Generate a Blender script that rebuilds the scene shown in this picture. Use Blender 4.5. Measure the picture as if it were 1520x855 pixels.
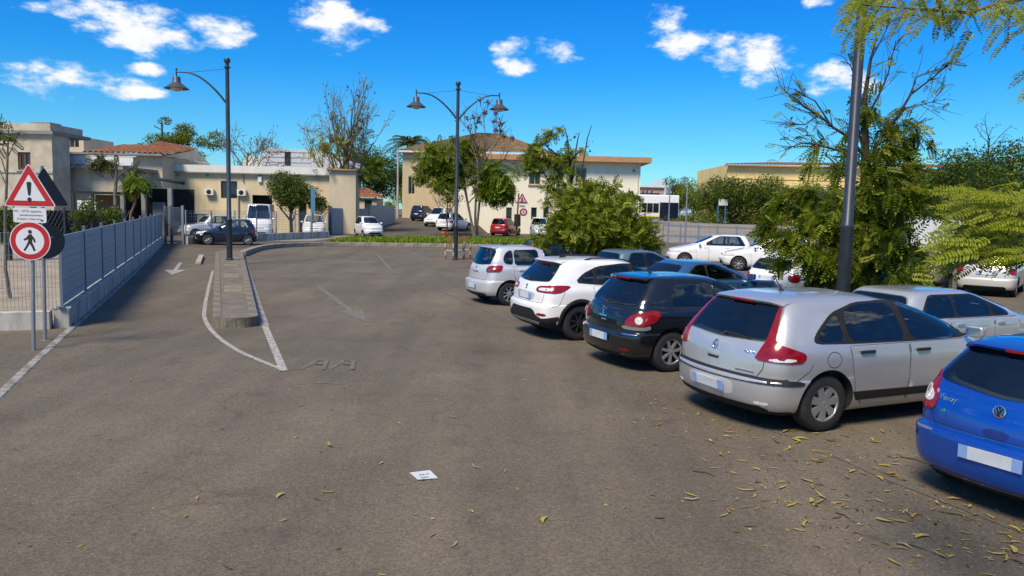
import bpy, bmesh, math, random
import numpy as np
from mathutils import Vector, Matrix
from mathutils.bvhtree import BVHTree
from mathutils.geometry import delaunay_2d_cdt

for o in list(bpy.data.objects): bpy.data.objects.remove(o)
SC = bpy.context.scene
COL = SC.collection
R = math.radians
V = Vector

# ------------------------------------------------------------------ camera
EYE = 2.4; FPX = 1145.0; PITCH = math.atan(115/1145.0); ROLL = 0.0237
_F = V((0, math.cos(PITCH), -math.sin(PITCH)))
_R0 = V((1, 0, 0)); _U0 = V((0, math.sin(PITCH), math.cos(PITCH)))
_R = _R0*math.cos(ROLL) + _U0*math.sin(ROLL)
_U = _U0*math.cos(ROLL) - _R0*math.sin(ROLL)
cd = bpy.data.cameras.new('camera'); cam = bpy.data.objects.new('camera', cd); COL.objects.link(cam)
cd.sensor_width = 36.0; cd.lens = 36.0*FPX/1520.0; cd.clip_start = 0.1; cd.clip_end = 5000
M = Matrix((( _R.x, _U.x, -_F.x, 0), (_R.y, _U.y, -_F.y, 0), (_R.z, _U.z, -_F.z, EYE), (0, 0, 0, 1)))
cam.matrix_world = M
SC.camera = cam

def ray(px, py):
    return _F + _R*((px-760)/FPX) - _U*((py-427.5)/FPX)
def at(px, py, z=0.0):                     # survey: where a sight line meets height z
    d = ray(px, py); t = (z-EYE)/d.z
    return V((d.x*t, d.y*t, z))
def dep(px, py, Y):                        # survey: where a sight line meets distance Y
    d = ray(px, py); t = Y/d.y
    return V((d.x*t, Y, EYE+d.z*t))

# ------------------------------------------------------------------ sky + sun
SUN_AZ = R(-150)        # compass angle of the sun, from +Y towards +X
SUN_EL = R(52)
SKY_STRENGTH = 0.14
W = bpy.data.worlds.new('World'); SC.world = W; W.use_nodes = True
def build_world():
    nt = W.node_tree; N = nt.nodes; Lk = nt.links; N.clear()
    def nd(t, **k):
        n = N.new(t)
        for a, b in k.items(): setattr(n, a, b)
        return n
    def mt(op, a, b=None, c=None, clamp=False):
        n = nd('ShaderNodeMath', operation=op); n.use_clamp = clamp
        for i, x in enumerate((a, b, c)):
            if x is None: continue
            if isinstance(x, (int, float)): n.inputs[i].default_value = x
            else: Lk.new(x, n.inputs[i])
        return n.outputs[0]
    out = nd('ShaderNodeOutputWorld'); bg = nd('ShaderNodeBackground')
    sky = nd('ShaderNodeTexSky', sky_type='NISHITA'); sky.sun_disc = False
    sky.sun_elevation = SUN_EL; sky.sun_rotation = SUN_AZ
    sky.air_density = 1.0; sky.dust_density = 0.3; sky.ozone_density = 3.0
    tc = nd('ShaderNodeTexCoord'); sx = nd('ShaderNodeSeparateXYZ')
    Lk.new(tc.outputs['Generated'], sx.inputs[0])
    az = mt('ARCTAN2', sx.outputs[0], sx.outputs[1]); el = mt('ARCSINE', sx.outputs[2])
    # saturated azure grading by elevation
    ramp = nd('ShaderNodeValToRGB'); Lk.new(mt('MULTIPLY', el, 1/1.5708), ramp.inputs[0])
    e = ramp.color_ramp.elements
    e[0].position = 0.0; e[0].color = SKYC[0]
    e[1].position = 1.0; e[1].color = SKYC[-1]
    for p, c in zip((.05, .11, .18, .30), SKYC[1:-1]):
        k = e.new(p); k.color = c
    mul = nd('ShaderNodeMix', data_type='RGBA', blend_type='MULTIPLY'); mul.inputs[0].default_value = 1
    Lk.new(sky.outputs[0], mul.inputs[6]); Lk.new(ramp.outputs[0], mul.inputs[7])
    # clouds: clumps at their bearings, broken up with noise
    nz = nd('ShaderNodeTexNoise'); nz.inputs['Scale'].default_value = 19; nz.inputs['Detail'].default_value = 9; nz.inputs['Roughness'].default_value = .62
    nz2 = nd('ShaderNodeTexNoise'); nz2.inputs['Scale'].default_value = 5.5; nz2.inputs['Detail'].default_value = 3
    cmb = nd('ShaderNodeCombineXYZ'); Lk.new(az, cmb.inputs[0]); Lk.new(mt('MULTIPLY', el, 1.9), cmb.inputs[1])
    Lk.new(cmb.outputs[0], nz.inputs['Vector']); Lk.new(cmb.outputs[0], nz2.inputs['Vector'])
    rnd = random.Random(5)
    blobs = []
    for (px, py, rx, ry) in CLOUDS:
        d = ray(px, py).normalized()
        blobs.append((math.atan2(d.x, d.y), math.asin(d.z), rx/FPX, ry/FPX))
    for k in range(26):  # clouds out of view; extra ones added for the car windows to reflect
        a = rnd.uniform(.8, 5.5); blobs.append((a if a < math.pi else a-2*math.pi, rnd.uniform(.10, .6), rnd.uniform(.07, .16), rnd.uniform(.03, .06)))
    field = None
    for (a0, e0, ra, re) in blobs:
        u = mt('MULTIPLY', mt('SUBTRACT', az, a0), 1/ra); v = mt('MULTIPLY', mt('SUBTRACT', el, e0), 1/re)
        d2 = mt('MULTIPLY_ADD', u, u, mt('MULTIPLY', v, v))
        f = mt('SUBTRACT', 1.0, mt('MULTIPLY', d2, .5))
        field = f if field is None else mt('MAXIMUM', field, f)
    nn = mt('MULTIPLY_ADD', nz.outputs[0], 4.2, -2.1)
    n2 = mt('MULTIPLY_ADD', nz2.outputs[0], 1.0, -.5)
    tot = mt('ADD', field, mt('ADD', nn, n2))
    mr = nd('ShaderNodeMapRange', interpolation_type='SMOOTHSTEP'); Lk.new(tot, mr.inputs[0])
    mr.inputs[1].default_value = .30; mr.inputs[2].default_value = 1.35
    mk = mt('MULTIPLY', mr.outputs[0], mt('GREATER_THAN', el, .02))
    cr = nd('ShaderNodeValToRGB'); Lk.new(mr.outputs[0], cr.inputs[0])
    cr.color_ramp.elements[0].position = .15; cr.color_ramp.elements[0].color = CLOUDC[0]
    cr.color_ramp.elements[1].position = .9; cr.color_ramp.elements[1].color = CLOUDC[1]
    mx = nd('ShaderNodeMix', data_type='RGBA'); Lk.new(mk, mx.inputs[0]); Lk.new(mul.outputs[2], mx.inputs[6]); Lk.new(cr.outputs[0], mx.inputs[7])
    Lk.new(mx.outputs[2], bg.inputs[0]); bg.inputs[1].default_value = SKY_STRENGTH
    Lk.new(bg.outputs[0], out.inputs[0])
# grading of the clear sky at elevation 0, 4.5, 10, 16, 27, 90 degrees
SKYC = [(.30, .50, .57, 1), (.15, .43, .60, 1), (.045, .36, .65, 1), (.018, .31, .69, 1), (.20, .44, .70, 1), (.80, .84, .90, 1)]
CLOUDC = [(2.4, 3.4, 4.3, 1), (4.1, 4.15, 4.2, 1)]
CLOUDS = [(165, 25, 45, 22), (215, 40, 55, 26), (262, 55, 30, 16), (320, 45, 48, 18), (110, 15, 30, 10),
          (95, 118, 62, 20), (150, 128, 60, 13), (200, 135, 40, 8), (220, 104, 22, 7), (45, 8, 22, 8),
          (485, 28, 50, 26), (500, 50, 36, 20), (545, 38, 30, 12), (440, 22, 22, 10),
          (755, 70, 26, 12), (830, 72, 30, 16), (845, 88, 26, 8), (765, 100, 26, 13), 
          (990, 28, 32, 17), (1022, 68, 40, 20), (1075, 80, 44, 24), (1130, 92, 46, 26), (1130, 62, 30, 12), 
          (1235, 118, 36, 18), (1280, 125, 30, 13), (1215, 4, 24, 9)]
build_world()
sl = bpy.data.lights.new('sun', 'SUN'); sun = bpy.data.objects.new('sun', sl); COL.objects.link(sun)
sl.energy = 3.15; sl.angle = R(19); sl.color = (1.0, .87, .67)
sd = V((math.sin(SUN_AZ)*math.cos(SUN_EL), math.cos(SUN_AZ)*math.cos(SUN_EL), math.sin(SUN_EL)))
sun.rotation_euler = sd.to_track_quat('Z', 'Y').to_euler(); sun.location = (-30, -10, 40)
SC.view_settings.view_transform = 'Standard'; SC.view_settings.look = 'None'
SC.view_settings.gamma = 1.0; SC.view_settings.exposure = 0.78; SC.view_settings.use_curve_mapping = False
SC.render.engine = 'CYCLES'
SC.cycles.use_denoising = True
SC.cycles.max_bounces = 6; SC.cycles.diffuse_bounces = 3; SC.cycles.glossy_bounces = 3; SC.cycles.transparent_max_bounces = 6; SC.cycles.transmission_bounces = 3

# ------------------------------------------------------------------ materials
MATS = {}
def srgb(c):
    return tuple((x/12.92 if x <= .04045 else ((x+.055)/1.055)**2.4) for x in c)
def mat(name, col, rough=.6, metal=0, coat=0, noise=0, scale=8, bump=0, bscale=40, spec=.5, island=0, trans=0, emit=0, dirt=None, coords='Object', streak=False):
    if name in MATS: return MATS[name]
    m = bpy.data.materials.new(name); m.use_nodes = True; MATS[name] = m
    nt = m.node_tree; N = nt.nodes; L = nt.links
    b = N['Principled BSDF']
    b.inputs['Base Color'].default_value = (*col, 1); b.inputs['Roughness'].default_value = rough
    b.inputs['Metallic'].default_value = metal; b.inputs['Specular IOR Level'].default_value = spec
    if coat: b.inputs['Coat Weight'].default_value = coat; b.inputs['Coat Roughness'].default_value = .04
    if emit: b.inputs['Emission Color'].default_value = (*col, 1); b.inputs['Emission Strength'].default_value = emit
    src = None
    tc = N.new('ShaderNodeTexCoord')
    vec = tc.outputs[coords]
    if noise:
        nz = N.new('ShaderNodeTexNoise'); nz.inputs['Scale'].default_value = scale; nz.inputs['Detail'].default_value = 6; nz.inputs['Roughness'].default_value = .65
        if streak:
            mp = N.new('ShaderNodeMapping'); mp.inputs['Scale'].default_value = (1, 1, .18); L.new(vec, mp.inputs[0]); L.new(mp.outputs[0], nz.inputs['Vector'])
        else: L.new(vec, nz.inputs['Vector'])
        cr = N.new('ShaderNodeValToRGB'); L.new(nz.outputs[0], cr.inputs[0])
        lo = tuple(max(0, c*(1-noise)) for c in col); hi = tuple(min(1, c*(1+noise*.7)) for c in col)
        if dirt: lo = dirt
        cr.color_ramp.elements[0].position = .3; cr.color_ramp.elements[0].color = (*lo, 1)
        cr.color_ramp.elements[1].position = .68; cr.color_ramp.elements[1].color = (*hi, 1)
        src = cr.outputs[0]
    if island:
        g = N.new('ShaderNodeNewGeometry'); hs = N.new('ShaderNodeHueSaturation')
        mr = N.new('ShaderNodeMapRange'); L.new(g.outputs['Random Per Island'], mr.inputs[0]); mr.inputs[3].default_value = 1-island; mr.inputs[4].default_value = 1+island
        L.new(mr.outputs[0], hs.inputs['Value'])
        mh = N.new('ShaderNodeMath'); mh.operation = 'MULTIPLY_ADD'
        wn = N.new('ShaderNodeTexWhiteNoise'); wn.noise_dimensions = '1D'; L.new(g.outputs['Random Per Island'], wn.inputs['W'])
        L.new(wn.outputs[0], mh.inputs[0]); mh.inputs[1].default_value = .07*min(1, island*2); mh.inputs[2].default_value = .5-.04*min(1, island*2); L.new(mh.outputs[0], hs.inputs['Hue'])
        if src: L.new(src, hs.inputs['Color'])
        else: hs.inputs['Color'].default_value = (*col, 1)
        src = hs.outputs[0]
    if src: L.new(src, b.inputs['Base Color'])
    if bump:
        nb = N.new('ShaderNodeTexNoise'); nb.inputs['Scale'].default_value = bscale; nb.inputs['Detail'].default_value = 4; L.new(vec, nb.inputs['Vector'])
        bp = N.new('ShaderNodeBump'); bp.inputs['Strength'].default_value = bump; bp.inputs['Distance'].default_value = .02; L.new(nb.outputs[0], bp.inputs['Height']); L.new(bp.outputs[0], b.inputs['Normal'])
    if trans:
        tr = N.new('ShaderNodeBsdfTranslucent'); ms = N.new('ShaderNodeMixShader'); ms.inputs[0].default_value = trans
        if src: L.new(src, tr.inputs[0])
        else: tr.inputs[0].default_value = (*col, 1)
        L.new(b.outputs[0], ms.inputs[1]); L.new(tr.outputs[0], ms.inputs[2]); L.new(ms.outputs[0], N['Material Output'].inputs[0])
    return m

def asphalt(name, c1, c2, stain, scale=1.0):
    m = bpy.data.materials.new(name); m.use_nodes = True; nt = m.node_tree; N = nt.nodes; L = nt.links
    b = N['Principled BSDF']; b.inputs['Roughness'].default_value = .88; b.inputs['Specular IOR Level'].default_value = .3
    tc = N.new('ShaderNodeTexCoord'); vec = tc.outputs['Object']
    def noise(s, d=5, r=.6, stretch=None):
        n = N.new('ShaderNodeTexNoise'); n.inputs['Scale'].default_value = s; n.inputs['Detail'].default_value = d; n.inputs['Roughness'].default_value = r
        if stretch:
            mp = N.new('ShaderNodeMapping'); mp.inputs['Rotation'].default_value = (0, 0, stretch[0]); mp.inputs['Scale'].default_value = stretch[1]
            L.new(vec, mp.inputs[0]); L.new(mp.outputs[0], n.inputs['Vector'])
        else: L.new(vec, n.inputs['Vector'])
        return n.outputs[0]
    def ramp(f, p0, a, p1, c):
        r = N.new('ShaderNodeValToRGB'); L.new(f, r.inputs[0]); e = r.color_ramp.elements
        e[0].position = p0; e[0].color = a; e[1].position = p1; e[1].color = c; return r.outputs[0]
    def mixc(bt, fac, a, c):
        n = N.new('ShaderNodeMix'); n.data_type = 'RGBA'; n.blend_type = bt
        if isinstance(fac, float): n.inputs[0].default_value = fac
        else: L.new(fac, n.inputs[0])
        L.new(a, n.inputs[6]); L.new(c, n.inputs[7]); return n.outputs[2]
    big = ramp(noise(.33*scale, 5, .6), .34, (*c1, 1), .66, (*c2, 1))
    tracks = ramp(noise(.8, 4, .6, (R(21), (1.2, .16, 1))), .36, (.83, .83, .84, 1), .64, (1.10, 1.10, 1.09, 1))
    spots = ramp(noise(1.5*scale, 6, .7), .30, (*stain, 1), .46, (1, 1, 1, 1))
    pale = ramp(noise(.62*scale, 7, .68), .56, (1, 1, 1, 1), .74, (1.30, 1.28, 1.24, 1))
    vo = N.new('ShaderNodeTexVoronoi'); vo.inputs['Scale'].default_value = 62; L.new(vec, vo.inputs['Vector'])
    sp = N.new('ShaderNodeSeparateColor'); L.new(vo.outputs['Color'], sp.inputs[0])
    grit = ramp(sp.outputs[0], .0, (.52, .52, .54, 1), 1.0, (1.5, 1.46, 1.4, 1))
    g2 = ramp(noise(150, 2, .5), .3, (.6, .6, .6, 1), .7, (1.42, 1.4, 1.36, 1))
    # scattered pale chippings
    vo2 = N.new('ShaderNodeTexVoronoi'); vo2.inputs['Scale'].default_value = 34; L.new(vec, vo2.inputs['Vector'])
    s2 = N.new('ShaderNodeSeparateColor'); L.new(vo2.outputs['Color'], s2.inputs[0])
    a1 = N.new('ShaderNodeMath'); a1.operation = 'GREATER_THAN'; L.new(s2.outputs[1], a1.inputs[0]); a1.inputs[1].default_value = .93
    a2 = N.new('ShaderNodeMath'); a2.operation = 'LESS_THAN'; L.new(vo2.outputs['Distance'], a2.inputs[0]); a2.inputs[1].default_value = .22
    a3 = N.new('ShaderNodeMath'); a3.operation = 'MULTIPLY'; L.new(a1.outputs[0], a3.inputs[0]); L.new(a2.outputs[0], a3.inputs[1])
    col = mixc('MULTIPLY', 1.0, big, tracks); col = mixc('MULTIPLY', .8, col, spots); col = mixc('MULTIPLY', 1.0, col, pale)
    col = mixc('MULTIPLY', .55, col, grit); col = mixc('MULTIPLY', .5, col, g2)
    # hairline cracks along warped cell borders, broken up so only some show
    wv = N.new('ShaderNodeTexNoise'); wv.inputs['Scale'].default_value = 1.1; wv.inputs['Detail'].default_value = 5; L.new(vec, wv.inputs['Vector'])
    av = N.new('ShaderNodeVectorMath'); av.operation = 'MULTIPLY_ADD'; L.new(wv.outputs['Color'], av.inputs[0]); av.inputs[1].default_value = (1.1, 1.1, 0); L.new(vec, av.inputs[2])
    ve = N.new('ShaderNodeTexVoronoi'); ve.feature = 'DISTANCE_TO_EDGE'; ve.inputs['Scale'].default_value = .24; L.new(av.outputs[0], ve.inputs['Vector'])
    crk = ramp(ve.outputs['Distance'], .0012, (.72, .71, .70, 1), .0042, (1, 1, 1, 1)); cm = ramp(noise(.4, 3), .50, (0, 0, 0, 1), .58, (.8, .8, .8, 1))
    col = mixc('MULTIPLY', cm, col, crk)
    chip = N.new('ShaderNodeRGB'); chip.outputs[0].default_value = (.30, .27, .22, 1)
    a4 = N.new('ShaderNodeMath'); a4.operation = 'MULTIPLY'; L.new(a3.outputs[0], a4.inputs[0]); a4.inputs[1].default_value = .6
    col = mixc('MIX', a4.outputs[0], col, chip.outputs[0])
    L.new(col, b.inputs['Base Color'])
    bp = N.new('ShaderNodeBump'); bp.inputs['Strength'].default_value = .5; bp.inputs['Distance'].default_value = .006
    L.new(vo.outputs['Distance'], bp.inputs['Height']); L.new(bp.outputs[0], b.inputs['Normal'])
    return m

def worn_paint(name, col, wear=.5, scale=9):
    m = bpy.data.materials.new(name); m.use_nodes = True; nt = m.node_tree; N = nt.nodes; L = nt.links
    b = N['Principled BSDF']; b.inputs['Roughness'].default_value = .8
    tc = N.new('ShaderNodeTexCoord')
    n1 = N.new('ShaderNodeTexNoise'); n1.inputs['Scale'].default_value = scale; n1.inputs['Detail'].default_value = 8; n1.inputs['Roughness'].default_value = .75; L.new(tc.outputs['Object'], n1.inputs['Vector'])
    r = N.new('ShaderNodeValToRGB'); L.new(n1.outputs[0], r.inputs[0]); e = r.color_ramp.elements
    e[0].position = max(0, wear-.10); e[0].color = (.115, .096, .075, 1); e[1].position = wear+.10; e[1].color = (*col, 1)
    L.new(r.outputs[0], b.inputs['Base Color'])
    return m

# ------------------------------------------------------------------ mesh helpers
class MB:
    def __init__(s): s.v = []; s.f = []; s.mi = []
    def add(s, vs, fs, mi=0):
        b = len(s.v); s.v += [tuple(x) for x in vs]; s.f += [tuple(i+b for i in f) for f in fs]; s.mi += [mi]*len(fs); return s
    def quad(s, a, b, c, d, mi=0): return s.add([a, b, c, d], [(0, 1, 2, 3)], mi)
    def box(s, c, size, rz=0, mi=0, frame=None):
        hx, hy, hz = size[0]/2, size[1]/2, size[2]/2; c = V(c); vs = []
        for z in (-hz, hz):
            for x, y in ((-hx, -hy), (hx, -hy), (hx, hy), (-hx, hy)):
                p = V((x, y, z))
                if frame is not None: p = frame @ p
                elif rz: p = V((x*math.cos(rz)-y*math.sin(rz), x*math.sin(rz)+y*math.cos(rz), z))
                vs.append(c+p)
        return s.add(vs, [(3, 2, 1, 0), (4, 5, 6, 7), (0, 1, 5, 4), (1, 2, 6, 5), (2, 3, 7, 6), (3, 0, 4, 7)], mi)
    def prism(s, poly, z0, z1, mi=0, top_mi=None):
        n = len(poly); vs = [(p[0], p[1], z0) for p in poly]+[(p[0], p[1], z1) for p in poly]
        s.add(vs, [tuple(range(n-1, -1, -1))]+[(i, (i+1) % n, n+(i+1) % n, n+i) for i in range(n)], mi)
        return s.add([(p[0], p[1], z1) for p in poly], [tuple(range(n))], mi if top_mi is None else top_mi)
    def tube(s, pts, rad, n=8, mi=0, cap=True):
        pts = [V(p) for p in pts]; k = len(pts)
        if not hasattr(rad, '__len__'): rad = [rad]*k
        vs = []; up = None
        for i, p in enumerate(pts):
            t = (pts[min(i+1, k-1)]-pts[max(i-1, 0)])
            if t.length < 1e-9: t = V((0, 0, 1))
            t.normalize()
            if up is None:
                up = V((0, 0, 1)) if abs(t.z) < .9 else V((1, 0, 0))
            a = t.cross(up)
            if a.length < 1e-6: a = t.orthogonal()
            a.normalize(); b = a.cross(t); up = b
            for j in range(n):
                th = 2*math.pi*j/n; vs.append(p+(a*math.cos(th)+b*math.sin(th))*rad[i])
        fs = [(i*n+j, i*n+(j+1) % n, (i+1)*n+(j+1) % n, (i+1)*n+j) for i in range(k-1) for j in range(n)]
        if cap: fs += [tuple(range(n-1, -1, -1)), tuple((k-1)*n+j for j in range(n))]
        return s.add(vs, fs, mi)
    def lathe(s, prof, n=24, origin=(0, 0, 0), axis='z', mi=0):
        o = V(origin); vs = []; k = len(prof)
        for r, h in prof:
            for j in range(n):
                th = 2*math.pi*j/n; x, y = r*math.cos(th), r*math.sin(th)
                vs.append(o+(V((x, y, h)) if axis == 'z' else V((x, h, y))))
        fs = []
        for i in range(k-1):
            for j in range(n):
                q = (i*n+j, i*n+(j+1) % n, (i+1)*n+(j+1) % n, (i+1)*n+j)
                fs.append(q if axis == 'z' else q[::-1])
        return s.add(vs, fs, mi)
    def mesh(s, name, mats, smooth=None):
        me = bpy.data.meshes.new(name); me.from_pydata(s.v, [], s.f)
        for m in (mats if isinstance(mats, (list, tuple)) else [mats]): me.materials.append(m)
        if any(s.mi): me.polygons.foreach_set('material_index', s.mi)
        me.update()
        if smooth is not None: smoothen(me, smooth)
        return me
    def build(s, name, mats, parent=None, smooth=None):
        return link(name, s.mesh(name, mats, smooth), parent)
def smoothen(me, ang):
    me.polygons.foreach_set('use_smooth', [True]*len(me.polygons))
    if ang < 179: me.set_sharp_from_angle(angle=R(ang))
def link(name, me, parent=None):
    o = bpy.data.objects.new(name, me); COL.objects.link(o)
    if parent: o.parent = parent
    return o
def tag(o, label=None, cat=None, group=None, kind=None):
    if label: o['label'] = label
    if cat: o['category'] = cat
    if group: o['group'] = group
    if kind: o['kind'] = kind
    return o
def empty(name, loc=(0, 0, 0), rz=0, label=None, cat=None, group=None, kind=None):
    o = bpy.data.objects.new(name, None); o.empty_display_size = .3; COL.objects.link(o)
    o.location = loc; o.rotation_euler.z = rz
    return tag(o, label, cat, group, kind)
def copy_tree(o, parent=None):
    c = o.copy(); COL.objects.link(c)
    if parent: c.parent = parent
    for ch in list(o.children): copy_tree(ch, c)
    return c
def bevel_box(size, bev=.01, seg=2):
    bm = bmesh.new(); bmesh.ops.create_cube(bm, size=1)
    bmesh.ops.scale(bm, vec=size, verts=bm.verts); bmesh.ops.bevel(bm, geom=bm.edges[:], offset=bev, segments=seg, affect='EDGES', profile=.6)
    return bm
def bm_mesh(bm, name, mats, smooth=40):
    me = bpy.data.meshes.new(name); bm.to_mesh(me); bm.free()
    for m in (mats if isinstance(mats, (list, tuple)) else [mats]): me.materials.append(m)
    if smooth is not None: smoothen(me, smooth)
    return me
def text_mesh(s, size, name, m, parent=None, mw=None, depth=.002):
    cu = bpy.data.curves.new(name, 'FONT'); cu.body = s; cu.size = size; cu.align_x = 'CENTER'; cu.align_y = 'CENTER'; cu.extrude = depth
    o = bpy.data.objects.new(name, cu); COL.objects.link(o)
    dg = bpy.context.evaluated_depsgraph_get(); me = bpy.data.meshes.new_from_object(o.evaluated_get(dg))
    bpy.data.objects.remove(o); me.materials.clear(); me.materials.append(m)
    r = link(name, me, parent)
    if mw is not None: r.matrix_local = mw
    return r
def face_frame(n, up=V((0, 0, 1))):         # columns: right, up, out  (for flat things seen along -n)
    n = V(n).normalized(); r = up.cross(n).normalized(); u = n.cross(r)
    return Matrix((r, u, n)).transposed()
def f4(fr, loc):
    m = fr.to_4x4(); m.translation = V(loc); return m

ASPH = asphalt('asphalt', (.107, .091, .067), (.140, .119, .088), (.74, .73, .72))
ROADM = asphalt('asphalt_road', (.086, .073, .057), (.108, .091, .070), (.78, .78, .78))
CONC = mat('concrete', (.43, .41, .37), .85, noise=.3, scale=3, bump=.3, bscale=30, dirt=(.20, .185, .15), streak=True)
KERB = mat('kerb_concrete', (.175, .152, .115), .9, noise=.4, scale=5, bump=.4, bscale=40, dirt=(.085, .072, .052))
PAVE = mat('pavement_top', (.155, .132, .098), .9, noise=.35, scale=2.2, bump=.4, bscale=60, dirt=(.095, .080, .058))
WHITEP = worn_paint('worn_white_paint', (.40, .385, .36), .47, 14)
FAINTP = worn_paint('faint_white_paint', (.25, .23, .20), .565, 13)
SMUDGE = worn_paint('smudged_paint', (.21, .195, .17), .575, 8)
BLUEP = worn_paint('faint_blue_paint', (.12, .15, .16), .585, 9)
POSTM = mat('grey_blue_metal', (.075, .095, .125), .45, metal=.3, noise=.2, scale=4)
DARKMETAL = mat('dark_pole_paint', (.035, .043, .055), .38, metal=.2, noise=.25, scale=6)
GALV = mat('galvanised_steel', (.30, .32, .34), .45, metal=.6, noise=.15, scale=10)
BLACK = mat('black_plastic', (.014, .014, .015), .72, spec=.3)
RUBBER = mat('tyre_rubber', (.016, .016, .017), .8, noise=.3, scale=20)
def car_glass():
    m = bpy.data.materials.new('tinted_glass'); m.use_nodes = True; nt = m.node_tree; N = nt.nodes; L = nt.links; N.remove(N['Principled BSDF'])
    tr = N.new('ShaderNodeBsdfTransparent'); tr.inputs[0].default_value = (.66, .75, .72, 1)
    gl = N.new('ShaderNodeBsdfGlossy'); gl.inputs['Roughness'].default_value = .015; gl.inputs[0].default_value = (1, 1, 1, 1)
    fr = N.new('ShaderNodeFresnel'); fr.inputs[0].default_value = 1.8; mx = N.new('ShaderNodeMixShader')
    L.new(fr.outputs[0], mx.inputs[0]); L.new(tr.outputs[0], mx.inputs[1]); L.new(gl.outputs[0], mx.inputs[2]); L.new(mx.outputs[0], N['Material Output'].inputs[0]); return m
GLASS = car_glass()
BUSGLASS = mat('dark_glass', (.010, .016, .016), .03, spec=.6)
PANE = mat('window_pane', (.015, .02, .024), .06, spec=.55)
CHROME = mat('chrome', (.7, .7, .72), .15, metal=1)
WHITEPL = mat('white_plastic', (.62, .62, .60), .45)
REDLENS = mat('red_lens', (.22, .004, .006), .18, coat=.35, noise=.35, scale=9)
CLEARL = mat('clear_lens', (.62, .60, .58), .1, coat=.8, noise=.25, scale=40)
ORANGEL = mat('amber_lens', (.55, .2, .02), .15, coat=.6)

def paint(name, col, metal=.0, rough=.28, coat=1.0):
    return mat('paint_'+name, col, rough, metal=metal, coat=coat, noise=.06, scale=3)
P_SILVER = paint('silver', (.52, .52, .53), .55, .32)
P_PEARL = paint('pale_silver', (.62, .62, .63), .35, .34)
P_WHITE = paint('white', (.74, .74, .73), 0, .3)
P_BLACK = paint('black', (.008, .009, .011), .2, .2)
P_BLUE = paint('blue', (.004, .075, .42), .45, .25)
P_DKBLUE = paint('dark_blue', (.010, .018, .04), .3, .22)
P_MIDBLUE = paint('mid_blue', (.03, .10, .24), .3, .22)
P_RED = paint('red', (.36, .012, .012), .1, .3)
P_GREEN = paint('dark_green', (.012, .035, .024), .2, .25)
P_TEAL = paint('teal_grey', (.10, .17, .20), .3, .3)
P_GREY = paint('grey', (.13, .14, .15), .4, .3)
P_CREAM = paint('cream_silver', (.58, .57, .54), .2, .34)
# ================================================================== ground, markings, kerbs
rnd = random.Random(11)
NV = V((.933, .36, 0)); TV = V((-.36, .933, 0))      # across / along the lane
def struct(o, name=None): o['kind'] = 'structure'; return o
g = MB(); g.quad((-700, -120, 0), (700, -120, 0), (700, 1500, 0), (-700, 1500, 0)); struct(g.build('ground', ASPH))
def sheet(name, pts, z, m, kind='structure'):
    mb = MB(); mb.add([(p[0], p[1], z) for p in pts], [tuple(range(len(pts)))]); o = mb.build(name, m); o['kind'] = kind; return o
# through road at the far side, between the kerb and the fences
sheet('road', [(-20.5, 41.5), (-14.2, 42.5), (-12.2, 46.6), (-8, 61), (3, 62), (12, 66), (20, 92), (-5, 92), (-8, 140), (-18, 140), (-12.5, 92), (-14, 66), (-17, 51), (-22, 47)], .004, ROADM)
YARD = mat('yard_paving', (.30, .245, .175), .9, noise=.3, scale=1.2, bump=.3, bscale=40)
sheet('yard', [(-9.0, 14.9), (-21.2, 46.0), (-90, 46.0), (-90, -4.8), (-16.2, 11.6)], .004, YARD)
DUSTY = mat('dusty_concrete', (.24, .215, .175), .9, noise=.3, scale=.8, bump=.3, bscale=30)
sheet('yard_apron', [(-22.5, 47.6), (-13.8, 52.8), (-13.0, 66.3), (-44, 66.3), (-44, 47.6)], .006, DUSTY)
rp_ = MB(); _p = [(-15.5, 64, 0), (-3.6, 64, 0), (-15.5, 90, 1.17), (-3.6, 90, 1.17), (-19, 130, 1.2), (-3.6, 130, 1.2), (-2.2, 64, 0), (-2.2, 90, 0), (-2.2, 130, 0)]
rp_.add(_p, [(0, 1, 3, 2), (2, 3, 5, 4), (1, 6, 7, 3), (3, 7, 8, 5)]); struct(rp_.build('lane', ROADM))
sheet('planting_strip', [(1.2, 25.5), (5.9, 27.7), (5.0, 30.2), (.2, 28)], .006, mat('bare_soil', (.12, .085, .05), .95, noise=.4, scale=3, bump=.5))
sheet('planting_strip', [(8.6, 20.2), (13.2, 22.4), (12.4, 24.2), (7.8, 22.2)], .006, MATS['bare_soil'])

def ribbon(pts, w):
    out = []
    for i, p in enumerate(pts):
        t = (V(pts[min(i+1, len(pts)-1)])-V(pts[max(i-1, 0)])).normalized(); n = V((-t.y, t.x, 0))*w/2; out.append((V(p)+n, V(p)-n))
    return out
def spline(pts, step=.3):
    P = [V((p[0], p[1], 0)) for p in pts]; out = []
    for i in range(len(P)-1):
        p0, p1, p2, p3 = P[max(i-1, 0)], P[i], P[i+1], P[min(i+2, len(P)-1)]; k = max(1, int((p2-p1).length/step))
        for j in range(k):
            u = j/k; out.append(.5*((2*p1)+(p2-p0)*u+(2*p0-5*p1+4*p2-p3)*u*u+(3*p1-p0-3*p2+p3)*u**3))
    out.append(P[-1]); return out
def resample(pts, d):
    out = [pts[0]]; acc = 0
    for i in range(1, len(pts)):
        a, b = pts[i-1], pts[i]; L = (b-a).length; s = 0
        while acc+L-s >= d and L > 0:
            s += d-acc; acc = 0; out.append(a.lerp(b, s/L))
        acc += L-s
    return out
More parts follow.
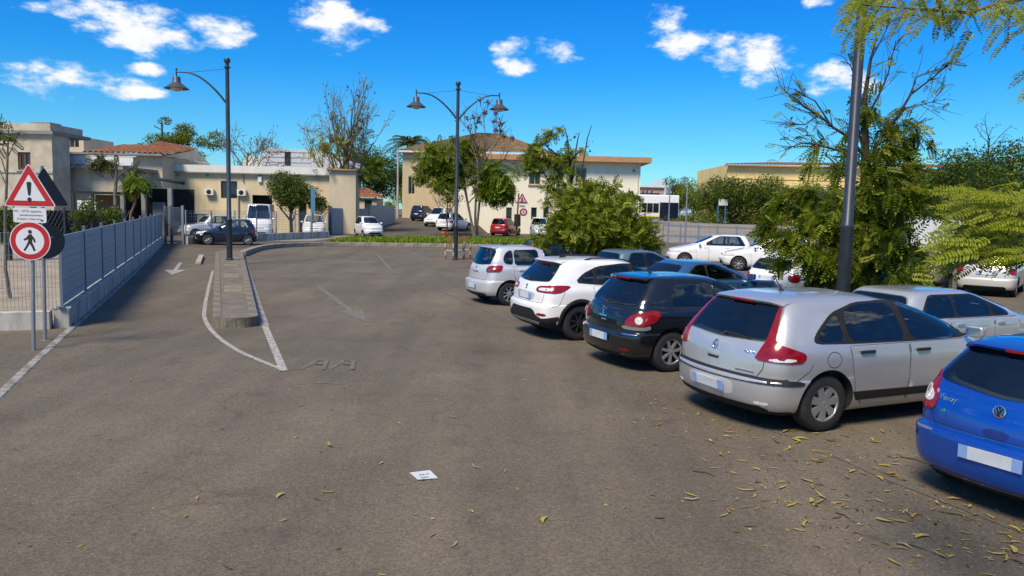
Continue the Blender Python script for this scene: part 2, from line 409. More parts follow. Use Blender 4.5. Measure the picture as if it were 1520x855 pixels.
def marking(name, pts, w, m, z=.006, kind='structure'):
    r = ribbon(pts, w); mb = MB()
    vs = [(*q.xy, z) for pr in r for q in pr]
    mb.add(vs, [(2*i, 2*i+1, 2*i+3, 2*i+2) for i in range(len(r)-1)]); o = mb.build(name, m); o['kind'] = kind; return o
def blocks(root, pts, d, w, h, m, name, gap=.012, jit=.004, z0=0.0):
    """separate stones along a line"""
    q = resample(pts, d)
    for i in range(len(q)-1):
        a, b = q[i], q[i+1]; t = (b-a).normalized(); L = (b-a).length-gap
        bm = bevel_box((L, w, h), min(.012, h*.3), 1)
        o = link(name, bm_mesh(bm, name, m, 30), root)
        o.location = (a+b)/2+V((0, 0, z0+h/2+rnd.uniform(-jit, jit))); o.rotation_euler.z = math.atan2(t.y, t.x)+rnd.uniform(-.004, .004)
# painted gutter stones along the mesh fence
gut = empty('gutter', kind='structure')
GST = worn_paint('gutter_white', (.29, .28, .26), .48, 5)
blocks(gut, spline([(-5.2, 6.7), (-6.28, 9.32), (-7.99, 13.62), (-12.4, 25.0), (-18.6, 40.5)]), 1.0, .13, .07, GST, 'gutter_stone', z0=-.055)
# traffic island with kerb stones
isl = empty('traffic_island', kind='structure')
near = V((-5.50, 15.25, 0)); far = V((-13.62, 37.0, 0)); tdir = (far-near).normalized(); ndir = V((tdir.y, -tdir.x, 0))
def island_outline(w0, w1, inset=0):
    out = []
    L = (far-near).length
    out.append(far-ndir*(w1-inset)); 
    for i in range(0, 13):
        th = math.pi*i/12; out.append(near-ndir*(w0-inset)*math.cos(th)*1.0-tdir*(.46-inset)*max(0, math.sin(th))**.75)
    out.append(far+ndir*(w1-inset))
    for i in range(1, 8):
        th = math.pi*i/8; out.append(far+ndir*(w1-inset)*math.cos(th)+tdir*(.5-inset)*math.sin(th))
    return out
oi = island_outline(.43, .60, .17)
MB().prism([(p.x, p.y) for p in oi], -.02, .185, mi=0).build('island_top', PAVE, isl)
# inset darker paving patches
for s0, s1 in ((4.3, 6.2), (8.4, 9.9), (13.0, 14.0)):
    a, b = near+tdir*s0, near+tdir*s1; w = .22
    MB().quad(*[(*p.xy, .189) for p in (a-ndir*w, a+ndir*w, b+ndir*w, b-ndir*w)]).build('paving_patch', mat('paving_patch', (.20, .17, .12), .9, noise=.3, scale=4), isl)
ring = island_outline(.43-.085, .60-.085); ring.append(ring[0])
rl = []
for i in range(len(ring)-1):
    k = max(1, int((ring[i+1]-ring[i]).length/.1)); rl += [ring[i].lerp(ring[i+1], j/k) for j in range(k)]
rl.append(ring[-1])
# long stones on the straights, short ones round the nose
def part_line(f): return [p for p in rl if f((p-near).dot(tdir))]
blocks(isl, [near+tdir*s-ndir*(.345+.17*s/23) for s in np.linspace(0.02, 22.9, 60)], 1.0, .17, .20, KERB, 'kerb_stone')
blocks(isl, [near+tdir*s+ndir*(.345+.17*s/23) for s in np.linspace(0.02, 22.9, 60)], 1.0, .17, .20, KERB, 'kerb_stone')
for c0, w, dpt, sg in ((near, .43, .46, -1), (far, .60, .5, 1)):
    n = 8; mb = MB()
    for i in range(n):
        a0, a1 = math.pi*i/n+.01, math.pi*(i+1)/n-.01
        q = []
        for a, k in ((a0, 1), ((a0+a1)/2, 1), (a1, 1), (a1, .66), ((a0+a1)/2, .66), (a0, .66)):
            q.append(c0+ndir*w*k*math.cos(a)+tdir*sg*dpt*k*max(0, math.sin(a))**.75)
        if sg > 0: q = q[::-1]
        MB().prism([(p.x, p.y) for p in q][::-1], 0, .20+rnd.uniform(-.003, .003)).build('kerb_stone', KERB, isl)
# kerb that bends away to the right, then the verge
kb = empty('far_kerb', kind='structure')
kc = spline([(-12.5, 35.6), (-13.3, 40.2), (-13.25, 43.2), (-12.3, 45.4), (-10.6, 46.9), (-8.2, 47.5), (-5.7, 47.9), (-2.5, 48.6), (1.5, 49.6), (7, 51)])
blocks(kb, kc, 1.0, .30, .24, mat('far_kerb_concrete', (.27, .24, .19), .9, noise=.35, scale=4, bump=.4, bscale=40, dirt=(.13, .115, .09)), 'kerb_stone')
verge = [(p.x, p.y) for p in [q for q in kc if q.x > -11.4]]
vo = [(7.5, 56), (2, 57.6), (-3, 58), (-7, 57), (-9.6, 53.5)]
VG = mat('verge_soil', (.055, .075, .018), .95, noise=.5, scale=2, bump=.5)
mb = MB(); mb.prism([(x, y+.16) for x, y in verge]+vo, -.02, .16); struct(mb.build('grass_verge', VG))
# painted lines
marking('lane_line', spline([at(316, 402), at(309, 430), at(303.5, 460), at(305, 476), at(320, 497), at(352, 520), at(390, 537), at(424, 551)]), .085, WHITEP)
gl = empty('channel', kind='structure')
blocks(gl, spline([at(362, 384), at(371, 416), at(381, 450), at(393, 484)]), 1.0, .20, .06, mat('channel_stone', (.27, .26, .245), .8, noise=.4, scale=3, dirt=(.12, .11, .10)), 'channel_stone', z0=-.05)
marking('lane_line', spline([at(393, 484), at(406, 515), at(421, 551)]), .12, WHITEP, z=.010)
marking('lane_line', spline([(-12.0, 36.6), (-12.1, 40), (-11.6, 42.3)]), .12, FAINTP)
def flat(name, pts, m, z=.006):
    return sheet(name, pts, z, m)
arr = [(-11.43, 25.7), (-12.2, 27.6), (-11.78, 27.75), (-12.9, 30.4), (-12.65, 30.5), (-11.52, 27.85), (-11.1, 28.0)]
ctr = V((-11.8, 27.6, 0))
a0 = V((-11.62, 25.75, 0)); dx = ndir; dy = tdir
def arrow(name, tip, L, hw, hl, sw, m):
    p = lambda u, v: (tip+dx*u+dy*v).xy
    mb = MB(); mb.add([(*p(0, 0), .006), (*p(hw, hl), .006), (*p(-hw, hl), .006)], [(0, 1, 2)])
    mb.add([(*p(-sw, hl), .006), (*p(sw, hl), .006), (*p(sw, L), .006), (*p(-sw, L), .006)], [(0, 1, 2, 3)])
    struct(mb.build(name, m))
arrow('lane_arrow', V((-11.35, 25.6, 0)), 5.6, .36, 2.0, .065, WHITEP)
tip = at(543, 478); base = at(472, 425); dx = V((-(tip-base).y, (tip-base).x, 0)).normalized(); dy = (base-tip).normalized()
arrow('lane_arrow', tip, (tip-base).length, .30, 1.9, .07, FAINTP)
# worn letters on the lot, faint bay lines
for px in (468, 510):
    c = at(px, 545)
    for iz, (u0, v0, u1, v1) in enumerate(((-.3, -.1, -.18, .3), (-.18, .3, .1, .28), (.1, .28, .3, -.12), (-.1, .1, .12, .1))):
        marking('worn_marking', [c+V((u0*.55, v0*1.7, 0)), c+V((u1*.55, v1*1.7, 0))], .07, SMUDGE, z=.006+.003*iz)
marking('worn_marking', [at(462, 568), at(505, 570)], .05, FAINTP)
for a, b in (((612, 415), (690, 448)), ((1145, 640), (1175, 648)), ((1235, 675), (1300, 705)), ((1300, 705), (1420, 752)), ((1420, 752), (1520, 792)), ((700, 452), (760, 478)), ((1060, 600), (1120, 628))):
    marking('bay_line', [at(*a), at(*b)], .05, BLUEP)
for a, b in (((440, 384), (485, 386)), ((600, 372), (640, 386)), ((500, 378), (530, 382)), ((560, 378), (580, 400))):
    marking('worn_marking', [at(*a), at(*b)], .10, FAINTP)
# loose kerb pieces left of the island
lk = empty('loose_kerb', label='short run of pale edging stones beside the traffic island', cat='kerb stones')
lk.location = (-12.95, 32.2, 0); 
q = [V((0, 0, 0))-tdir*2.2-ndir*.12, V((0, 0, 0))+tdir*2.4-ndir*.12]
blocks(lk, q, 1.1, .2, .12, mat('pale_kerb', (.34, .32, .27), .9, noise=.4, scale=4), 'edging_stone')
# paper sheet lying on the asphalt
pp = [at(608, 703), at(638, 700), at(650, 711), at(620, 714)]
me = MB(); me.add([(*p.xy, .012+.006*i) for i, p in enumerate(pp)], [(0, 3, 2, 1)][::-1])
pc = sum(pp, V())/4
po = MB().add([(p.x, p.y, .010+.005*(i % 2)) for i, p in enumerate(pp)]+[(p.x, p.y, .006+.005*(i % 2)) for i, p in enumerate(pp)], [(0, 3, 2, 1)[::-1][::-1], (4, 5, 6, 7), (0, 1, 5, 4), (1, 2, 6, 5), (2, 3, 7, 6), (3, 0, 4, 7)]).build('paper_sheet', mat('paper', (.50, .53, .56), .8, noise=.1, scale=20))
tag(po, 'crumpled white paper sheet lying flat on the asphalt', 'paper')
pr_ = MB()
for px0, py0, w in ((626, 704, .05), (634, 703, .03), (628, 711, .03), (630, 708, .07)):
    c = at(px0, py0, .0175); pr_.box(c, (w, .012, .001), .4)
pr_.build('print', mat('ink', (.27, .28, .30), .8), po)
# flat stone slab on the verge
sl_ = MB(); c = at(637, 355, .16); sl_.prism([(c.x-.85, c.y-.5), (c.x+.9, c.y-.45), (c.x+.6, c.y+.5), (c.x-.6, c.y+.55)], .16, .34); tag(sl_.build('stone_slab', mat('pale_stone', (.42, .43, .43), .8, noise=.2, scale=3)), 'pale stone slab lying on the grass verge', 'slab')
# ================================================================== fences, buildings, lamps, signs
CREAM = mat('cream_render', (.56, .465, .295), .9, noise=.22, scale=.8, bump=.15, bscale=25, streak=True)
CREAM2 = mat('pale_render', (.53, .45, .32), .9, noise=.16, scale=.7, bump=.15, bscale=25, streak=True)
WHITER = mat('white_render', (.74, .69, .53), .9, noise=.10, scale=.6, bump=.12, bscale=25, streak=True)
BAND = mat('parapet_white', (.62, .60, .55), .85, noise=.12, scale=.8, streak=True)
OLDWALL = mat('old_plaster', (.47, .415, .315), .92, noise=.22, scale=.9, bump=.3, bscale=15, dirt=(.33, .285, .21))
YELLOW = mat('yellow_render', (.74, .55, .23), .9, noise=.12, scale=.5, streak=True)
BROWNF = mat('brown_fascia', (.40, .22, .10), .8, noise=.15, scale=2)
TILE = mat('terracotta_tile', (.27, .10, .035), .88, noise=.55, scale=2.4, bump=.3, bscale=20, dirt=(.10, .05, .025))
TILEB = mat('brown_tile', (.19, .11, .055), .88, noise=.5, scale=1.2, bump=.3, bscale=20, dirt=(.075, .07, .03))
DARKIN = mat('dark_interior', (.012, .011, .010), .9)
SLATE = mat('grey_slab', (.20, .20, .20), .8, noise=.2, scale=3)
METALC = mat('grey_cladding', (.50, .52, .54), .5, noise=.08, scale=2)
WOODB = mat('brown_wood', (.14, .075, .035), .7, noise=.3, scale=6)
BLUEPANEL = mat('blue_grey_panel', (.23, .31, .36), .55, noise=.10, scale=2.5, streak=True)

# ---- slatted panel fence on its wall
fz = empty('panel_fence', label='long blue-grey slatted fence on a low concrete wall', cat='fence')
f0 = V((-8.45, 14.35, 0)); f1 = V((-20.35, 44.7, 0)); ft = (f1-f0).normalized(); fn = V((ft.y, -ft.x, 0)); fl = (f1-f0).length; fa = math.atan2(ft.y, ft.x)
nb = 11; bay = fl/nb
for i in range(nb):
    c = f0+ft*(bay*(i+.5))
    bm = bevel_box((bay-.012, .26, .40), .012, 1); o = link('wall_block', bm_mesh(bm, 'wall_block', CONC, 30), fz); o.location = c+V((0, 0, .15)); o.rotation_euler.z = fa
    bm = bevel_box((bay-.008, .32, .05), .01, 1); o = link('coping', bm_mesh(bm, 'coping', CONC, 30), fz); o.location = c+V((0, 0, .375)); o.rotation_euler.z = fa
slat = bm_mesh(bevel_box((bay-.004, .03, .142), .004, 1), 'slat', BLUEPANEL, 30)
post = MB().box((0, -.012, .705), (.05, .05, 1.41)).box((0, -.012, 1.425), (.065, .065, .03)).box((0, 0, .006), (.14, .12, .012)).mesh('post', mat('post_blue_grey', (.13, .165, .205), .5))
for i in range(nb+1):
    o = link('post', post, fz); o.location = f0+ft*(bay*i)+V((0, 0, .40)); o.rotation_euler.z = fa
    if i < nb:
        for k in range(9):
            o = link('slat', slat, fz); o.location = f0+ft*(bay*(i+.5))+V((0, 0, .50+.145*k+rnd.uniform(-.003, .003)))-fn*(-.0+.002*rnd.random()); o.rotation_euler.z = fa
# ---- welded mesh fence turning away from the corner
def wire_panel(a, b, z0, z1, dx, dz, r, name, parent, m):
    mb = MB(); L = (b-a).length; t = (b-a).normalized(); n = int(L/dx)
    for i in range(n+1):
        p = a+t*(L*i/n); mb.box((p.x, p.y, (z0+z1)/2), (r, r, z1-z0))
    k = max(1, int((z1-z0)/dz)); an = math.atan2(t.y, t.x)
    for j in range(k+1):
        z = z0+(z1-z0)*j/k; c = (a+b)/2; mb.box((c.x, c.y, z), (L, r, r), an)
    o = mb.build(name, m, parent); o['kind'] = 'stuff'; return o
wf = empty('mesh_fence', label='open wire mesh fence on a low wall beside the warning signs', cat='fence')
wd = V((-.933, -.36, 0)); we = f0+wd*4.2
wa = math.atan2(wd.y, wd.x)
for s0, s1 in ((.16, 2.1), (2.1, 4.2)):
    c = f0+wd*((s0+s1)/2); bm = bevel_box((s1-s0-.012, .26, .38), .012, 1); o = link('wall_block', bm_mesh(bm, 'wall_block', CONC, 30), wf); o.location = c+V((0, 0, .15)); o.rotation_euler.z = wa
wire_panel(f0+wd*.08, we, .36, 1.78, .06, .2, .006, 'wire_mesh', wf, GALV)
for s in (2.1, 4.2):
    o = link('post', post, wf); o.location = f0+wd*s+V((0, 0, .36)); o.rotation_euler.z = wa
# ---- yard gate and the mesh fence before the workshop
gt = empty('mesh_gate', label='blue-grey wire mesh gate closing the yard', cat='gate')
g0 = f1+V((.1, .25, 0)); g1 = at(272, 363); g2 = at(298, 361)
wire_panel(g0, g1, .12, 2.1, .07, .11, .022, 'wire_mesh', gt, POSTM)
for p in (g0, g1, g0.lerp(g1, .35)):
    MB().box((p.x, p.y, 1.12), (.12, .12, 2.24)).build('post', GALV if p is g1 else POSTM, gt)
for z in (.12, 1.1, 2.1): MB().box(((g0.x+g1.x)/2, (g0.y+g1.y)/2, z), ((g1-g0).length, .06, .06), math.atan2((g1-g0).y, (g1-g0).x)).build('rail', POSTM, gt)
yf = empty('yard_fence', label='thin wire fence on a low wall before the workshop', cat='fence')
y0, y1 = g1+V((.15, .05, 0)), at(487, 353); yt = (y1-y0).normalized(); ya = math.atan2(yt.y, yt.x); yl = (y1-y0).length
n = 7
for i in range(n):
    c = y0+yt*(yl*(i+.5)/n); bm = bevel_box((yl/n-.012, .25, .5), .012, 1); o = link('wall_block', bm_mesh(bm, 'wall_block', CONC, 30), yf); o.location = c+V((0, 0, .24)); o.rotation_euler.z = ya
    for p in ([y0] if i == 0 else [])+[y0+yt*(yl*(i+1)/n)]: MB().box((p.x, p.y, 1.24), (.06, .06, 1.5)).build('post', GALV, yf)
wire_panel(y0, y1, .55, 1.95, .16, .16, .011, 'wire_mesh', yf, GALV)
# ---- blue-grey boarded wall beside the lane
bw = empty('boarded_wall', label='blue-grey boarded wall where the lane begins', cat='wall')
def boards(root, a, b, h, bwid, m):
    L = (b-a).length; t = (b-a).normalized(); n = int(L/bwid); an = math.atan2(t.y, t.x)
    me = MB().box((0, 0, h/2), (L/n-.03, .05, h)).mesh('board', m)
    for i in range(n):
        p = a+t*(L*(i+.5)/n); o = link('board', me, root); o.location = p+V((0, 0, .05)); o.rotation_euler.z = an
    for z in (.4, h-.3): MB().box((*((a+b)/2+V((-t.y, t.x, 0))*.06).xy, z), (L, .05, .09), an).build('rail', POSTM, root)
b0, b1, b2 = at(492, 349), V((dep(546, 310, 70).x, 70, 0)), V((dep(586, 310, 82).x, 82, 0))
boards(bw, b0, b1, 2.2, 1.0, BLUEPANEL); boards(bw, b1+V((.1, .4, 0)), b2, 2.55, 1.3, BLUEPANEL)
MB().box((b0.x-.1, b0.y, 1.2), (.28, .28, 2.4)).build('post', POSTM, bw)

# ---- buildings
def facade(mb, O, u, W, H, holes, depth=.2, mi=0, n=None):
    O = V(O); u = V(u).normalized(); up = V((0, 0, 1)); n = u.cross(up)
    xs = sorted({0, W, *[h[0] for h in holes], *[h[2] for h in holes]}); zs = sorted({0, H, *[h[1] for h in holes], *[h[3] for h in holes]})
    P = lambda x, z, d=0: O+u*x+up*z-n*d
    for i in range(len(xs)-1):
        for j in range(len(zs)-1):
            cx, cz = (xs[i]+xs[i+1])/2, (zs[j]+zs[j+1])/2
            if any(h[0] < cx < h[2] and h[1] < cz < h[3] for h in holes): continue
            mb.quad(P(xs[i], zs[j]), P(xs[i+1], zs[j]), P(xs[i+1], zs[j+1]), P(xs[i], zs[j+1]), mi)
    for x0, z0, x1, z1 in holes:
        for a, b in (((x0, z0), (x1, z0)), ((x1, z0), (x1, z1)), ((x1, z1), (x0, z1)), ((x0, z1), (x0, z0))):
            mb.quad(P(*b), P(*a), P(*a, depth), P(*b, depth), mi)
def block(root, O, u, W, D, H, holes, m, name='wall', roofm=None):
    u = V(u).normalized(); n = u.cross(V((0, 0, 1))); mb = MB(); O = V(O); facade(mb, O, u, W, H, holes)
    a, b = O, O+u*W; c, d = b-n*D, a-n*D; up = V((0, 0, H))
    mb.quad(b, c, c+up, b+up); mb.quad(c, d, d+up, c+up); mb.quad(d, a, a+up, d+up); mb.quad(a+up, b+up, c+up, d+up)
    return mb.build(name, m, root)
def window(root, O, u, hole, framem, panem=None, mull=1, sill=None, depth=.14, fw=.07, name='window', bars=0):
    u = V(u).normalized(); n = u.cross(V((0, 0, 1))); x0, z0, x1, z1 = hole; O = V(O); mb = MB(); fr = Matrix((u, -n, V((0, 0, 1)))).transposed()
    P = lambda x, z, d: O+u*x+V((0, 0, z))-n*d
    for x in (x0+fw/2, x1-fw/2): mb.box(P(x, (z0+z1)/2, depth), (fw, .08, z1-z0-.004), frame=fr)
    for z in (z0+fw/2, z1-fw/2): mb.box(P((x0+x1)/2, z, depth), (x1-x0-2*fw-.004, .08, fw), frame=fr)
    for i in range(mull): mb.box(P(x0+(x1-x0)*(i+1)/(mull+1), (z0+z1)/2, depth), (fw*.8, .07, z1-z0-2*fw-.004), frame=fr)
    for i in range(bars): mb.box(P((x0+x1)/2, z0+(z1-z0)*(i+1)/(bars+1), depth), (x1-x0-2*fw-.004, .06, fw*.6), frame=fr)
    w = mb.build(name, framem, root)
    MB().box(P((x0+x1)/2, (z0+z1)/2, depth+.03), (x1-x0-.01, .02, z1-z0-.01), frame=fr).build('pane', panem or PANE, w)
    if sill: MB().box(P((x0+x1)/2, z0-.05, -.05), (x1-x0+.2, .22, .08), frame=fr).build('sill', sill, w)
    return w
def door_leaf(root, O, u, hole, m, depth=.15, name='door', handle=True):
    u = V(u).normalized(); n = u.cross(V((0, 0, 1))); x0, z0, x1, z1 = hole; O = V(O); fr = Matrix((u, -n, V((0, 0, 1)))).transposed()
    P = lambda x, z, d: O+u*x+V((0, 0, z))-n*d
    w = MB().box(P((x0+x1)/2, (z0+z1)/2, depth), (x1-x0-.01, .05, z1-z0-.01), frame=fr).build(name, m, root)
    if handle: MB().box(P(x1-.15, z0+1.0, depth-.05), (.12, .05, .03), frame=fr).build('handle', GALV, w)
    return w
def tiles(name, root, a, b, c, d, m, pitch=.28, step=.42, amp=.05, smooth=60):
    """tiled slope: eave a-b, ridge d-c (either end may narrow); rolls and steps are modelled"""
    a, b, c, d = map(V, (a, b, c, d)); nn = (b-a).cross(d-a).normalized()
    if nn.z < 0: nn = -nn
    L = (b-a).length; S = ((d-a).length+(c-b).length)/2; nu = max(2, int(L/pitch))*4; nv = max(1, int(S/step)); vs = []
    for j in range(nv):
        for k, v in ((0, j/nv), (1, (j+1)/nv)):
            p, q = a.lerp(d, v), b.lerp(c, v)
            for i in range(nu+1):
                t = i/nu; h = amp*abs(math.sin(math.pi*t*nu/4))+(.04 if k == 0 else .0)
                vs.append(p.lerp(q, t)+nn*h)
    fs = []; w = nu+1
    for r_ in range(2*nv-1): fs += [(r_*w+i, r_*w+i+1, (r_+1)*w+i+1, (r_+1)*w+i) for i in range(nu)]
    return MB().add(vs, fs).build(name, m, root, smooth)
def pxhole(O, Y, px0, py0, px1, py1):
    a = dep(px0, py1, Y); b = dep(px1, py0, Y); return (a.x-O[0], max(.02, a.z), b.x-O[0], b.z)

# ---- long low cream workshop
YB = 66.5; wk = empty('workshop_building', label='long cream workshop with white parapet and wall-hung cooling units', cat='building')
OB = V((dep(176, 300, YB).x, YB, 0)); xr_ = dep(490, 300, YB).x; WB = xr_-OB.x; HB = dep(340, 258, YB).z; HP = dep(340, 246, YB).z
hs = {k: pxhole(OB, YB, *v) for k, v in dict(a=(262, 289, 287, 316), b=(328, 269, 352, 294), c=(375, 290, 404, 346), d=(443, 302, 455, 346), e=(461, 294, 474, 306), f=(205, 275, 232, 346)).items()}
block(wk, OB, (1, 0, 0), WB, 9, HB, list(hs.values()), CREAM)
window(wk, OB, (1, 0, 0), hs['a'], BLACK, mull=1); window(wk, OB, (1, 0, 0), hs['b'], mat('blue_frame', (.035, .05, .08), .5), mull=1, bars=1); window(wk, OB, (1, 0, 0), hs['e'], BLACK)
door_leaf(wk, OB, (1, 0, 0), hs['c'], DARKIN, .9, 'roller_door', False); door_leaf(wk, OB, (1, 0, 0), hs['d'], DARKIN, .4); door_leaf(wk, OB, (1, 0, 0), hs['f'], DARKIN, .9, 'opening', False)
MB().box((OB.x+WB/2, YB+4.4, (HB+HP)/2+.002), (WB+.3, 9.4, HP-HB)).build('parapet', BAND, wk)
MB().box((OB.x+WB/2, YB-.33, HB+.05), (WB+.34, .07, .10)).build('parapet_lip', SLATE, wk)
# taller end bay
OE = V((dep(489, 300, YB-.4).x, YB-.4, 0)); WE = dep(528, 300, YB-.4).x-OE.x; HE = dep(508, 253, YB-.4).z
block(wk, OE, (1, 0, 0), WE, 1.6, HE, [], CREAM2, 'end_wall'); MB().box((OE.x+WE/2, OE.y+.7, HE+.06), (WE+.3, 2.0, .12)).build('end_coping', BROWNF, wk)
def ac_unit(px, py, s=.75):
    p = dep(px, py, YB-.25); a = empty('cooling_unit', p, label='white wall cooling unit beside the %s workshop window' % ('plain' if px < 330 else 'blue-framed'), cat='air conditioner')
    bm = bevel_box((s, .34, s*.72), .02, 1); link('casing', bm_mesh(bm, 'casing', WHITEPL), a)
    f = MB().lathe([(.001, -.176), (s*.26, -.178), (s*.28, -.172)], 16, axis='y'); f.build('fan_grille', BLACK, a, 40)
    MB().box((0, .1, -s*.40), (s*.8, .4, .04)).build('bracket', GALV, a)
ac_unit(311, 285); ac_unit(359, 286)
for px in (264, 308, 385): 
    p = dep(px, 260, YB-.08); MB().box(p, (.16, .16, .16)).build('wall_lamp', SLATE, wk)
p = dep(386, 266, YB-.1); MB().box(p, (.3, .2, .5)).build('meter_box', WHITEPL, wk)
MB().tube([dep(361, 245, YB-.1), dep(361, 270, YB-.1)], .05, 6).build('downpipe', SLATE, wk)
MB().tube([dep(354, 290, YB-.1), dep(354, 345, YB-.1)], .05, 6).build('downpipe', SLATE, wk)
# ---- grey-clad industrial shed behind
sh_ = empty('industrial_shed', label='pale grey clad shed rising behind the workshop roof', cat='building')
YS = 96; a = dep(390, 300, YS).x; b = dep(462, 300, YS).x; h0 = dep(430, 221, YS).z
block(sh_, (a, YS, 0), (1, 0, 0), b-a, 20, h0, [], METALC)
n = int((b-a)/1.0)
me = MB().box((0, 0, h0/2), (.10, .07, h0-.1)).mesh('cladding_rib', METALC)
me2 = MB().box((0, 0, 0), (b-a-.02, .05, .06)).mesh('cladding_joint', mat('joint_grey', (.3, .32, .34), .6))
for k in range(9): o = link('cladding_joint', me2, sh_); o.location = ((a+b)/2, YS-.02, h0-.4-.62*k)
MB().prism([(b+.02, YS+.01), (b+2.6, YS+.02), (b+2.6, YS+18), (b+.02, YS+18)], 0, h0*.93).build('lean_to', METALC, sh_)
MB().add([(b+.02, YS, 0), (b+2.6, YS, 0), (b+4.8, YS, 0), (b+4.8, YS, h0*.70), (b+2.6, YS, h0*.93), (b+.02, YS, h0*1.0), (b+4.8, YS+18, h0*.70), (b+2.6, YS+18, h0*.93)], [(0, 1, 4, 5), (1, 2, 3, 4), (4, 3, 6, 7)]).build('gable_wall', METALC, sh_)
MB().box((dep(427, 235, YS).x, YS-.05, dep(427, 235, YS).z), (.7, .08, 1.6)).build('vent', DARKIN, sh_)
a2 = dep(362, 300, YS+4).x; block(sh_, (a2, YS+4, 0), (1, 0, 0), a-a2+1, 14, dep(370, 232, YS+4).z, [], BAND, 'side_wall')
# ---- tiny tiled hut
YH = 80; ht = empty('tiled_hut', label='small hut with orange tiled hip roof past the workshop', cat='building')
a, b = dep(520, 300, YH).x, dep(559, 300, YH).x; hh = dep(545, 294, YH).z
ho = pxhole((a, YH, 0), YH, 541, 297, 552, 330)
block(ht, (a, YH, 0), (1, 0, 0), b-a, 4, hh, [ho], CREAM2); door_leaf(ht, (a, YH, 0), (1, 0, 0), ho, mat('green_door', (.02, .05, .04), .5))
e = .35; pk = V(((a+b)/2-.5, YH+2, dep(540, 280, YH+2).z))
A_, B_, C_, D_ = V((a-e, YH-e, hh)), V((b+e, YH-e, hh)), V((b+e, YH+4+e, hh)), V((a-e, YH+4+e, hh)); pk2 = pk+V((.6, 0, 0))
tiles('roof', ht, A_, B_, pk2, pk, TILE); tiles('roof', ht, B_, C_, pk2, pk2-V((0, .01, 0)), TILE); tiles('roof', ht, D_, A_, pk, pk+V((0, .01, 0)), TILE)
# ---- white two-storey building with brown eaves
YD = 81; wd_ = empty('white_house', label='white two-storey building with a broad flat brown eave', cat='building')
OD = V((dep(676, 300, YD).x, YD, 0)); XD = dep(949, 300, YD).x; WD = XD-OD.x; HD = dep(850, 240, YD).z
dh = {k: pxhole(OD, YD, *v) for k, v in dict(a=(785, 252, 803, 274), b=(827, 250, 837, 273), c=(854, 249, 871, 272), d=(751, 308, 760, 326), e=(788, 308, 797, 326), f=(806, 307, 815, 330), g=(717, 258, 733, 277)).items()}
block(wd_, OD, (1, 0, 0), WD, 12, HD, list(dh.values()), WHITER)
BEI = mat('beige_frame', (.42, .34, .22), .6)
for k in 'acg': window(wd_, OD, (1, 0, 0), dh[k], BEI, mull=1, sill=BEI, fw=.09)
window(wd_, OD, (1, 0, 0), dh['b'], BEI, mull=0, sill=BEI, fw=.09)
for k in 'def': window(wd_, OD, (1, 0, 0), dh[k], SLATE, mull=0, fw=.06)
HF = dep(850, 231, YD-1).z
MB().box((OD.x+WD/2+.3, YD+5.6, (HD+HF)/2+.001), (WD+1.3, 13.3, HF-HD)).build('eave', BROWNF, wd_)
MB().box((XD-.7, YD-.07, HD-.75), (.18, .14, .3)).build('wall_lamp', SLATE, wd_)
MB().tube([(XD-.25, YD-.08, .1), (XD-.25, YD-.08, HD-.02)], .05, 6).build('downpipe', WHITEPL, wd_)
MB().box((dep(863, 225, YD+6).x, YD+6, dep(863, 227, YD+6).z), (.5, .5, 1.2)).build('chimney', TILE, wd_)
# ---- older house with brown hip roof behind
YO = 97; oh = empty('brown_roof_house', label='older plastered house with brown tiled hip roof behind the white one', cat='building')
a, b = dep(597, 300, YO).x, dep(815, 300, YO).x; he = dep(700, 226, YO).z
block(oh, (a, YO, 0), (1, 0, 0), b-a, 13, he, [pxhole((a, YO, 0), YO, 606, 262, 616, 288)], mat('ochre_plaster', (.50, .38, .20), .9, noise=.3, scale=1, dirt=(.42, .36, .25), streak=True))
e = .7; A_, B_, C_, D_ = V((a-e, YO-e, he)), V((b+e, YO-e, he)), V((b+e, YO+13+e, he)), V((a-e, YO+13+e, he)); zr = dep(722, 198, YO+6.5).z
p1, p2 = V((dep(712, 200, YO+6.5).x, YO+6.5, zr)), V((dep(740, 200, YO+6.5).x, YO+6.5, zr))
tiles('roof', oh, A_, B_, p2, p1, TILEB, pitch=.4, step=.6, amp=.08); tiles('roof', oh, B_, C_, p2, p2-V((0, .02, 0)), TILEB, .4, .6, .08); tiles('roof', oh, D_, A_, p1, p1+V((0, .02, 0)), TILEB, .4, .6, .08)
MB().box(((a+b)/2, YO-.4, he-.12), (b-a+1.0, .8, .22)).build('eave', BAND, oh)
window(oh, (a, YO, 0), (1, 0, 0), pxhole((a, YO, 0), YO, 606, 262, 616, 288), BEI)
# ---- old house on the left with terrace wing
YA = 56; ol = empty('old_house', label='old plastered two-storey house with roof vent and tall brown window', cat='building')
xa, xb = dep(-90, 300, YA).x, dep(80, 300, YA).x; ha = dep(40, 199, YA).z
hw1 = pxhole((xa, YA, 0), YA, 27, 226, 45, 252)
block(ol, (xa, YA, 0), (1, 0, 0), xb-xa, 2.2, ha, [hw1], OLDWALL)
wv = window(ol, (xa, YA, 0), (1, 0, 0), hw1, mat('brown_shutter', (.13, .045, .03), .6), mull=1, sill=CONC, fw=.16)
MB().box(((xa+xb)/2, YA+2.2, ha+.12), (xb-xa+.5, 5, .24)).build('roof_slab', SLATE, ol)
MB().box(((xa+xb)/2-.2, YA+2.4, ha+.52), (xb-xa-.1, 4.2, .56)).build('roof_parapet', OLDWALL, ol)
p = dep(68, 189, YA+3); MB().box((p.x, p.y, p.z-.5), (.9, .9, 1.1)).build('chimney', OLDWALL, ol); MB().box((p.x, p.y, p.z+.25), (1.5, 1.5, .12)).build('chimney_cap', SLATE, ol)
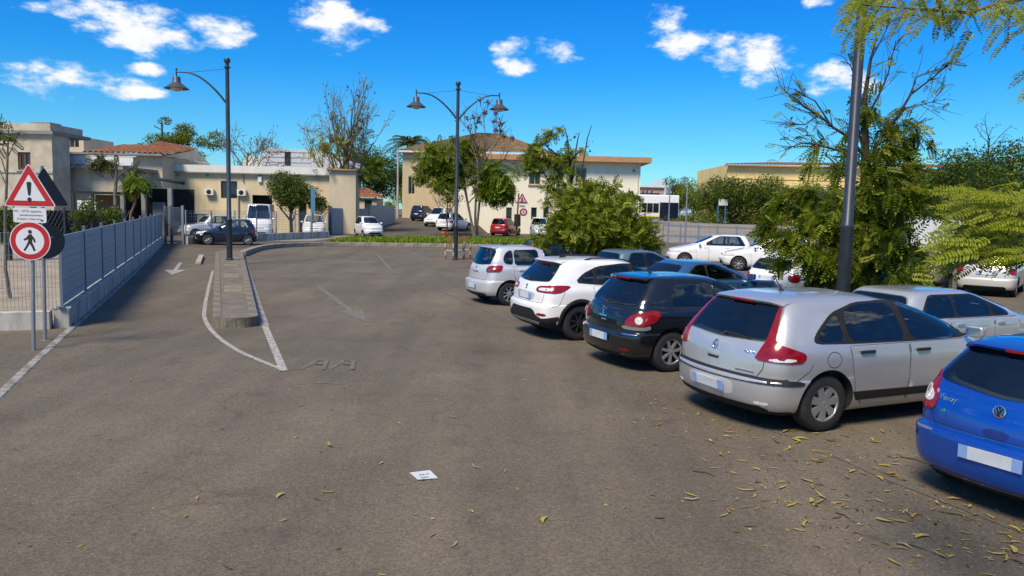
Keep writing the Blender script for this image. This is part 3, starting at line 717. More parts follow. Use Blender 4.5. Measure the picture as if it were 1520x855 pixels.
MB().box((xa+(xb-xa)/2, YA-.04, dep(40, 255, YA).z), (xb-xa+.02, .08, .16)).build('string_course', CONC, ol)
YT = 59; tw = empty('terrace_house', label='plastered terrace house with white balcony panels and orange tiled roof', cat='building')
xa, xb = dep(81, 300, YT).x, dep(182, 300, YT).x; hts = dep(130, 251, YT).z
hq = pxhole((xa, YT, 0), YT, 88, 300, 98, 318)
block(tw, (xa, YT, 0), (1, 0, 0), xb-xa, 7, hts, [], OLDWALL)
MB().box(((xa+xb)/2+.1, YT+3, hts+.12), (xb-xa+.7, 7.4, .24)).build('terrace_slab', SLATE, tw)
YU = 64; xc, xd = dep(86, 300, YU).x, dep(242, 300, YU).x; hu = dep(160, 230, YU).z
uh = [pxhole((xc, YU, 0), YU, x0, 231, x1, 249) for x0, x1 in ((95, 106), (110, 124), (138, 150), (180, 186))]
block(tw, (xc, YU, 0), (1, 0, 0), xd-xc, 10, hu, uh, CREAM2, 'upper_wall')
for h in uh: window(tw, (xc, YU, 0), (1, 0, 0), h, WHITEPL, mull=1)
MB().box((dep(185, 240, YU-.1).x, YU-.1, dep(185, 240, YU-.1).z), (.5, .12, 1.2)).build('shutter', mat('red_shutter', (.3, .03, .02), .6), tw)
pn = MB().box((0, 0, 0), (1.05, .05, .62)).mesh('balcony_panel', WHITEPL)
x = dep(89, 240, YT+.3).x; zb = hts+.24
for k in range(5): o = link('balcony_panel', pn, tw); o.location = (x+.6+1.12*k, YT+.25, zb+.42)
rl_ = MB().box((x+2.9, YT+.25, zb+.80), (5.9, .07, .06)).build('balcony_rail', WHITEPL, tw)
MB().box(((xc+xd)/2, YU-.3, hu+.06), (xd-xc+.6, .9, .16)).build('eave', SLATE, tw)
zr = dep(180, 212, YU+5).z
x0, x1, x2 = dep(124, 230, YU-.5).x, dep(185, 230, YU-.5).x, dep(245, 230, YU-.5).x
tiles('roof', tw, (x0, YU-.7, hu+.10), (x1-.1, YU-.7, hu+.10), (x1-.1, YU+6, zr-.15), (x0, YU+6, zr-.15), TILE, .42, .6, .12)
tiles('roof', tw, (x1-.1, YU-.75, hu+.11), (x2, YU-.75, hu+.11), (x2, YU+6, zr-.35), (x1-.1, YU+6, zr+.25), TILE, .42, .6, .12)
MB().add([(x2-.15, YU-.3, hu), (x2-.15, YU+9, hu), (x2-.15, YU+6, zr-.42)], [(0, 1, 2)]).build('gable_wall', CREAM2, tw)
ph = pxhole((dep(90, 300, YU+3).x, YU+3, 0), YU+3, 103, 207, 117, 219)
Op = V((dep(90, 300, YU+3).x, YU+3, 0)); block(tw, Op, (1, 0, 0), dep(127, 300, YU+3).x-Op.x, 5, dep(110, 203, YU+3).z, [ph], CREAM2, 'attic_wall'); window(tw, Op, (1, 0, 0), ph, BEI)
MB().prism([(dep(80, 200, YT+1).x, YT+1), (dep(92, 200, YT+1).x, YT+1), (dep(92, 200, YT+6).x, YT+6), (dep(78, 200, YT+6).x, YT+6)], hts, dep(85, 205, YT).z).build('stair_wall', BAND, tw)
MB().tube([dep(118, 203, YU+4), dep(118, 196, YU+4)], .03, 5).build('aerial', DARKMETAL, tw)
# ---- porch roof before the workshop
YC = 54; cn = empty('porch', label='dark open porch with thin flat roof on grey posts', cat='porch')
pA, pB = dep(176, 262, YC), dep(266, 268, YC)
mb = MB(); mb.add([(pA.x, YC, pA.z), (pB.x+.4, YC, pB.z-.1), (pB.x-.9, YC+3, pB.z-.25), (pA.x, YC+3, pA.z+.1), (pA.x, YC, pA.z+.14), (pB.x+.4, YC, pB.z+.03), (pB.x-.9, YC+3, pB.z-.1), (pA.x, YC+3, pA.z+.25)], [(3, 2, 1, 0), (4, 5, 6, 7), (0, 1, 5, 4), (1, 2, 6, 5), (2, 3, 7, 6), (3, 0, 4, 7)]).build('porch_roof', DARKMETAL, cn)
for px in (181, 214, 253): 
    p = dep(px, 300, YC+.3); MB().box((p.x, p.y, 1.7), (.28 if px > 200 else .4, .28, 3.4)).build('post', SLATE, cn)
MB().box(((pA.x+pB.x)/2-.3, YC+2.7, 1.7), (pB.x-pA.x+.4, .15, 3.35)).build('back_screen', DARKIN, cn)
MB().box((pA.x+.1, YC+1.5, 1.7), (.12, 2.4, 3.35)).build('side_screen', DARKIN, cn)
MB().box((dep(236, 300, YC+2).x, YC+2, 1.2), (.9, .1, 2.4)).build('grey_panel', SLATE, cn)
# ---- low dark lattice wall and pergola behind the fence
lw = empty('lattice_fence', label='low dark blue lattice fence with planting behind the slatted fence', cat='fence')
l0, l1 = V((dep(-40, 330, 40).x, 40, 0)), V((dep(176, 330, 46).x, 46, 0)); lt = (l1-l0).normalized(); la = math.atan2(lt.y, lt.x); ll = (l1-l0).length
LAT = mat('dark_lattice', (.02, .04, .055), .7)
mb = MB(); 
for i in range(int(ll/.22)):
    p = l0+lt*(.22*i)
    for sg in (-1, 1): mb.tube([p+V((0, -.01*sg, .15)), p+lt*sg*.9+V((0, -.01*sg, 1.85))], .022, 4, cap=False)
mb.build('lattice', LAT, lw)['kind'] = 'stuff'
MB().box(((l0.x+l1.x)/2, (l0.y+l1.y)/2+.25, .9), (ll, .08, 1.8), la).build('backing', DARKIN, lw)
for i in range(6): 
    p = l0+lt*(ll*i/5); MB().box((p.x, p.y-.05, 1.0), (.1, .1, 2.0)).build('post', DARKMETAL, lw)
pg = empty('pergola', label='small dark pergola with brown screen beyond the lattice', cat='pergola')
q0, q1 = dep(107, 292, 50), dep(172, 290, 50)
MB().box(((q0.x+q1.x)/2, 51.5, q0.z+.3), (q1.x-q0.x, 3.4, .14)).build('roof', BLACK, pg)
for px in (109, 138, 170): p = dep(px, 300, 50.2); MB().box((p.x, p.y, q0.z/2+.1), (.12, .12, q0.z+.2)).build('post', DARKMETAL, pg)
MB().box((dep(160, 300, 52).x, 52, 1.6), (1.6, .1, 2.4)).build('screen', WOODB, pg)
MB().box((dep(135, 300, 52.4).x, 52.4, 1.5), (1.8, .1, 1.8)).build('window_screen', WHITEPL, pg)
# ---- yellow hall on the rise
YE = 108; yl_ = empty('yellow_hall', label='yellow hall with shallow terracotta roof above the hedge', cat='building')
a, b = dep(1078, 300, YE).x, dep(1420, 300, YE).x; hE = dep(1200, 247, YE).z
eh = [pxhole((a, YE, 0), YE, 1251, 248, 1258, 262)]
block(yl_, (a, YE, 0), (1, 0, 0), b-a, 18, hE, eh, YELLOW); window(yl_, (a, YE, 0), (1, 0, 0), eh[0], BEI)
tiles('roof', yl_, (a-.6, YE-.7, hE), (b, YE-.7, hE+.2), (b, YE+9, hE+1.3), (a+9, YE+9, hE+1.0), TILE, .5, .8, .09)
MB().box(((a+b)/2, YE-.4, hE-.1), (b-a+1, .7, .18)).build('eave', BROWNF, yl_)
MB().box(((a+b)/2, YE-.05, dep(1250, 268, YE).z), (b-a, .1, .15)).build('string_course', YELLOW, yl_)
# ---- far house, hill
fh = empty('far_house', label='far pinkish house with arches beyond the bus', cat='building'); YF = 170
a, b = dep(940, 300, YF).x, dep(985, 300, YF).x; hF = dep(960, 278, YF).z
fhs = [pxhole((a, YF, 0), YF, x, 283, x+3.5, 292) for x in (953, 959, 966)]
block(fh, (a, YF, 0), (1, 0, 0), b-a, 12, hF, fhs, mat('pink_render', (.42, .26, .20), .9, noise=.2, scale=1)); MB().box(((a+b)/2, YF+6, hF+.2), (b-a+1, 13, .4)).build('roof', BAND, fh)
for h in fhs: window(fh, (a, YF, 0), (1, 0, 0), h, BAND, mull=0)
hl = MB(); vs = []
for i in range(25):
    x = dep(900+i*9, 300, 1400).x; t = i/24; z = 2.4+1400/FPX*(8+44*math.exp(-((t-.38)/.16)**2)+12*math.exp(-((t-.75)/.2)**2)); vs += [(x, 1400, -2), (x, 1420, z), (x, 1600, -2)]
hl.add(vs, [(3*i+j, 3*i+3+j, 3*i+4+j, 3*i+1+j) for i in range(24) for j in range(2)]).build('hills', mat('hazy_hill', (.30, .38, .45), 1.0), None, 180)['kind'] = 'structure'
# ---- raised street with rails, bus
rs = MB(); zt = 1.45
P = [(13, 66, 0.0), (60, 70, 0.0), (150, 86, zt), (16, 86, zt), (150, 420, zt), (16, 420, zt)]
rs.add(P, [(0, 1, 2, 3), (3, 2, 4, 5)]); rs.add([(13, 66, 0), (16, 86, zt), (16, 420, zt), (13, 420, 0)], [(0, 1, 2, 3)])
struct(rs.build('raised_street', mat('pale_asphalt', (.22, .195, .165), .9, noise=.2, scale=.4)))
gr = empty('guard_rail', label='long grey steel guard rail edging the raised street', cat='guard rail')
r0, r1 = V((dep(985, 330, 60).x, 60, 0)), V((dep(1190, 330, 52).x, 52, 0)); rt = (r1-r0).normalized(); ra = math.atan2(rt.y, rt.x); rL = (r1-r0).length
for z in (.75, 1.55): MB().box(((r0.x+r1.x)/2, (r0.y+r1.y)/2, z), (rL, .05, .09 if z > 1 else .16), ra).build('rail', GALV, gr)
for i in range(8): p = r0+rt*(rL*i/7); MB().box((p.x, p.y+.05, .85), (.09, .09, 1.7)).build('post', GALV, gr)
wire_panel(r0, r1, .2, 1.5, .4, .3, .015, 'wire_mesh', gr, GALV)
YBUS = 104; bs = empty('bus', label='white and dark blue bus standing beyond the guard rail', cat='bus')
a, b = dep(930, 310, YBUS).x, dep(1008, 310, YBUS).x; z0 = 1.45; z1 = dep(975, 293, YBUS).z+.35; L = b-a; xm = (a+b)/2
bm = bevel_box((L, 2.5, z1-z0-.45), .18, 3); o = link('body', bm_mesh(bm, 'body', P_WHITE), bs); o.location = (xm, YBUS+1.25, (z0+.45+z1)/2)
for k in range(5):
    w_ = (L-3.0)/5; x = a+.3+w_*(k+.5); MB().box((x, YBUS-.01, z0+1.75), (w_-.06, .04, 1.25)).build('side_window', BUSGLASS, bs)
MB().box((b-1.35, YBUS-.012, z0+1.45), (2.5, .03, 2.1)).build('blue_panel', P_DKBLUE, bs); MB().box((b+.01, YBUS+1.25, z0+1.7), (.04, 2.1, 1.2)).build('windshield', BUSGLASS, bs)
MB().box((xm-.4, YBUS+1.2, z1+.12), (2.6, 1.6, .25)).build('roof_unit', P_DKBLUE, bs)
MB().box((xm, YBUS-.01, z0+.62), (L-.6, .03, .14)).build('stripe', mat('yellow_stripe', (.6, .5, .05), .5), bs)
for x in (a+1.4, b-1.7):
    MB().lathe([(.001, 0), (.3, 0), (.32, .02), (.47, .02), (.5, .06), (.5, .25)], 20, (x, YBUS-.03, z0+.5), axis='y').build('wheel', RUBBER, bs, 40)
# ---- white yard wall far right
ww = empty('white_yard_wall', label='white panelled wall behind the drooping fronds', cat='wall'); a, b = dep(1340, 340, 40), dep(1432, 340, 40)
hW = dep(1390, 325, 40).z
for i in range(4):
    x = a.x+(b.x-a.x)*(i+.5)/4; MB().box((x, 40, hW/2), ((b.x-a.x)/4-.02, .12, hW)).build('panel', WHITEPL, ww)
MB().box(((a.x+b.x)/2, 40, hW+.06), (b.x-a.x+.2, .2, .10)).build('coping', SLATE, ww)
# grey retaining screen along the lane, utility pole and wire
sc_ = empty('grey_screen', label='dark grey screen wall behind the parked cars in the lane', cat='wall'); a, b = dep(640, 310, 108), dep(695, 310, 108)
for i in range(5): x = a.x+(b.x-a.x)*(i+.5)/5; MB().box((x, 108, 2.1), ((b.x-a.x)/5-.05, .2, 4.2)).build('panel', mat('charcoal_panel', (.035, .038, .042), .8), sc_)
up_ = empty('utility_pole', label='thin concrete pole with sagging wires before the ochre house', cat='pole'); p = dep(590, 330, 92)
MB().tube([(p.x, 92, 0), (p.x, 92, dep(590, 222, 92).z)], [.16, .10], 8).build('pole', CONC, up_, 60); 
q = V((p.x, 92, dep(590, 226, 92).z)); e = dep(545, 240, 84)
MB().tube([q.lerp(e, t)-V((0, 0, 1.2*math.sin(math.pi*t))) for t in np.linspace(0, 1, 12)], .025, 4).build('wire', BLACK, up_)
e2 = dep(640, 215, 97); MB().tube([q.lerp(e2, t)-V((0, 0, .6*math.sin(math.pi*t))) for t in np.linspace(0, 1, 10)], .025, 4).build('wire', BLACK, up_)
# thin posts around the far street, board on blue legs
for (px, pt, pb, Y, lab) in ((992, 278, 341, 62, 'slim pale lamp mast at the guard rail by the bus'), (1017, 264, 352, 55, 'tall slim grey mast beside the guard rail'), (654, 285, 335, 100, 'slim white post standing beside the lane cars'), (444, 306, 350, 62, 'thin grey post standing before the workshop fence'), (462, 320, 356, 57, 'short grey post at the end of the wire fence')):
    p = dep(px, pb, Y); t = dep(px, pt, Y); r_ = empty('street_mast', (p.x, Y, 0), label=lab, cat='mast'); MB().tube([(0, 0, 0), (0, 0, t.z)], [.07, .045], 8).build('mast', GALV, r_, 60); MB().box((-.18 if px > 900 else 0, 0, t.z), (.5 if px > 900 else .12, .1, .06)).build('head', GALV, r_)
bd = empty('notice_board', label='white board on two blue legs before the hedge', cat='sign'); a, b = dep(1066, 305, 88), dep(1077, 305, 88); zt = dep(1072, 296, 88).z; zm = dep(1072, 305, 88).z
BLU = mat('blue_paint', (.03, .12, .32), .5)
for p in (a, b): MB().box((p.x, 88, (zm+1.45)/2), (.14, .14, zm-1.45)).build('leg', BLU, bd)
MB().box(((a.x+b.x)/2+.1, 87.9, (zt+zm)/2), (1.0, .08, zt-zm)).build('board', WHITEPL, bd)
for k in range(4):
    x = dep(1085+9*k, 312, 92).x; o = MB().box((x, 92, 1.95), (.75, .6, 1.0)).build('bin', BLU); bm = None
    tag(o, ('first blue waste bin beside the notice board', 'second blue waste bin from the notice board', 'third blue waste bin from the notice board', 'blue waste bin farthest from the notice board')[k], 'bin', 'blue bins before the hedge'); MB().box((x, 92, 2.49), (.8, .66, .07)).build('lid', mat('dark_blue_lid', (.02, .05, .14), .5), o)

# ---- street lamps
def lamp(loc, h, arms, label, rz=0, r0=.11, r1=.075, sleeve=1.55):
    t = empty('street_lamp', loc, rz, label, 'street lamp', 'street lamps around the lot')
    MB().lathe([(r0*1.35, 0), (r0*1.35, .05), (r0*1.02, .08), (r0, sleeve), (r0*1.06, sleeve+.01), (r0*1.06, sleeve+.06), (r1*1.15, sleeve+.10), (r1, h-.5), (r1*.95, h-.32), (r1*1.7, h-.31), (r1*1.7, h-.27), (r1, h-.25), (r1*.95, h-.12), (r1*1.5, h-.10), (r1*1.7, h-.02), (r1*1.3, h+.05), (.001, h+.08)], 18).build('pole', DARKMETAL, t, 40)
    for sg in arms:
        pts = []; reach = 1.85; zb = h-1.62; zt = h-.52
        for i in range(13):
            u = i/12; pts.append((sg*(r1+reach*(1-(1-u)**1.55)) if 0 else sg*(r1+reach*u), 0, zb+(zt-zb)*math.sin(min(1, u*1.18)*math.pi/2)**.9))
        MB().tube(pts, [.042-.014*i/12 for i in range(13)], 8).build('arm', DARKMETAL, t, 60)
        x = sg*(r1+reach)
        MB().tube([(x, 0, zt+.09), (x, 0, zt-.20)], .026, 8).lathe([(.001, .1), (.04, .07), (.04, .02), (.001, 0)], 10, (x, 0, zt+.06)).build('hanger', DARKMETAL, t, 60)
        hd = MB().lathe([(.03, zt-.16), (.12, zt-.18), (.145, zt-.22), (.15, zt-.38), (.18, zt-.42), (.24, zt-.47), (.38, zt-.58), (.46, zt-.63), (.45, zt-.645), (.24, zt-.60), (.001, zt-.58)], 26, (x, 0, 0)).build('lamp_shade', mat('lamp_shade_paint', (.06, .075, .095), .45, metal=.2), t, 40)
        MB().lathe([(.235, zt-.615), (.22, zt-.66), (.15, zt-.72), (.001, zt-.75)], 20, (x, 0, 0)).build('bulb_cover', mat('frosted_cover', (.60, .52, .38), .3), hd, 60)
        MB().tube([(sg*r1, 0, h-.35), (sg*(r1+reach*.72), 0, zt-.0)], .008, 5).build('stay_wire', DARKMETAL, t)
    return t
pL = at(341, 393); lamp((pL.x, pL.y, .185), dep(338, 88, pL.y).z-.2, (-1,), 'tall dark street lamp with one arm on the traffic island', rz=R(3))
p2 = at(676, 386); lamp(p2, dep(680, 123, p2.y).z, (-1, 1), 'tall dark street lamp with two arms by the low barriers', rz=R(4))
pR = V((6.27, 14.55, 0)); lamp(pR, 9.4, (1, -1), 'thick grey street lamp pole rising past the parked cars', r0=.122, r1=.084, sleeve=2.22, rz=R(95))

# ---- low red and white barriers round the double lamp
RW = mat('barrier_red', (.27, .07, .04), .6, noise=.3, scale=8); RWW = mat('barrier_white', (.40, .35, .29), .6)
for i, (px0, px1) in enumerate(((661, 673), (676, 688), (689, 698))):
    a, b = at(px0, 385-i), at(px1, 386-i); br_ = empty('barrier', (a+b)/2, label=('low red hoop barrier nearest the grass side of the lamp', 'low red hoop barrier directly behind the lamp post', 'short red post barrier next to the pale hatchback')[i], cat='barrier', group='red barriers round the lamp post')
    h = .78
    for p in (a, b):
        q = p-(a+b)/2
        for k in range(4): MB().tube([(q.x, q.y, h*k/4), (q.x, q.y, h*(k+1)/4)], .045, 8).build('post', RW if k % 2 == 0 else RWW, br_, 60)
    q0, q1 = a-(a+b)/2, b-(a+b)/2
    MB().tube([(q0.x, q0.y, h*.55), (q1.x, q1.y, h*.55)], .03, 6).build('rail', RWW, br_, 60)
    MB().lathe([(.001, -.02), (.12, -.02), (.12, .02), (.001, .02)], 14, (q0.x*.2, -.1, h+.18), axis='y').build('disc', RW, br_, 40)
# ---- road signs
SIGNW = mat('sign_white', (.60, .61, .62), .4, noise=.05, scale=6); SIGNR = mat('sign_red', (.42, .012, .014), .4, noise=.06, scale=6); SIGNK = mat('sign_black', (.015, .015, .016), .5); SIGNG = mat('sign_back_grey', (.018, .024, .031), .5, noise=.15, scale=4)
def tri(r, y0=0):
    return [(r*math.cos(R(90+120*k)), r*math.sin(R(90+120*k))+y0) for k in range(3)]
def rounded(poly, d, n=5):
    out = []
    for i in range(len(poly)):
        p0, p1, p2 = V(poly[i-1]), V(poly[i]), V(poly[(i+1) % len(poly)]); a = p1+(p0-p1).normalized()*d; b = p1+(p2-p1).normalized()*d
        for k in range(n+1):
            t = k/n; out.append(a*(1-t)**2+p1*2*t*(1-t)+b*t*t)
    return out
def plate_mesh(poly, z0, z1, m, name, parent, fr, loc):
    o = MB().prism([tuple(p) for p in poly], z0, z1).build(name, m, parent); o.matrix_local = f4(fr, loc); return o
def walker(s):
    """pedestrian pictogram parts: outlines in the sign's own plane"""
    return [[(-.02*s, .16*s), (.05*s, .16*s), (.07*s, .05*s), (.05*s, -.05*s), (-.04*s, -.05*s), (-.05*s, .05*s)],
            [(.0, -.03*s), (.055*s, -.05*s), (.10*s, -.16*s), (.135*s, -.27*s), (.085*s, -.28*s), (.045*s, -.18*s), (-.01*s, -.08*s)],
            [(-.045*s, -.03*s), (.01*s, -.05*s), (-.05*s, -.16*s), (-.13*s, -.28*s), (-.17*s, -.26*s), (-.10*s, -.15*s)],
            [(-.02*s, .155*s), (-.10*s, .06*s), (-.155*s, .03*s), (-.14*s, -.01*s), (-.07*s, .02*s), (-.01*s, .09*s)],
            [(.04*s, .155*s), (.12*s, .05*s), (.14*s, -.05*s), (.10*s, -.055*s), (.08*s, .02*s), (.03*s, .09*s)],
            [(.01*s+.048*s*math.cos(t), .225*s+.048*s*math.sin(t)) for t in np.linspace(0, 2*math.pi, 14)[:-1]]]
ps = at(50, 520); sg = empty('road_sign', ps, label='road sign with exclamation triangle over a red-ringed walking figure', cat='road sign')
Ysg = ps.y; fr = face_frame(V((.10, -1, 0)))
hz_ = lambda px, py: dep(px, py, Ysg)-ps
MB().tube([(0, 0, 0), hz_(44, 250)+V((0, .05, 0))], .03, 10).build('post', GALV, sg, 60)
c1 = hz_(45.5, 285)+V((0, -.03, 0)); 
def triangle_sign(parent, loc, fr, r, mark=True, back=False):
    o = plate_mesh(rounded(tri(r), r*.13), -.012, 0, SIGNG if back else SIGNW, 'warning_triangle', parent, fr, loc)
    if back: return o
    pl = lambda poly, z, m, n: MB().prism([tuple(p) for p in poly], 0, z).build(n, m, o)
    pl(rounded(tri(r*.945), r*.10), .003, SIGNR, 'red_border'); pl(rounded(tri(r*.60), r*.03), .006, SIGNW, 'white_field')
    return o
t1 = triangle_sign(sg, c1, fr, .455)
pl = lambda o, poly, z0, z1, m, n: MB().prism([tuple(p) for p in poly], z0, z1).build(n, m, o)
pl(t1, rounded([(-.038, .155), (-.018, -.055), (.018, -.055), (.038, .155)], .02), .004, .009, SIGNK, 'exclamation_bar')
pl(t1, [(.032*math.cos(t), -.115+.032*math.sin(t)) for t in np.linspace(0, 2*math.pi, 17)[:-1]], .004, .009, SIGNK, 'exclamation_dot')
c2 = hz_(46, 319.5)+V((0, -.03, 0)); w, h = .245, .115
pt = plate_mesh(rounded([(-w, -h), (w, -h), (w, h), (-w, h)], .03), -.01, 0, SIGNW, 'text_plate', sg, fr, c2)
for s, x, y, z in (('MC.  OTTir quinnno', -.03, .06, .048), ('Onndionnommiaro', .02, .0, .044), ('Si Festivi | Hidei fuclo', -.01, -.06, .042)):
    t = text_mesh(s, z, 'lettering', SIGNK, pt, Matrix.Translation((x, y, .001)), .001)
pl(pt, [(.16, -.09), (.20, -.09), (.20, -.07), (.16, -.07)], .0, .003, SIGNK, 'mark')
c3 = hz_(46.5, 357.5)+V((0, -.03, 0)); circ = lambda r, n=40: [(r*math.cos(2*math.pi*k/n), r*math.sin(2*math.pi*k/n)) for k in range(n)]
rd = plate_mesh(circ(.305), -.012, 0, SIGNW, 'round_sign', sg, fr, c3); pl(rd, circ(.29), 0, .003, SIGNR, 'red_ring'); pl(rd, circ(.212), .0, .006, SIGNW, 'white_disc')
mb = MB()
for k, q in enumerate(walker(.60)): mb.prism([(x*1.0-.0, y+.01) for x, y in q], .0055, .0085+.0004*k)
mb.build('walking_figure', SIGNK, rd)
# its neighbour, seen from the back
pb = at(67, 505); sb = empty('road_sign', pb, label='dark backs of a triangle and a round sign on the second post', cat='road sign'); Yb = pb.y
hb = lambda px, py: dep(px, py, Yb)-pb
MB().tube([(0, 0, 0), hb(62, 246)], .03, 10).build('post', GALV, sb, 60)
frb = face_frame(V((1.25, -1, 0)))
triangle_sign(sb, hb(69, 286)+V((0, -.05, 0)), frb, .43, back=True)
plate_mesh(circ(.29), -.012, 0, SIGNG, 'round_sign', sb, frb, hb(70, 358)+V((.02, -.05, 0)))
MB().box((0, 0, .004), (.10, .02, .008)).build('bracket', GALV, sb).matrix_local = f4(frb, hb(77, 352)+V((0, -.06, 0)))
bx = MB().box((0, 0, 0), (.14, .10, .006)).build('base_plate', GALV, sb)
# sign cluster before the white building
pm = at(766, 352); sm = empty('road_sign', pm, label='rusty sign post with red triangle and ringed number six', cat='road sign'); hm = lambda px, py: dep(px, py, pm.y)-pm
RUST = mat('rusty_post', (.16, .075, .04), .8, noise=.3, scale=6)
MB().tube([(0, 0, 0), hm(770, 287)], .07, 8).build('post', RUST, sm, 60); frm = face_frame(V((0, -1, 0)))
tm = triangle_sign(sm, hm(775, 297)+V((0, -.1, 0)), frm, .66)
pl(tm, [(-.07, -.10), (.07, -.10), (.07, .2), (-.07, .2)], .004, .012, SIGNK, 'pictogram'); pl(tm, [(-.25, -.19), (.25, -.19), (.22, -.13), (-.22, -.13)], .004, .012, SIGNK, 'pictogram')
rm_ = plate_mesh(circ(.36), -.012, 0, SIGNW, 'round_sign', sm, frm, hm(777, 315)+V((0, -.1, 0))); pl(rm_, circ(.35), 0, .004, SIGNR, 'red_ring'); pl(rm_, circ(.22), 0, .008, SIGNW, 'white_disc')
text_mesh('6', .34, 'number', SIGNK, rm_, Matrix.Translation((0, 0, .009)), .003)
pm2 = plate_mesh([(-.3, -.14), (.3, -.14), (.3, .14), (-.3, .14)], -.01, 0, SIGNW, 'text_plate', sm, frm, hm(775, 306)+V((0, -.1, 0))); pl(pm2, [(-.22, -.03), (.22, -.03), (.22, .03), (-.22, .03)], 0, .004, SIGNK, 'text_line')
MB().tube([hm(768, 318)+V((0, -.05, 0)), hm(768, 336)+V((0, -.05, 0))], .3, 7).build('ivy_clump', mat('dark_ivy', (.03, .035, .02), .9), sm)
# blue sign by the yard tree
bsn = empty('blue_sign_post', at(465, 352), label='narrow blue sign panel on a post before the workshop', cat='sign'); hh_ = dep(465, 280, bsn.location.y).z; MB().box((0, 0, hh_/2), (.09, .09, hh_)).build('post', POSTM, bsn); MB().box((0, -.06, hh_-.9), (.32, .05, 1.9)).build('panel', mat('sign_blue', (.06, .17, .28), .5), bsn)
# ================================================================== vehicles
TRIM = mat('dark_headlining', (.06, .06, .06), .9); TRIM2 = mat('seat_fabric', (.14, .135, .13), .9, noise=.2, scale=20)
PLATE = mat('number_plate', (.55, .57, .60), .5, noise=.12, scale=6)
PLATEB = mat('plate_blue_band', (.22, .34, .60), .5)
WELL = mat('wheel_well', (.010, .010, .010), .95)
RIMS = mat('alloy_rim', (.42, .43, .44), .35, metal=.7)
RIMD = mat('dark_alloy_rim', (.03, .03, .032), .35, metal=.5)
HUBD = mat('brake_dark', (.03, .03, .032), .7)

def pch(ts, vs, t):
    # monotone cubic interpolation of one column
    n = len(ts); h = np.diff(ts); d = np.diff(vs)/h; m = np.zeros(n)
    for i in range(1, n-1):
        if d[i-1]*d[i] > 0:
            w1 = 2*h[i]+h[i-1]; w2 = h[i]+2*h[i-1]; m[i] = (w1+w2)/(w1/d[i-1]+w2/d[i])
    m[0] = d[0]; m[-1] = d[-1]
    i = np.clip(np.searchsorted(ts, t, side='right')-1, 0, n-2)
    s = (t-ts[i])/h[i]; H = h[i]
    return ((1+2*s)*(1-s)**2)*vs[i]+s*(1-s)**2*H*m[i]+s*s*(3-2*s)*vs[i+1]+s*s*(s-1)*H*m[i+1]

class CarShape:
    """keys: rows (z, x_rear, x_front, half_width, rear_bow, rear_corner, front_bow, front_corner)"""
    def __init__(s, keys):
        K = np.array(keys, float); s.K = K
        t = np.concatenate([[0], np.cumsum(np.hypot(np.diff(K[:, 0]), .35*np.abs(np.diff(K[:, 1]))+.2*np.abs(np.diff(K[:, 2]))+.5*np.abs(np.diff(K[:, 3])))+.01)])
        s.t = t
        tt = []
        for i in range(len(t)-1): tt += list(np.linspace(t[i], t[i+1], 4, endpoint=False))
        tt.append(t[-1]); s.tt = np.array(tt)
        s.fine = np.stack([pch(t, K[:, c], s.tt) for c in range(8)], 1)
    def at(s, z, c):
        return float(np.interp(z, s.fine[:, 0], s.fine[:, c]))
    def xr(s, z): return s.at(z, 1)
    def xf(s, z): return s.at(z, 2)
    def hw(s, z): return s.at(z, 3)
    def loop(s, row, sub=4):
        z, xr, xf, hw, br, cr, bf, cf = row
        half = [(xr, 0), (xr+br*.28, hw*.5), (xr+br, hw*.86), (xr+br+cr, hw*.978), (xr+(xf-xr)*.36, hw), (xr+(xf-xr)*.64, hw*.998),
                (xf-bf-cf, hw*.965), (xf-bf, hw*.82), (xf-bf*.3, hw*.46), (xf, 0)]
        pts = half+[(x, -y) for x, y in half[-2:0:-1]]
        P = np.array(pts); n = len(P); out = []
        for i in range(n):
            p0, p1, p2, p3 = P[i-1], P[i], P[(i+1) % n], P[(i+2) % n]
            # centripetal tangents keep the corners clean
            d01 = max(np.linalg.norm(p1-p0)**.5, 1e-4); d12 = max(np.linalg.norm(p2-p1)**.5, 1e-4); d23 = max(np.linalg.norm(p3-p2)**.5, 1e-4)
            m1 = (p1-p0)/d01-(p2-p0)/(d01+d12)+(p2-p1)/d12; m2 = (p2-p1)/d12-(p3-p1)/(d12+d23)+(p3-p2)/d23
            m1 = m1*d12; m2 = m2*d12
            for k in range(sub):
                u = k/sub
                out.append(((2*u**3-3*u**2+1)*p1+(u**3-2*u**2+u)*m1+(-2*u**3+3*u**2)*p2+(u**3-u**2)*m2))
        return [(x, y, z) for x, y in out]
    def mesh(s, rake=None):
        vs = []; fs = []; sub = 4
        for row in s.fine: vs += s.loop(row, sub)
        n = 18*sub; k = len(s.fine)
        for i in range(k-1):
            for j in range(n):
                fs.append((i*n+j, (i+1)*n+j, (i+1)*n+(j+1) % n, i*n+(j+1) % n))
        for i, flip in ((0, False), (k-1, True)):
            b = i*n; h = n//2
            for j in range(h):
                a, a2, c, c2 = b+j, b+j+1, b+(n-j) % n, b+(n-j-1) % n
                q = [a, a2, c2, c]
                q = list(dict.fromkeys(q))
                if len(q) > 2: fs.append(tuple(q if not flip else q[::-1]))
        return vs, fs

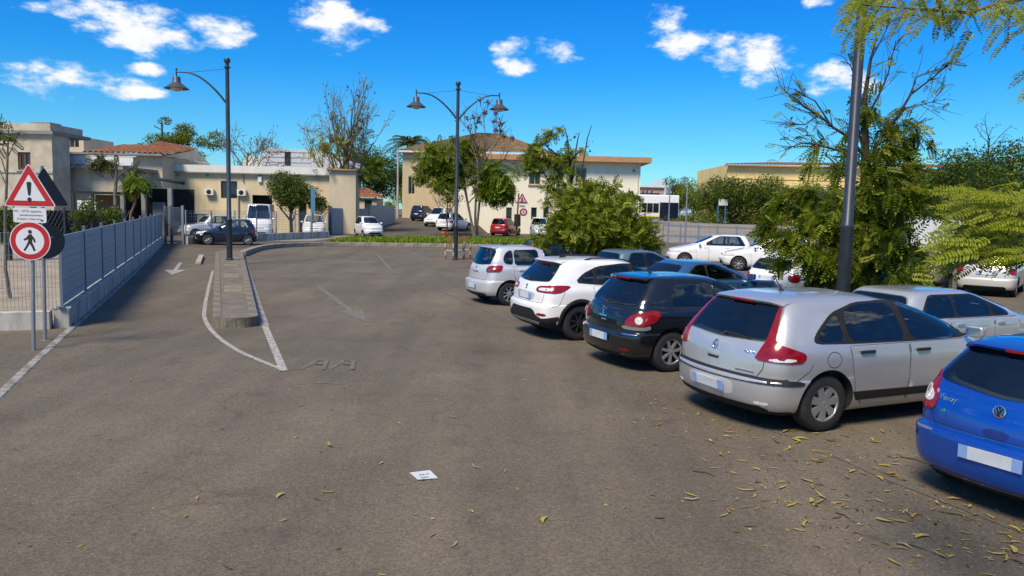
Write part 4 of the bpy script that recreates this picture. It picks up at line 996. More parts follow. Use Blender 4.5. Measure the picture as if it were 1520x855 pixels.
def chaikin(pts, it):
    for _ in range(it):
        q = []
        n = len(pts)
        for i in range(n):
            a, b = V(pts[i]), V(pts[(i+1) % n]); k = min(.25, .055/max((b-a).length, 1e-6)); q += [a*(1-k)+b*k, a*k+b*(1-k)]
        pts = q
    return pts
def inside(p, poly):
    x, y = p; c = False; n = len(poly)
    for i in range(n):
        x1, y1 = poly[i]; x2, y2 = poly[(i+1) % n]
        if (y1 > y) != (y2 > y) and x < (x2-x1)*(y-y1)/(y2-y1)+x1: c = not c
    return c
def grow(poly, d):
    n = len(poly); A = sum(poly[i][0]*poly[(i+1) % n][1]-poly[(i+1) % n][0]*poly[i][1] for i in range(n)); sg = 1 if A > 0 else -1
    out = []
    for i in range(n):
        p0, p1, p2 = V(poly[i-1]), V(poly[i]), V(poly[(i+1) % n])
        e1 = (p1-p0); e2 = (p2-p1)
        if e1.length < 1e-7 or e2.length < 1e-7: out.append(p1); continue
        e1.normalize(); e2.normalize(); n1 = V((e1.y, -e1.x))*sg; n2 = V((e2.y, -e2.x))*sg
        b = n1+n2
        b = b/max(.35, b.length_squared/2)*1.0 if b.length > 1e-6 else n1
        if b.length > 2.2: b = b.normalized()*2.2
        out.append(p1+b*d)
    return out

def shrink(q, k=.965):
    """a slightly smaller copy of an outline, without near-double points"""
    o = []
    for p in q:
        if not o or (V(p)-o[-1]).length > .012: o.append(V(p))
    while len(o) > 3 and (o[0]-o[-1]).length < .012: o.pop()
    c = sum(o, V((0, 0)))/len(o); return [c+(p-c)*k for p in o]
class Car:
    def __init__(s, name, label, cat, shape, paintm, axles, wr, arch=None, group=None, tyre_w=.2, track=None, spokes=(7, 'wide', RIMS), clad=None):
        s.root = empty(name, label=label, cat=cat, group=group); s.sh = shape; s.paint = paintm; s.later = []; s.glazed = []
        vs, fs = shape.mesh()
        me = bpy.data.meshes.new('body'); me.from_pydata(vs, [], fs)
        me.materials.append(paintm); me.materials.append(WELL); me.update()
        o = bpy.data.objects.new('body', me); COL.objects.link(o)
        arch = arch or wr+.055; hwm = max(shape.K[:, 3]); s.hwm = hwm
        cut = MB()
        for ax in axles:
            for sg in (-1, 1):
                cut.lathe([(0.001, sg*(hwm-.30)), (arch, sg*(hwm-.30)), (arch, sg*(hwm+.3)), (0.001, sg*(hwm+.3))][::sg], 40, (ax, 0, wr*1.02), axis='y')
        cme = cut.mesh('cut', WELL); bmx = bmesh.new(); bmx.from_mesh(cme); bmesh.ops.remove_doubles(bmx, verts=bmx.verts, dist=.002); bmesh.ops.recalc_face_normals(bmx, faces=bmx.faces); bmx.to_mesh(cme); bmx.free()
        co = bpy.data.objects.new('cut', cme); COL.objects.link(co)
        bmx = bmesh.new(); bmx.from_mesh(me); bmesh.ops.remove_doubles(bmx, verts=bmx.verts, dist=.0005); bmesh.ops.recalc_face_normals(bmx, faces=bmx.faces); bmx.to_mesh(me); bmx.free()
        md = o.modifiers.new('b', 'BOOLEAN'); md.object = co; md.operation = 'DIFFERENCE'; md.solver = 'EXACT'
        bpy.context.view_layer.update()
        dg = bpy.context.evaluated_depsgraph_get(); nm = bpy.data.meshes.new_from_object(o.evaluated_get(dg))
        bpy.data.objects.remove(o); bpy.data.objects.remove(co)
        nm.name = 'body'
        for p in nm.polygons:
            c = p.center
            p.material_index = 0
            for ax in axles:
                if math.hypot(c.x-ax, c.z-wr*1.02) < arch+.003 and abs(p.normal.y) < .5 and abs(c.y) < hwm+.01 and c.z < arch+wr*1.02 and abs(c.y) > hwm-.31 and (V((c.x-ax, 0, c.z-wr*1.02)).dot(p.normal) < 0): p.material_index = 1
                if math.hypot(c.x-ax, c.z-wr*1.02) < arch-.01 and abs(abs(c.y)-(hwm-.30)) < .01: p.material_index = 1
            if p.normal.z < -.75 and c.z < .3: p.material_index = 1
        smoothen(nm, 38)
        s.body = link('body', nm, s.root)
        bmx = bmesh.new(); bmx.from_mesh(nm); s.bvh = BVHTree.FromBMesh(bmx); bmx.free()
        s.axles = axles; s.wr = wr
        for ax in axles:
            for sg in (-1, 1): s.wheel(ax, sg, wr, tyre_w, (track/2 if track else hwm-.035), spokes)
        if clad: s.cladding(axles, arch, clad)
    # -- wheels: tyre, rim and spokes
    def wheel(s, ax, sg, wr, tw, y, spokes):
        key = ('wheel', round(wr, 3), round(tw, 3), spokes[0], spokes[1], spokes[2].name)
        if key not in WHEELS:
            rr = wr*.655
            t = MB().lathe([(rr-.01, 0), (rr+.01, .004), (wr*.90, .004), (wr*.97, -.012), (wr, -.04), (wr, -tw+.04), (wr*.97, -tw+.012), (rr, -tw)], 36, axis='y').mesh('tyre', RUBBER, 50)
            d = MB().lathe([(.001, -.07), (rr*.9, -.07), (rr, -.02), (rr, -tw)], 28, axis='y').mesh('wheel', HUBD, 40)
            n, style, rm = spokes
            q = MB().lathe([(rr*.86, -.018), (rr*.9, -.004), (rr*.99, -.002), (rr+.004, -.012), (rr*.99, -.06)], 36, axis='y')
            q.lathe([(.001, -.006), (rr*.17, -.008), (rr*.24, -.018), (rr*.25, -.06)], 18, axis='y')
            for k in range(n):
                th = 2*math.pi*k/n+.3
                w0, w1 = {'wide': (.24, .36), 'thin': (.15, .13), 'mid': (.2, .22), 'cover': (.3, .46)}[style]
                c, sn = math.cos(th), math.sin(th)
                def P(r, w, yy): return (r*c-w*sn, yy, r*sn+w*c)
                a0, a1 = rr*w0/2, rr*w1/2; r0, r1 = rr*.18, rr*.89
                vs = [P(r0, -a0, -.012), P(r0, a0, -.012), P(r1, a1, -.010), P(r1, -a1, -.010), P(r0, -a0, -.05), P(r0, a0, -.05), P(r1, a1, -.045), P(r1, -a1, -.045)]
                rm_ = P((r0+r1)/2, 0, -.003)
                q.add(vs+[P(r0, 0, -.006), P(r1, 0, -.004)], [(0, 8, 9, 3), (8, 1, 2, 9), (1, 5, 6, 2), (4, 0, 3, 7), (3, 9, 2, 6, 7), (0, 4, 5, 1, 8)])
            rm2 = q.mesh('rim', rm, 35)
            WHEELS[key] = (d, t, rm2)
        d, t, r = WHEELS[key]
        w = link('wheel', d, s.root); w.location = (ax, sg*y, wr); w.rotation_euler.z = 0 if sg > 0 else math.pi
        link('tyre', t, w); link('rim', r, w)
    def cladding(s, axles, arch, m):
        for ax in axles:
            for sg in (-1, 1):
                q = MB(); n = 22; vs = []
                for i in range(n+1):
                    th = math.pi*(-.06+1.12*i/n)
                    for rr, dy in ((arch-.004, .012), (arch+.02, .016), (arch+.055, .010), (arch+.06, -.01)):
                        x = ax+rr*math.cos(th); z = s.wr*1.02+rr*math.sin(th)
                        h = s.bvh.ray_cast(V((x if rr > arch else ax+(arch+.01)*math.cos(th), sg*3, max(.21, z if rr > arch else s.wr*1.02+(arch+.01)*math.sin(th)))), V((0, -sg, 0)))
                        yy = h[0].y if h[0] is not None and abs(h[0].y) > s.hwm-.2 else sg*(s.hwm-.02)
                        vs.append((x, yy+sg*dy, z))
                q.add(vs, [(i*4+j, i*4+j+1, (i+1)*4+j+1, (i+1)*4+j)[::sg] for i in range(n) for j in range(3)])
                q.build('wheel_arch_trim', m, s.root, 60)
    # -- anything laid on the body skin: an outline seen from bearing az, draped over the body
    def cast(s, az, u, z):
        v = V((math.cos(R(az)), math.sin(R(az)), 0)); r = V((-math.sin(R(az)), math.cos(R(az)), 0))
        o = v*4+r*u+V((0, 0, z)); h = s.bvh.ray_cast(o, -v)
        if h[0] is None:
            h = s.bvh.find_nearest(o-v*2.5)
        return h[0], h[1]
    def pr(s, az, p):
        if len(p) == 3:
            return V((-math.sin(R(az))*p[0]+math.cos(R(az))*p[1], p[2]))
        return V(p)
    def patch(s, name, az, pts, m, off=.004, rnd=2, grid=.07, parent=None, thick=.02, gr=0, smooth=50, holes=None):
        if name == 'window_surround' and not holes:
            s.later.append((name, az, pts, m, dict(off=off, rnd=rnd, grid=grid, thick=thick, gr=gr))); return None
        if name == 'window_surround': grid, off = .036, max(off, .006)
        if m is GLASS: grid, off = .045, max(off, .009)
        pts = [s.pr(az, p) for p in pts]
        if rnd: pts = chaikin(pts, rnd)
        if gr: pts = grow(pts, gr)
        if m is GLASS: s.glazed.append((az, [V(p) for p in pts]))
        # densify
        out = []
        n = len(pts)
        for i in range(n):
            a, b = pts[i], pts[(i+1) % n]; k = max(1, int((b-a).length/grid)); out += [a.lerp(b, j/k) for j in range(k)]
        n = len(out); xs = [p.x for p in out]; ys = [p.y for p in out]; ins = []
        x = min(xs)+grid*.7
        while x < max(xs):
            y = min(ys)+grid*.7
            while y < max(ys):
                if inside((x, y), out) and min((V((x, y))-p).length for p in out) > grid*.45: ins.append(V((x, y)))
                y += grid
            x += grid
        hp = []; he = []
        for hh in holes or []:
            b0 = n+len(ins)+len(hp); hp += list(hh); k = len(hh); he += [(b0+i, b0+(i+1) % k) for i in range(k)]
        r = delaunay_2d_cdt(out+ins+hp, [(i, (i+1) % n) for i in range(n)]+he, [], 1, 1e-5)
        vv, ff = r[0], r[2]
        if holes: ff = [f for f in ff if not any(inside(tuple(sum((vv[i] for i in f), V((0, 0)))/len(f)), [tuple(q) for q in hh]) for hh in holes)]
        orig = {}
        for k, lst in enumerate(r[3]):
            for i0 in lst: orig[i0] = k
        vs = []; nr = []
        for p in vv:
            h, nn = s.cast(az, p.x, p.y); vs.append(h+nn*off); nr.append(nn)
        fs = [tuple(f) for f in ff]
        # orientation: face the bearing
        vd = V((math.cos(R(az)), math.sin(R(az)), 0)); okf = []
        for f in fs:
            a, b, c = (vs[i] for i in f[:3]); okf.append(f if (b-a).cross(c-a).dot(vd) > 0 else f[::-1])
        rim = [orig[i] for i in range(n) if i in orig]; base = len(vs)
        for i in rim: vs.append(vs[i]-nr[i]*thick)
        A = sum(out[i].x*out[(i+1) % n].y-out[(i+1) % n].x*out[i].y for i in range(n))
        k = len(rim)
        for i in range(k):
            q = (rim[i], base+i, base+(i+1) % k, rim[(i+1) % k]); okf.append(q if A > 0 else q[::-1])
        me = bpy.data.meshes.new(name); me.from_pydata(vs, [], okf); me.materials.append(m); me.update(); smoothen(me, smooth)
        return link(name, me, parent or s.root)
    def both(s, name, az, pts, m, **k):
        a = s.patch(name, az, pts, m, **k)
        pts2 = [((-p[0], p[1]) if len(p) == 2 else (p[0], -p[1], p[2])) for p in pts]
        b = s.patch(name, -az, pts2, m, **k)
        return a, b
    def seam(s, az, line, w=.007, m=None, off=.0015, mb=None):
        own = mb is None; mb = mb or MB()
        pts = [s.pr(az, p) for p in line]; out = []
        for i in range(len(pts)-1):
            k = max(1, int((pts[i+1]-pts[i]).length/.05)); out += [pts[i].lerp(pts[i+1], j/k) for j in range(k)]
        out.append(pts[-1]); vs = []
        for i, p in enumerate(out):
            t = (out[min(i+1, len(out)-1)]-out[max(i-1, 0)]).normalized(); nn = V((-t.y, t.x))*w/2
            for q in (p+nn, p-nn):
                h, no = s.cast(az, q.x, q.y); vs.append(h+no*off)
        mb.add(vs, [(2*i, 2*i+1, 2*i+3, 2*i+2) for i in range(len(out)-1)])
        if own: return mb.build('panel_gap', m or BLACK, s.root)
    def place(s, name, me, az, u, z, off=.0, parent=None, tilt=True, roll=0):
        h, n = s.cast(az, u, z)
        if not tilt: n = V((math.cos(R(az)), math.sin(R(az)), 0))
        fr = face_frame(n) @ Matrix.Rotation(roll, 3, 'Z')
        o = link(name, me, parent or s.root); o.matrix_local = f4(fr, h+n*off); return o
    # -- standard parts
    def windows(s, side=None, rear=None, front=None, frame=True):
        sh = s.sh
        for wset in side or []:
            s.both('side_window', -90, wset, GLASS, off=.005, rnd=1, thick=.02)
        if rear: s.patch('rear_window', 180, rear, GLASS, off=.005, rnd=2, thick=.02)
        if front: s.patch('windshield', 0, front, GLASS, off=.005, rnd=2, thick=.02)
    def glass_auto(s, z0, z1, posts, ra=.50, rb=.34, rear=True, front=True, rw=.86, fw=.86, gap=.05, rz=None, frame=BLACK, rake=0, side_top=0):
        """side glass between belt z0 and header z1, split at the x positions in posts; front/rear screens"""
        sh = s.sh; k = 5
        fr = [(sh.xf(z)-ra*(1-.25*(z-z0)/(z1-z0)), z) for z in np.linspace(z0, z1, k)]
        re = [(sh.xr(z)+rb, z) for z in np.linspace(z1, z0, k)]
        outer = fr+re
        if frame: s.both('window_surround', -90, outer, frame, off=.003, rnd=2, gr=.022, thick=.012)
        xs = [None]+list(posts)+[None]
        def clip(poly, x, keep):                # Sutherland-Hodgman against a vertical
            o = []
            for i in range(len(poly)):
                a, b = poly[i], poly[(i+1) % len(poly)]; ia = (a[0] < x) == (keep < 0); ib = (b[0] < x) == (keep < 0)
                if ia: o.append(a)
                if ia != ib:
                    t = (x-a[0])/(b[0]-a[0]); o.append((x, a[1]+t*(b[1]-a[1])))
            return o
        base = [tuple(p) for p in chaikin(outer, 1)]
        for i in range(len(xs)-1):
            q = base
            if xs[i] is not None: q = clip(q, xs[i]+gap/2, 1)
            if xs[i+1] is not None: q = clip(q, xs[i+1]-gap/2, -1)
            if len(q) > 2: s.both('side_window', -90, q, GLASS, off=.0055, rnd=1, thick=.015)
        if rear:
            b0, b1 = rz or (z0+.05, z1-.01)
            s.patch('rear_window', 180, [(-sh.hw(b0)*rw, b0), (-sh.hw(b1)*rw*.97, b1), (0, b1+.012), (sh.hw(b1)*rw*.97, b1), (sh.hw(b0)*rw, b0), (0, b0-.02)], GLASS, off=.005, rnd=2, thick=.02)
        if front:
            b0, b1 = z0+.06, z1
            s.patch('windshield', 0, [(-sh.hw(b0)*fw, b0), (-sh.hw(b1)*fw*.95, b1), (0, b1+.015), (sh.hw(b1)*fw*.95, b1), (sh.hw(b0)*fw, b0), (0, b0-.02)], GLASS, off=.005, rnd=2, thick=.02)
    def plate(s, az, u, z, tilt=True):
        me = SHARED.get('plate')
        if me is None:
            mb = MB().box((0, 0, .006), (.36, .11, .012)); mb.box((-.22, 0, .006), (.08, .11, .012), mi=1); mb.box((.22, 0, .006), (.08, .11, .012), mi=1)
            me = SHARED['plate'] = mb.mesh('license_plate', [PLATE, PLATEB])
        return s.place('license_plate', me, az, u, z, off=.004, tilt=tilt)
    def handles(s, spots, m, w=.17):
        me = SHARED.get(('handle', m.name, w))
        if me is None: me = SHARED[('handle', m.name, w)] = bm_mesh(bevel_box((w, .034, .035), .012), 'door_handle', m)
        for x, z in spots:
            s.place('door_handle', me, -90, x, z, .014); s.place('door_handle', me, 90, -x, z, .014)
    def mirrors(s, x, z, m):
        for sg in (-1, 1):
            bm = bevel_box((.11, .19, .13), .035, 3)
            o = link('wing_mirror', bm_mesh(bm, 'wing_mirror', m), s.root); y = s.sh.hw(z)
            o.location = (x, sg*(y+.10), z+.02); o.rotation_euler.z = sg*R(-12)
            st = MB().tube([(x+.02, sg*(y-.03), z-.03), (x+.01, sg*(y+.04), z)], .022, 8).build('mirror_stem', BLACK, o, 60)
            st.matrix_parent_inverse = Matrix.LocRotScale(o.location, o.rotation_euler.to_quaternion(), None).inverted()
            gl = MB().box((-.057, 0, 0), (.004, .15, .10)).build('mirror_glass', CHROME, o)
    def wiper(s, u0=.0, z0=1.0, u1=.36, z1=.96):
        mb = MB(); a, na = s.cast(180, u0, z0); b, nb = s.cast(180, u1, z1)
        mb.tube([a+na*.02, a.lerp(b, .5)+na*.03, b+nb*.012], [.014, .012, .007], 6)
        mb.tube([a, a+na*.03], .022, 8)
        mb.build('rear_wiper', BLACK, s.root, 60)
    def antenna(s, x, y=0, lean=-.6, ln=.24, fin=False):
        h = s.bvh.ray_cast(V((x, y, 5)), V((0, 0, -1)))[0]
        mb = MB()
        if fin:
            mb.add([(x-.09, y, h.z+.075), (x-.07, y-.02, h.z-.01), (x-.07, y+.02, h.z-.01), (x+.10, y, h.z-.01), (x-.11, y, h.z-.01)], [(0, 1, 3), (0, 3, 2), (0, 4, 1), (0, 2, 4)])
        else:
            mb.lathe([(.001, .028), (.022, .02), (.035, -.005)], 12, h); mb.tube([h+V((0, 0, .015)), h+V((lean*ln, 0, ln*.85))], [.007, .0035], 6)
        mb.build('antenna', BLACK, s.root, 40)
    def spoiler(s, z, hw, m, depth=.16, drop=.03, x=None):
        x = s.sh.xr(z) if x is None else x
        n = 14; vs = []
        for i in range(n+1):
            t = -1+2*i/n; y = hw*t; bow = .05*t*t; e = 1-max(0, abs(t)-.86)/.14*.35
            hh = s.bvh.ray_cast(V((x+.12+bow, y, 5)), V((0, 0, -1)))[0]; zt = hh.z+.002 if hh is not None else z+.03
            vs += [(x+.12+bow, y, zt), (x-depth*.25*e+bow, y, zt-drop*.7), (x-depth*.5*e+bow, y, zt-drop-.012), (x-depth*.42*e+bow, y, zt-drop-.034), (x+.06+bow, y, zt-.085)]
        fs = [(i*5+j, (i+1)*5+j, (i+1)*5+j+1, i*5+j+1) for i in range(n) for j in range(4)]
        fs += [(0, 1, 2, 3, 4), tuple(n*5+j for j in (4, 3, 2, 1, 0))]
        o = MB().add(vs, fs).build('roof_spoiler', m, s.root, 40)
        bl = MB().box((x-depth*.43, 0, s.bvh.ray_cast(V((x+.12, 0, 5)), V((0, 0, -1)))[0].z-drop-.024), (.02, .34, .022)).build('brake_light', REDLENS, o)
        return o
    def ring_badge(s, az, u, z, r=.05, style='ring'):
        mb = MB()
        if style == 'ring':
            mb.lathe([(r*.72, .004), (r*.8, .012), (r, .010), (r+.003, 0)], 24); mb.lathe([(.001, .003), (r*.74, .003)], 20, mi=1)
            mb.tube([(-r*.3, r*.62, .008), (0, r*.02, .008), (r*.3, r*.62, .008)], r*.085, 5)
            mb.tube([(-r*.62, r*.32, .008), (-r*.3, -r*.58, .008), (0, -r*.06, .008), (r*.3, -r*.58, .008), (r*.62, r*.32, .008)], r*.085, 5)
        elif style == 'diamond':
            o = [(0, r*1.25), (r*.85, 0), (0, -r*1.25), (-r*.85, 0)]; i_ = [(x*.55, y*.55) for x, y in o]
            mb.add([(x, y, .010) for x, y in o]+[(x, y, .004) for x, y in i_]+[(x, y, -.002) for x, y in o], [(k, (k+1) % 4, 4+(k+1) % 4, 4+k)[::-1] for k in range(4)]+[(8+k, 8+(k+1) % 4, (k+1) % 4, k) for k in range(4)])
        elif style == 'loop':
            pts = [(0, r*1.2), (r*.8, r*.1), (r*.85, -r*.5), (r*.5, -r*.8), (-r*.5, -r*.8), (-r*.85, -r*.5), (-r*.8, r*.1)]
            mb.tube([(x, y, .006) for x, y in pts+pts[:1]], r*.12, 6)
            for dz in (0, -.4): mb.tube([(-r*.5, r*(dz-.25), .006), (0, r*(dz+.15), .010), (r*.5, r*(dz-.25), .006)], r*.11, 6)
        elif style == 'oval':
            mb.lathe([(r*.75, .004), (r*.85, .010), (r, .006), (r, -.003)], 24)
            mb.box((0, 0, .006), (r*.3, r*1.6, .008))
        me = mb.mesh('badge', [CHROME, BLACK], 40)
        return s.place('badge', me, az, u, z, .003)
    def open_cabin(s):
        sh = s.sh; K = sh.K; H = K[-1, 0]
        for nm, az, pts, m, kw in s.later:
            s.patch(nm, az, pts, m, holes=[shrink(q, .97) for a, q in s.glazed if a == az] or [[V((9, 9)), V((9.1, 9)), V((9, 9.1))]], **kw)
        bz = min(q.y for a, q0 in s.glazed for q in q0)
        cab = []; zt = H-.06; n = 14
        for i in range(n+1):
            z = .50+(zt-.50)*i/n; zz = max(z, bz+.02)
            row = [z, max(sh.xr(z), sh.xr(zz))+.11, min(sh.xf(z), sh.xf(zz))-.11, sh.hw(z)-.075]+[sh.at(zz, c) for c in (4, 5, 6, 7)]
            cab.append(row)
        vs = []; fs = []; 
        for r_ in cab: vs += sh.loop(r_, 2)
        m_ = 36
        for i in range(n):
            for j in range(m_): fs.append((i*m_+j, (i+1)*m_+j, (i+1)*m_+(j+1) % m_, i*m_+(j+1) % m_))
        fs += [tuple(range(m_)), tuple(n*m_+j for j in range(m_-1, -1, -1))]
        def cutter(vs, fs):
            me = bpy.data.meshes.new('cut'); me.from_pydata(vs, [], fs); bm = bmesh.new(); bm.from_mesh(me); bmesh.ops.recalc_face_normals(bm, faces=bm.faces); bm.to_mesh(me); bm.free()
            o = bpy.data.objects.new('cut', me); COL.objects.link(o); return o
        cs = [cutter(vs, fs)]
        groups_ = {}
        for az, q in s.glazed: groups_.setdefault(abs(az), []).append((az, q))
        for gl_ in groups_.values():
          vs = []; fs = []
          for az, q in gl_:
              q = shrink(q); v = V((math.cos(R(az)), math.sin(R(az)), 0)); r = V((-math.sin(R(az)), math.cos(R(az)), 0)); k = len(q); b = len(vs)
              zt_ = max(p.y for p in q); d0 = 3.2; d1 = .30 if abs(az) == 90 else abs(sh.xr(zt_))-.35 if az == 180 else sh.xf(zt_)-.35
              for dd in (d0, d1): vs += [tuple(v*dd+r*p.x+V((0, 0, p.y))) for p in q]
              fs += [tuple(b+i for i in range(k)), tuple(b+k+i for i in range(k-1, -1, -1))]+[(b+i, b+(i+1) % k, b+k+(i+1) % k, b+k+i) for i in range(k)]
          cs.append(cutter(vs, fs))
        o = s.body; nm = None; base_n = len(o.data.polygons)
        for att in range(6):
            cs[0].scale = (1, 1, 1) if att == 0 else (1-.004*att, 1-.006*att, 1-.003*att)
            for k_, c in enumerate(cs):
                md = o.modifiers.new('b', 'BOOLEAN'); md.object = c; md.operation = 'DIFFERENCE'; md.solver = 'FAST' if att == 5 else 'EXACT'
                if att in (2, 4): md.use_self = True
            bpy.context.view_layer.update(); dg = bpy.context.evaluated_depsgraph_get(); nm = bpy.data.meshes.new_from_object(o.evaluated_get(dg)); o.modifiers.clear()
            if len(nm.polygons) > base_n*.8:
                break
        for c in cs: bpy.data.objects.remove(c)
        if len(nm.polygons) > 800:
            nm.materials.append(TRIM)
            for p in nm.polygons:
                if p.material_index != 1 and p.center.z > .4:
                    h = s.bvh.find_nearest(p.center)
                    if h[0] is not None and h[3] > .006: p.material_index = 2
            smoothen(nm, 38); o.data = nm
        # seats, dashboard, wheel
        w = sh.hw(bz)-.14; xc = sh.xf(bz+.04); fz = .52
        def pad(nm, size, loc, ry=0, par=None, bev=.05):
            key = (nm,)+tuple(round(x, 2) for x in size)
            if key not in SHARED: SHARED[key] = bm_mesh(bevel_box(size, bev, 2), nm, TRIM2)
            q = link(nm, SHARED[key], par or s.root); q.location = loc; q.rotation_euler.y = ry; return q
        rx = max(sh.xr(bz)+.62, -.95); hh = min(1.0, H-.42)
        for sg in (-1, 1):
            st = pad('front_seat', (.14, .46, .62), (.08, sg*.36, hh-.24), R(-14)); pad('headrest', (.10, .26, .17), (-.0, 0, .40), 0, st); pad('cushion', (.48, .46, .14), (.30, 0, -.25), R(14), st)
        bk = pad('rear_seat', (.14, 2*w-.12, .56), (rx, 0, hh-.28), R(-16)); 
        for y in (-.38, .38): pad('headrest', (.09, .24, .15), (0, y, .35), 0, bk)
        pad('cushion', (.46, 2*w-.12, .14), (.30, 0, -.22), R(16), bk)
        pad('dashboard', (.42, 2*w-.10, .20), (xc-.30, 0, bz-.10), 0)
        tor = [(0, .18*math.cos(t), .18*math.sin(t)) for t in np.linspace(0, 2*math.pi, 19)]
        sw = MB().tube(tor, .017, 6).tube([(0, -.17, 0), (0, .17, 0)], .016, 5).build('steering_wheel', BLACK, s.root, 60); sw.location = (xc-.66, .36, bz-.0); sw.rotation_euler.y = R(-24)
    def put(s, x, y, yaw):
        s.open_cabin()
        s.root.location = (x, y, 0); s.root.rotation_euler.z = R(yaw); return s.root
WHEELS = {}; SHARED = {}

def profile(L, Wd, H, bz=.94, rs=.26, cowl=1.10, ws=.95, nose=.74, bump=.60, br=.10, cr=.20, lip=.07, roofend=.22, sill=.20, tum=.25, tuck=.0, frontblunt=0, bowf=.22):
    """generic two-box car. rs: how far the roof's rear edge lies ahead of the tailgate's belt; cowl: windscreen base behind the nose; ws: run of the windscreen"""
    nose = min(nose, bz-.17); a, b = -L/2, L/2; h = Wd/2; k = []
    def row(z, xr, xf, hw, rb=br, rc=cr, fb=bowf, fc=.3): k.append((z, xr, xf, hw, rb, rc, fb, fc))
    row(sill, a+.15, b-.16, h-.11); row(sill+.07, a+.05, b-.06, h-.045); row(.38, a+.01, b-.01, h-.01)
    row(bump-.08, a, b, h); row(bump-.015, a+.015, b-.01, h); row(bump+.012, a+lip, b-.04, h-.004)
    row(.70, a+lip+.005, b-.06, h-.002); row(nose+.06, a+lip+.02, b-.16, h-.006)
    row(nose+.13, a+lip+.04, b-.42, h-.016)
    row(bz-.02, a+lip+.06, b-cowl+.18, h-.035); row(bz+.025, a+lip+.09, b-cowl, h-.06)
    g0, g1 = bz+.025, H-.075
    for t in (.3, .65, 1.0):
        z = g0+(g1-g0)*t
        row(z, a+lip+.09+rs*t*(.85+.15*t), b-cowl-ws*t*(.9+.1*t), h-.06-tum*.72*t*(.8+.2*t), br*.7, cr*.75, .16, .2)
    x0 = a+lip+.09+rs; x1 = b-cowl-ws
    row(H-.04, x0+.07, x1-.16, h-.06-tum*.95, .06, .15, .12, .2)
    row(H-.018, min(x0+roofend, (x0+x1)/2-.45), max(x1-.38, (x0+x1)/2+.35), h-.06-tum*1.35, .05, .12, .1, .15)
    cx_ = (x0+x1)/2-.05
    row(H-.006, min(x0+roofend+.25, cx_-.30), max(x1-.55, cx_+.30), (h-.06-tum)*.42, .03, .08, .05, .1)
    row(H, min(x0+roofend+.5, cx_-.15), max(x1-.75, cx_+.15), .03, .01, .05, .01, .05)
    return CarShape(k)

def std_rear(c, z0=.72, z1=.93, w=.20, plate_z=.80, wiper=True, lens=REDLENS, bumper=None, az=-138):
    sh = c.sh; zm = (z0+z1)/2; xr, hw = sh.xr(zm), sh.hw(zm)
    for a, b in ((az, 1),):
        t = c.both('taillight', az, [(xr+.05, -(hw-w), z0+.02), (xr+.03, -(hw-w), z1-.01), (xr+.30, -hw, z1+.01), (xr+.24, -hw, z0)], lens, off=.010, rnd=2, grid=.05)
    c.plate(180, 0, plate_z)
    if wiper: c.wiper(0, sh.K[10, 0]+.06, .3, sh.K[10, 0]+.03)
    mb = MB()
    w2 = hw*.80
    c.seam(180, [(-w2*.9, .63), (-w2, .78), (-w2*.98, sh.K[10, 0]+.02)], mb=mb); c.seam(180, [(w2*.9, .63), (w2, .78), (w2*.98, sh.K[10, 0]+.02)], mb=mb)
    c.seam(180, [(-w2*.9, .63), (w2*.9, .63)], mb=mb)
    mb.build('panel_gap', BLACK, c.root)['kind'] = 'stuff'
    c.patch('rear_bumper_trim', 180, [(-hw*.7, .225), (-hw*.7, .35), (hw*.7, .35), (hw*.7, .225)], bumper or BLACK, off=.006, rnd=1)
def std_front(c, z0=.62, z1=.78, m=CLEARL, grille=True, plate=True, w=.36, gz=(.42, .56)):
    sh = c.sh; zm = (z0+z1)/2; xf, hw = sh.xf(zm), sh.hw(zm)
    c.both('headlight', -38, [(xf-.10, -(hw-w), z0+.02), (xf-.16, -(hw-w), z1-.02), (xf-.55, -hw+.02, z1+.02), (xf-.48, -hw, z0+.04)], m, off=.008, rnd=2, grid=.06)
    if grille:
        c.patch('grille', 0, [(-hw*.42, z0+.06), (-hw*.45, z1-.06), (hw*.45, z1-.06), (hw*.42, z0+.06)], BLACK, off=.006, rnd=1)
        c.patch('lower_grille', 0, [(-hw*.62, .28), (-hw*.55, .44), (hw*.55, .44), (hw*.62, .28)], BLACK, off=.006, rnd=1)
        c.both('fog_light', -20, [(xf-.05, -hw*.78, .36), (xf-.05, -hw*.78, .44), (xf-.1, -hw*.62, .44), (xf-.1, -hw*.62, .36)], CLEARL, off=.008, rnd=1)
    if plate: c.plate(0, 0, .48)
def doors(c, z0, z1, xs, hz=None, hm=None, seam=True, m=None):
    """doors between the x stations in xs: paint panels a little proud, each with its gap and handle"""
    mb = MB()
    for i in range(len(xs)-1):
        a, b = xs[i], xs[i+1]
        poly = [(a+.012, z0+.16 if i == 0 else z0), (a+.012 if i else a-.08, z1), (b-.008, z1), (b-.008 if i < len(xs)-2 else b-.05, z0), (a+.012 if i else a+.14, z0)]
        if seam:
            for az, sg in ((-90, 1), (90, -1)):
                pp = [(sg*x, z) for x, z in poly+poly[:1]]; c.seam(az, pp, .011, mb=mb)
        c.both('door', -90, poly, m or c.paint, off=.0035, rnd=0, grid=.12, thick=.006)
        if hz:
            c.handles([(a+.16, hz[i] if hasattr(hz, '__len__') else hz)], hm or c.paint)
    mb.build('panel_gap', BLACK, c.root)['kind'] = 'stuff'

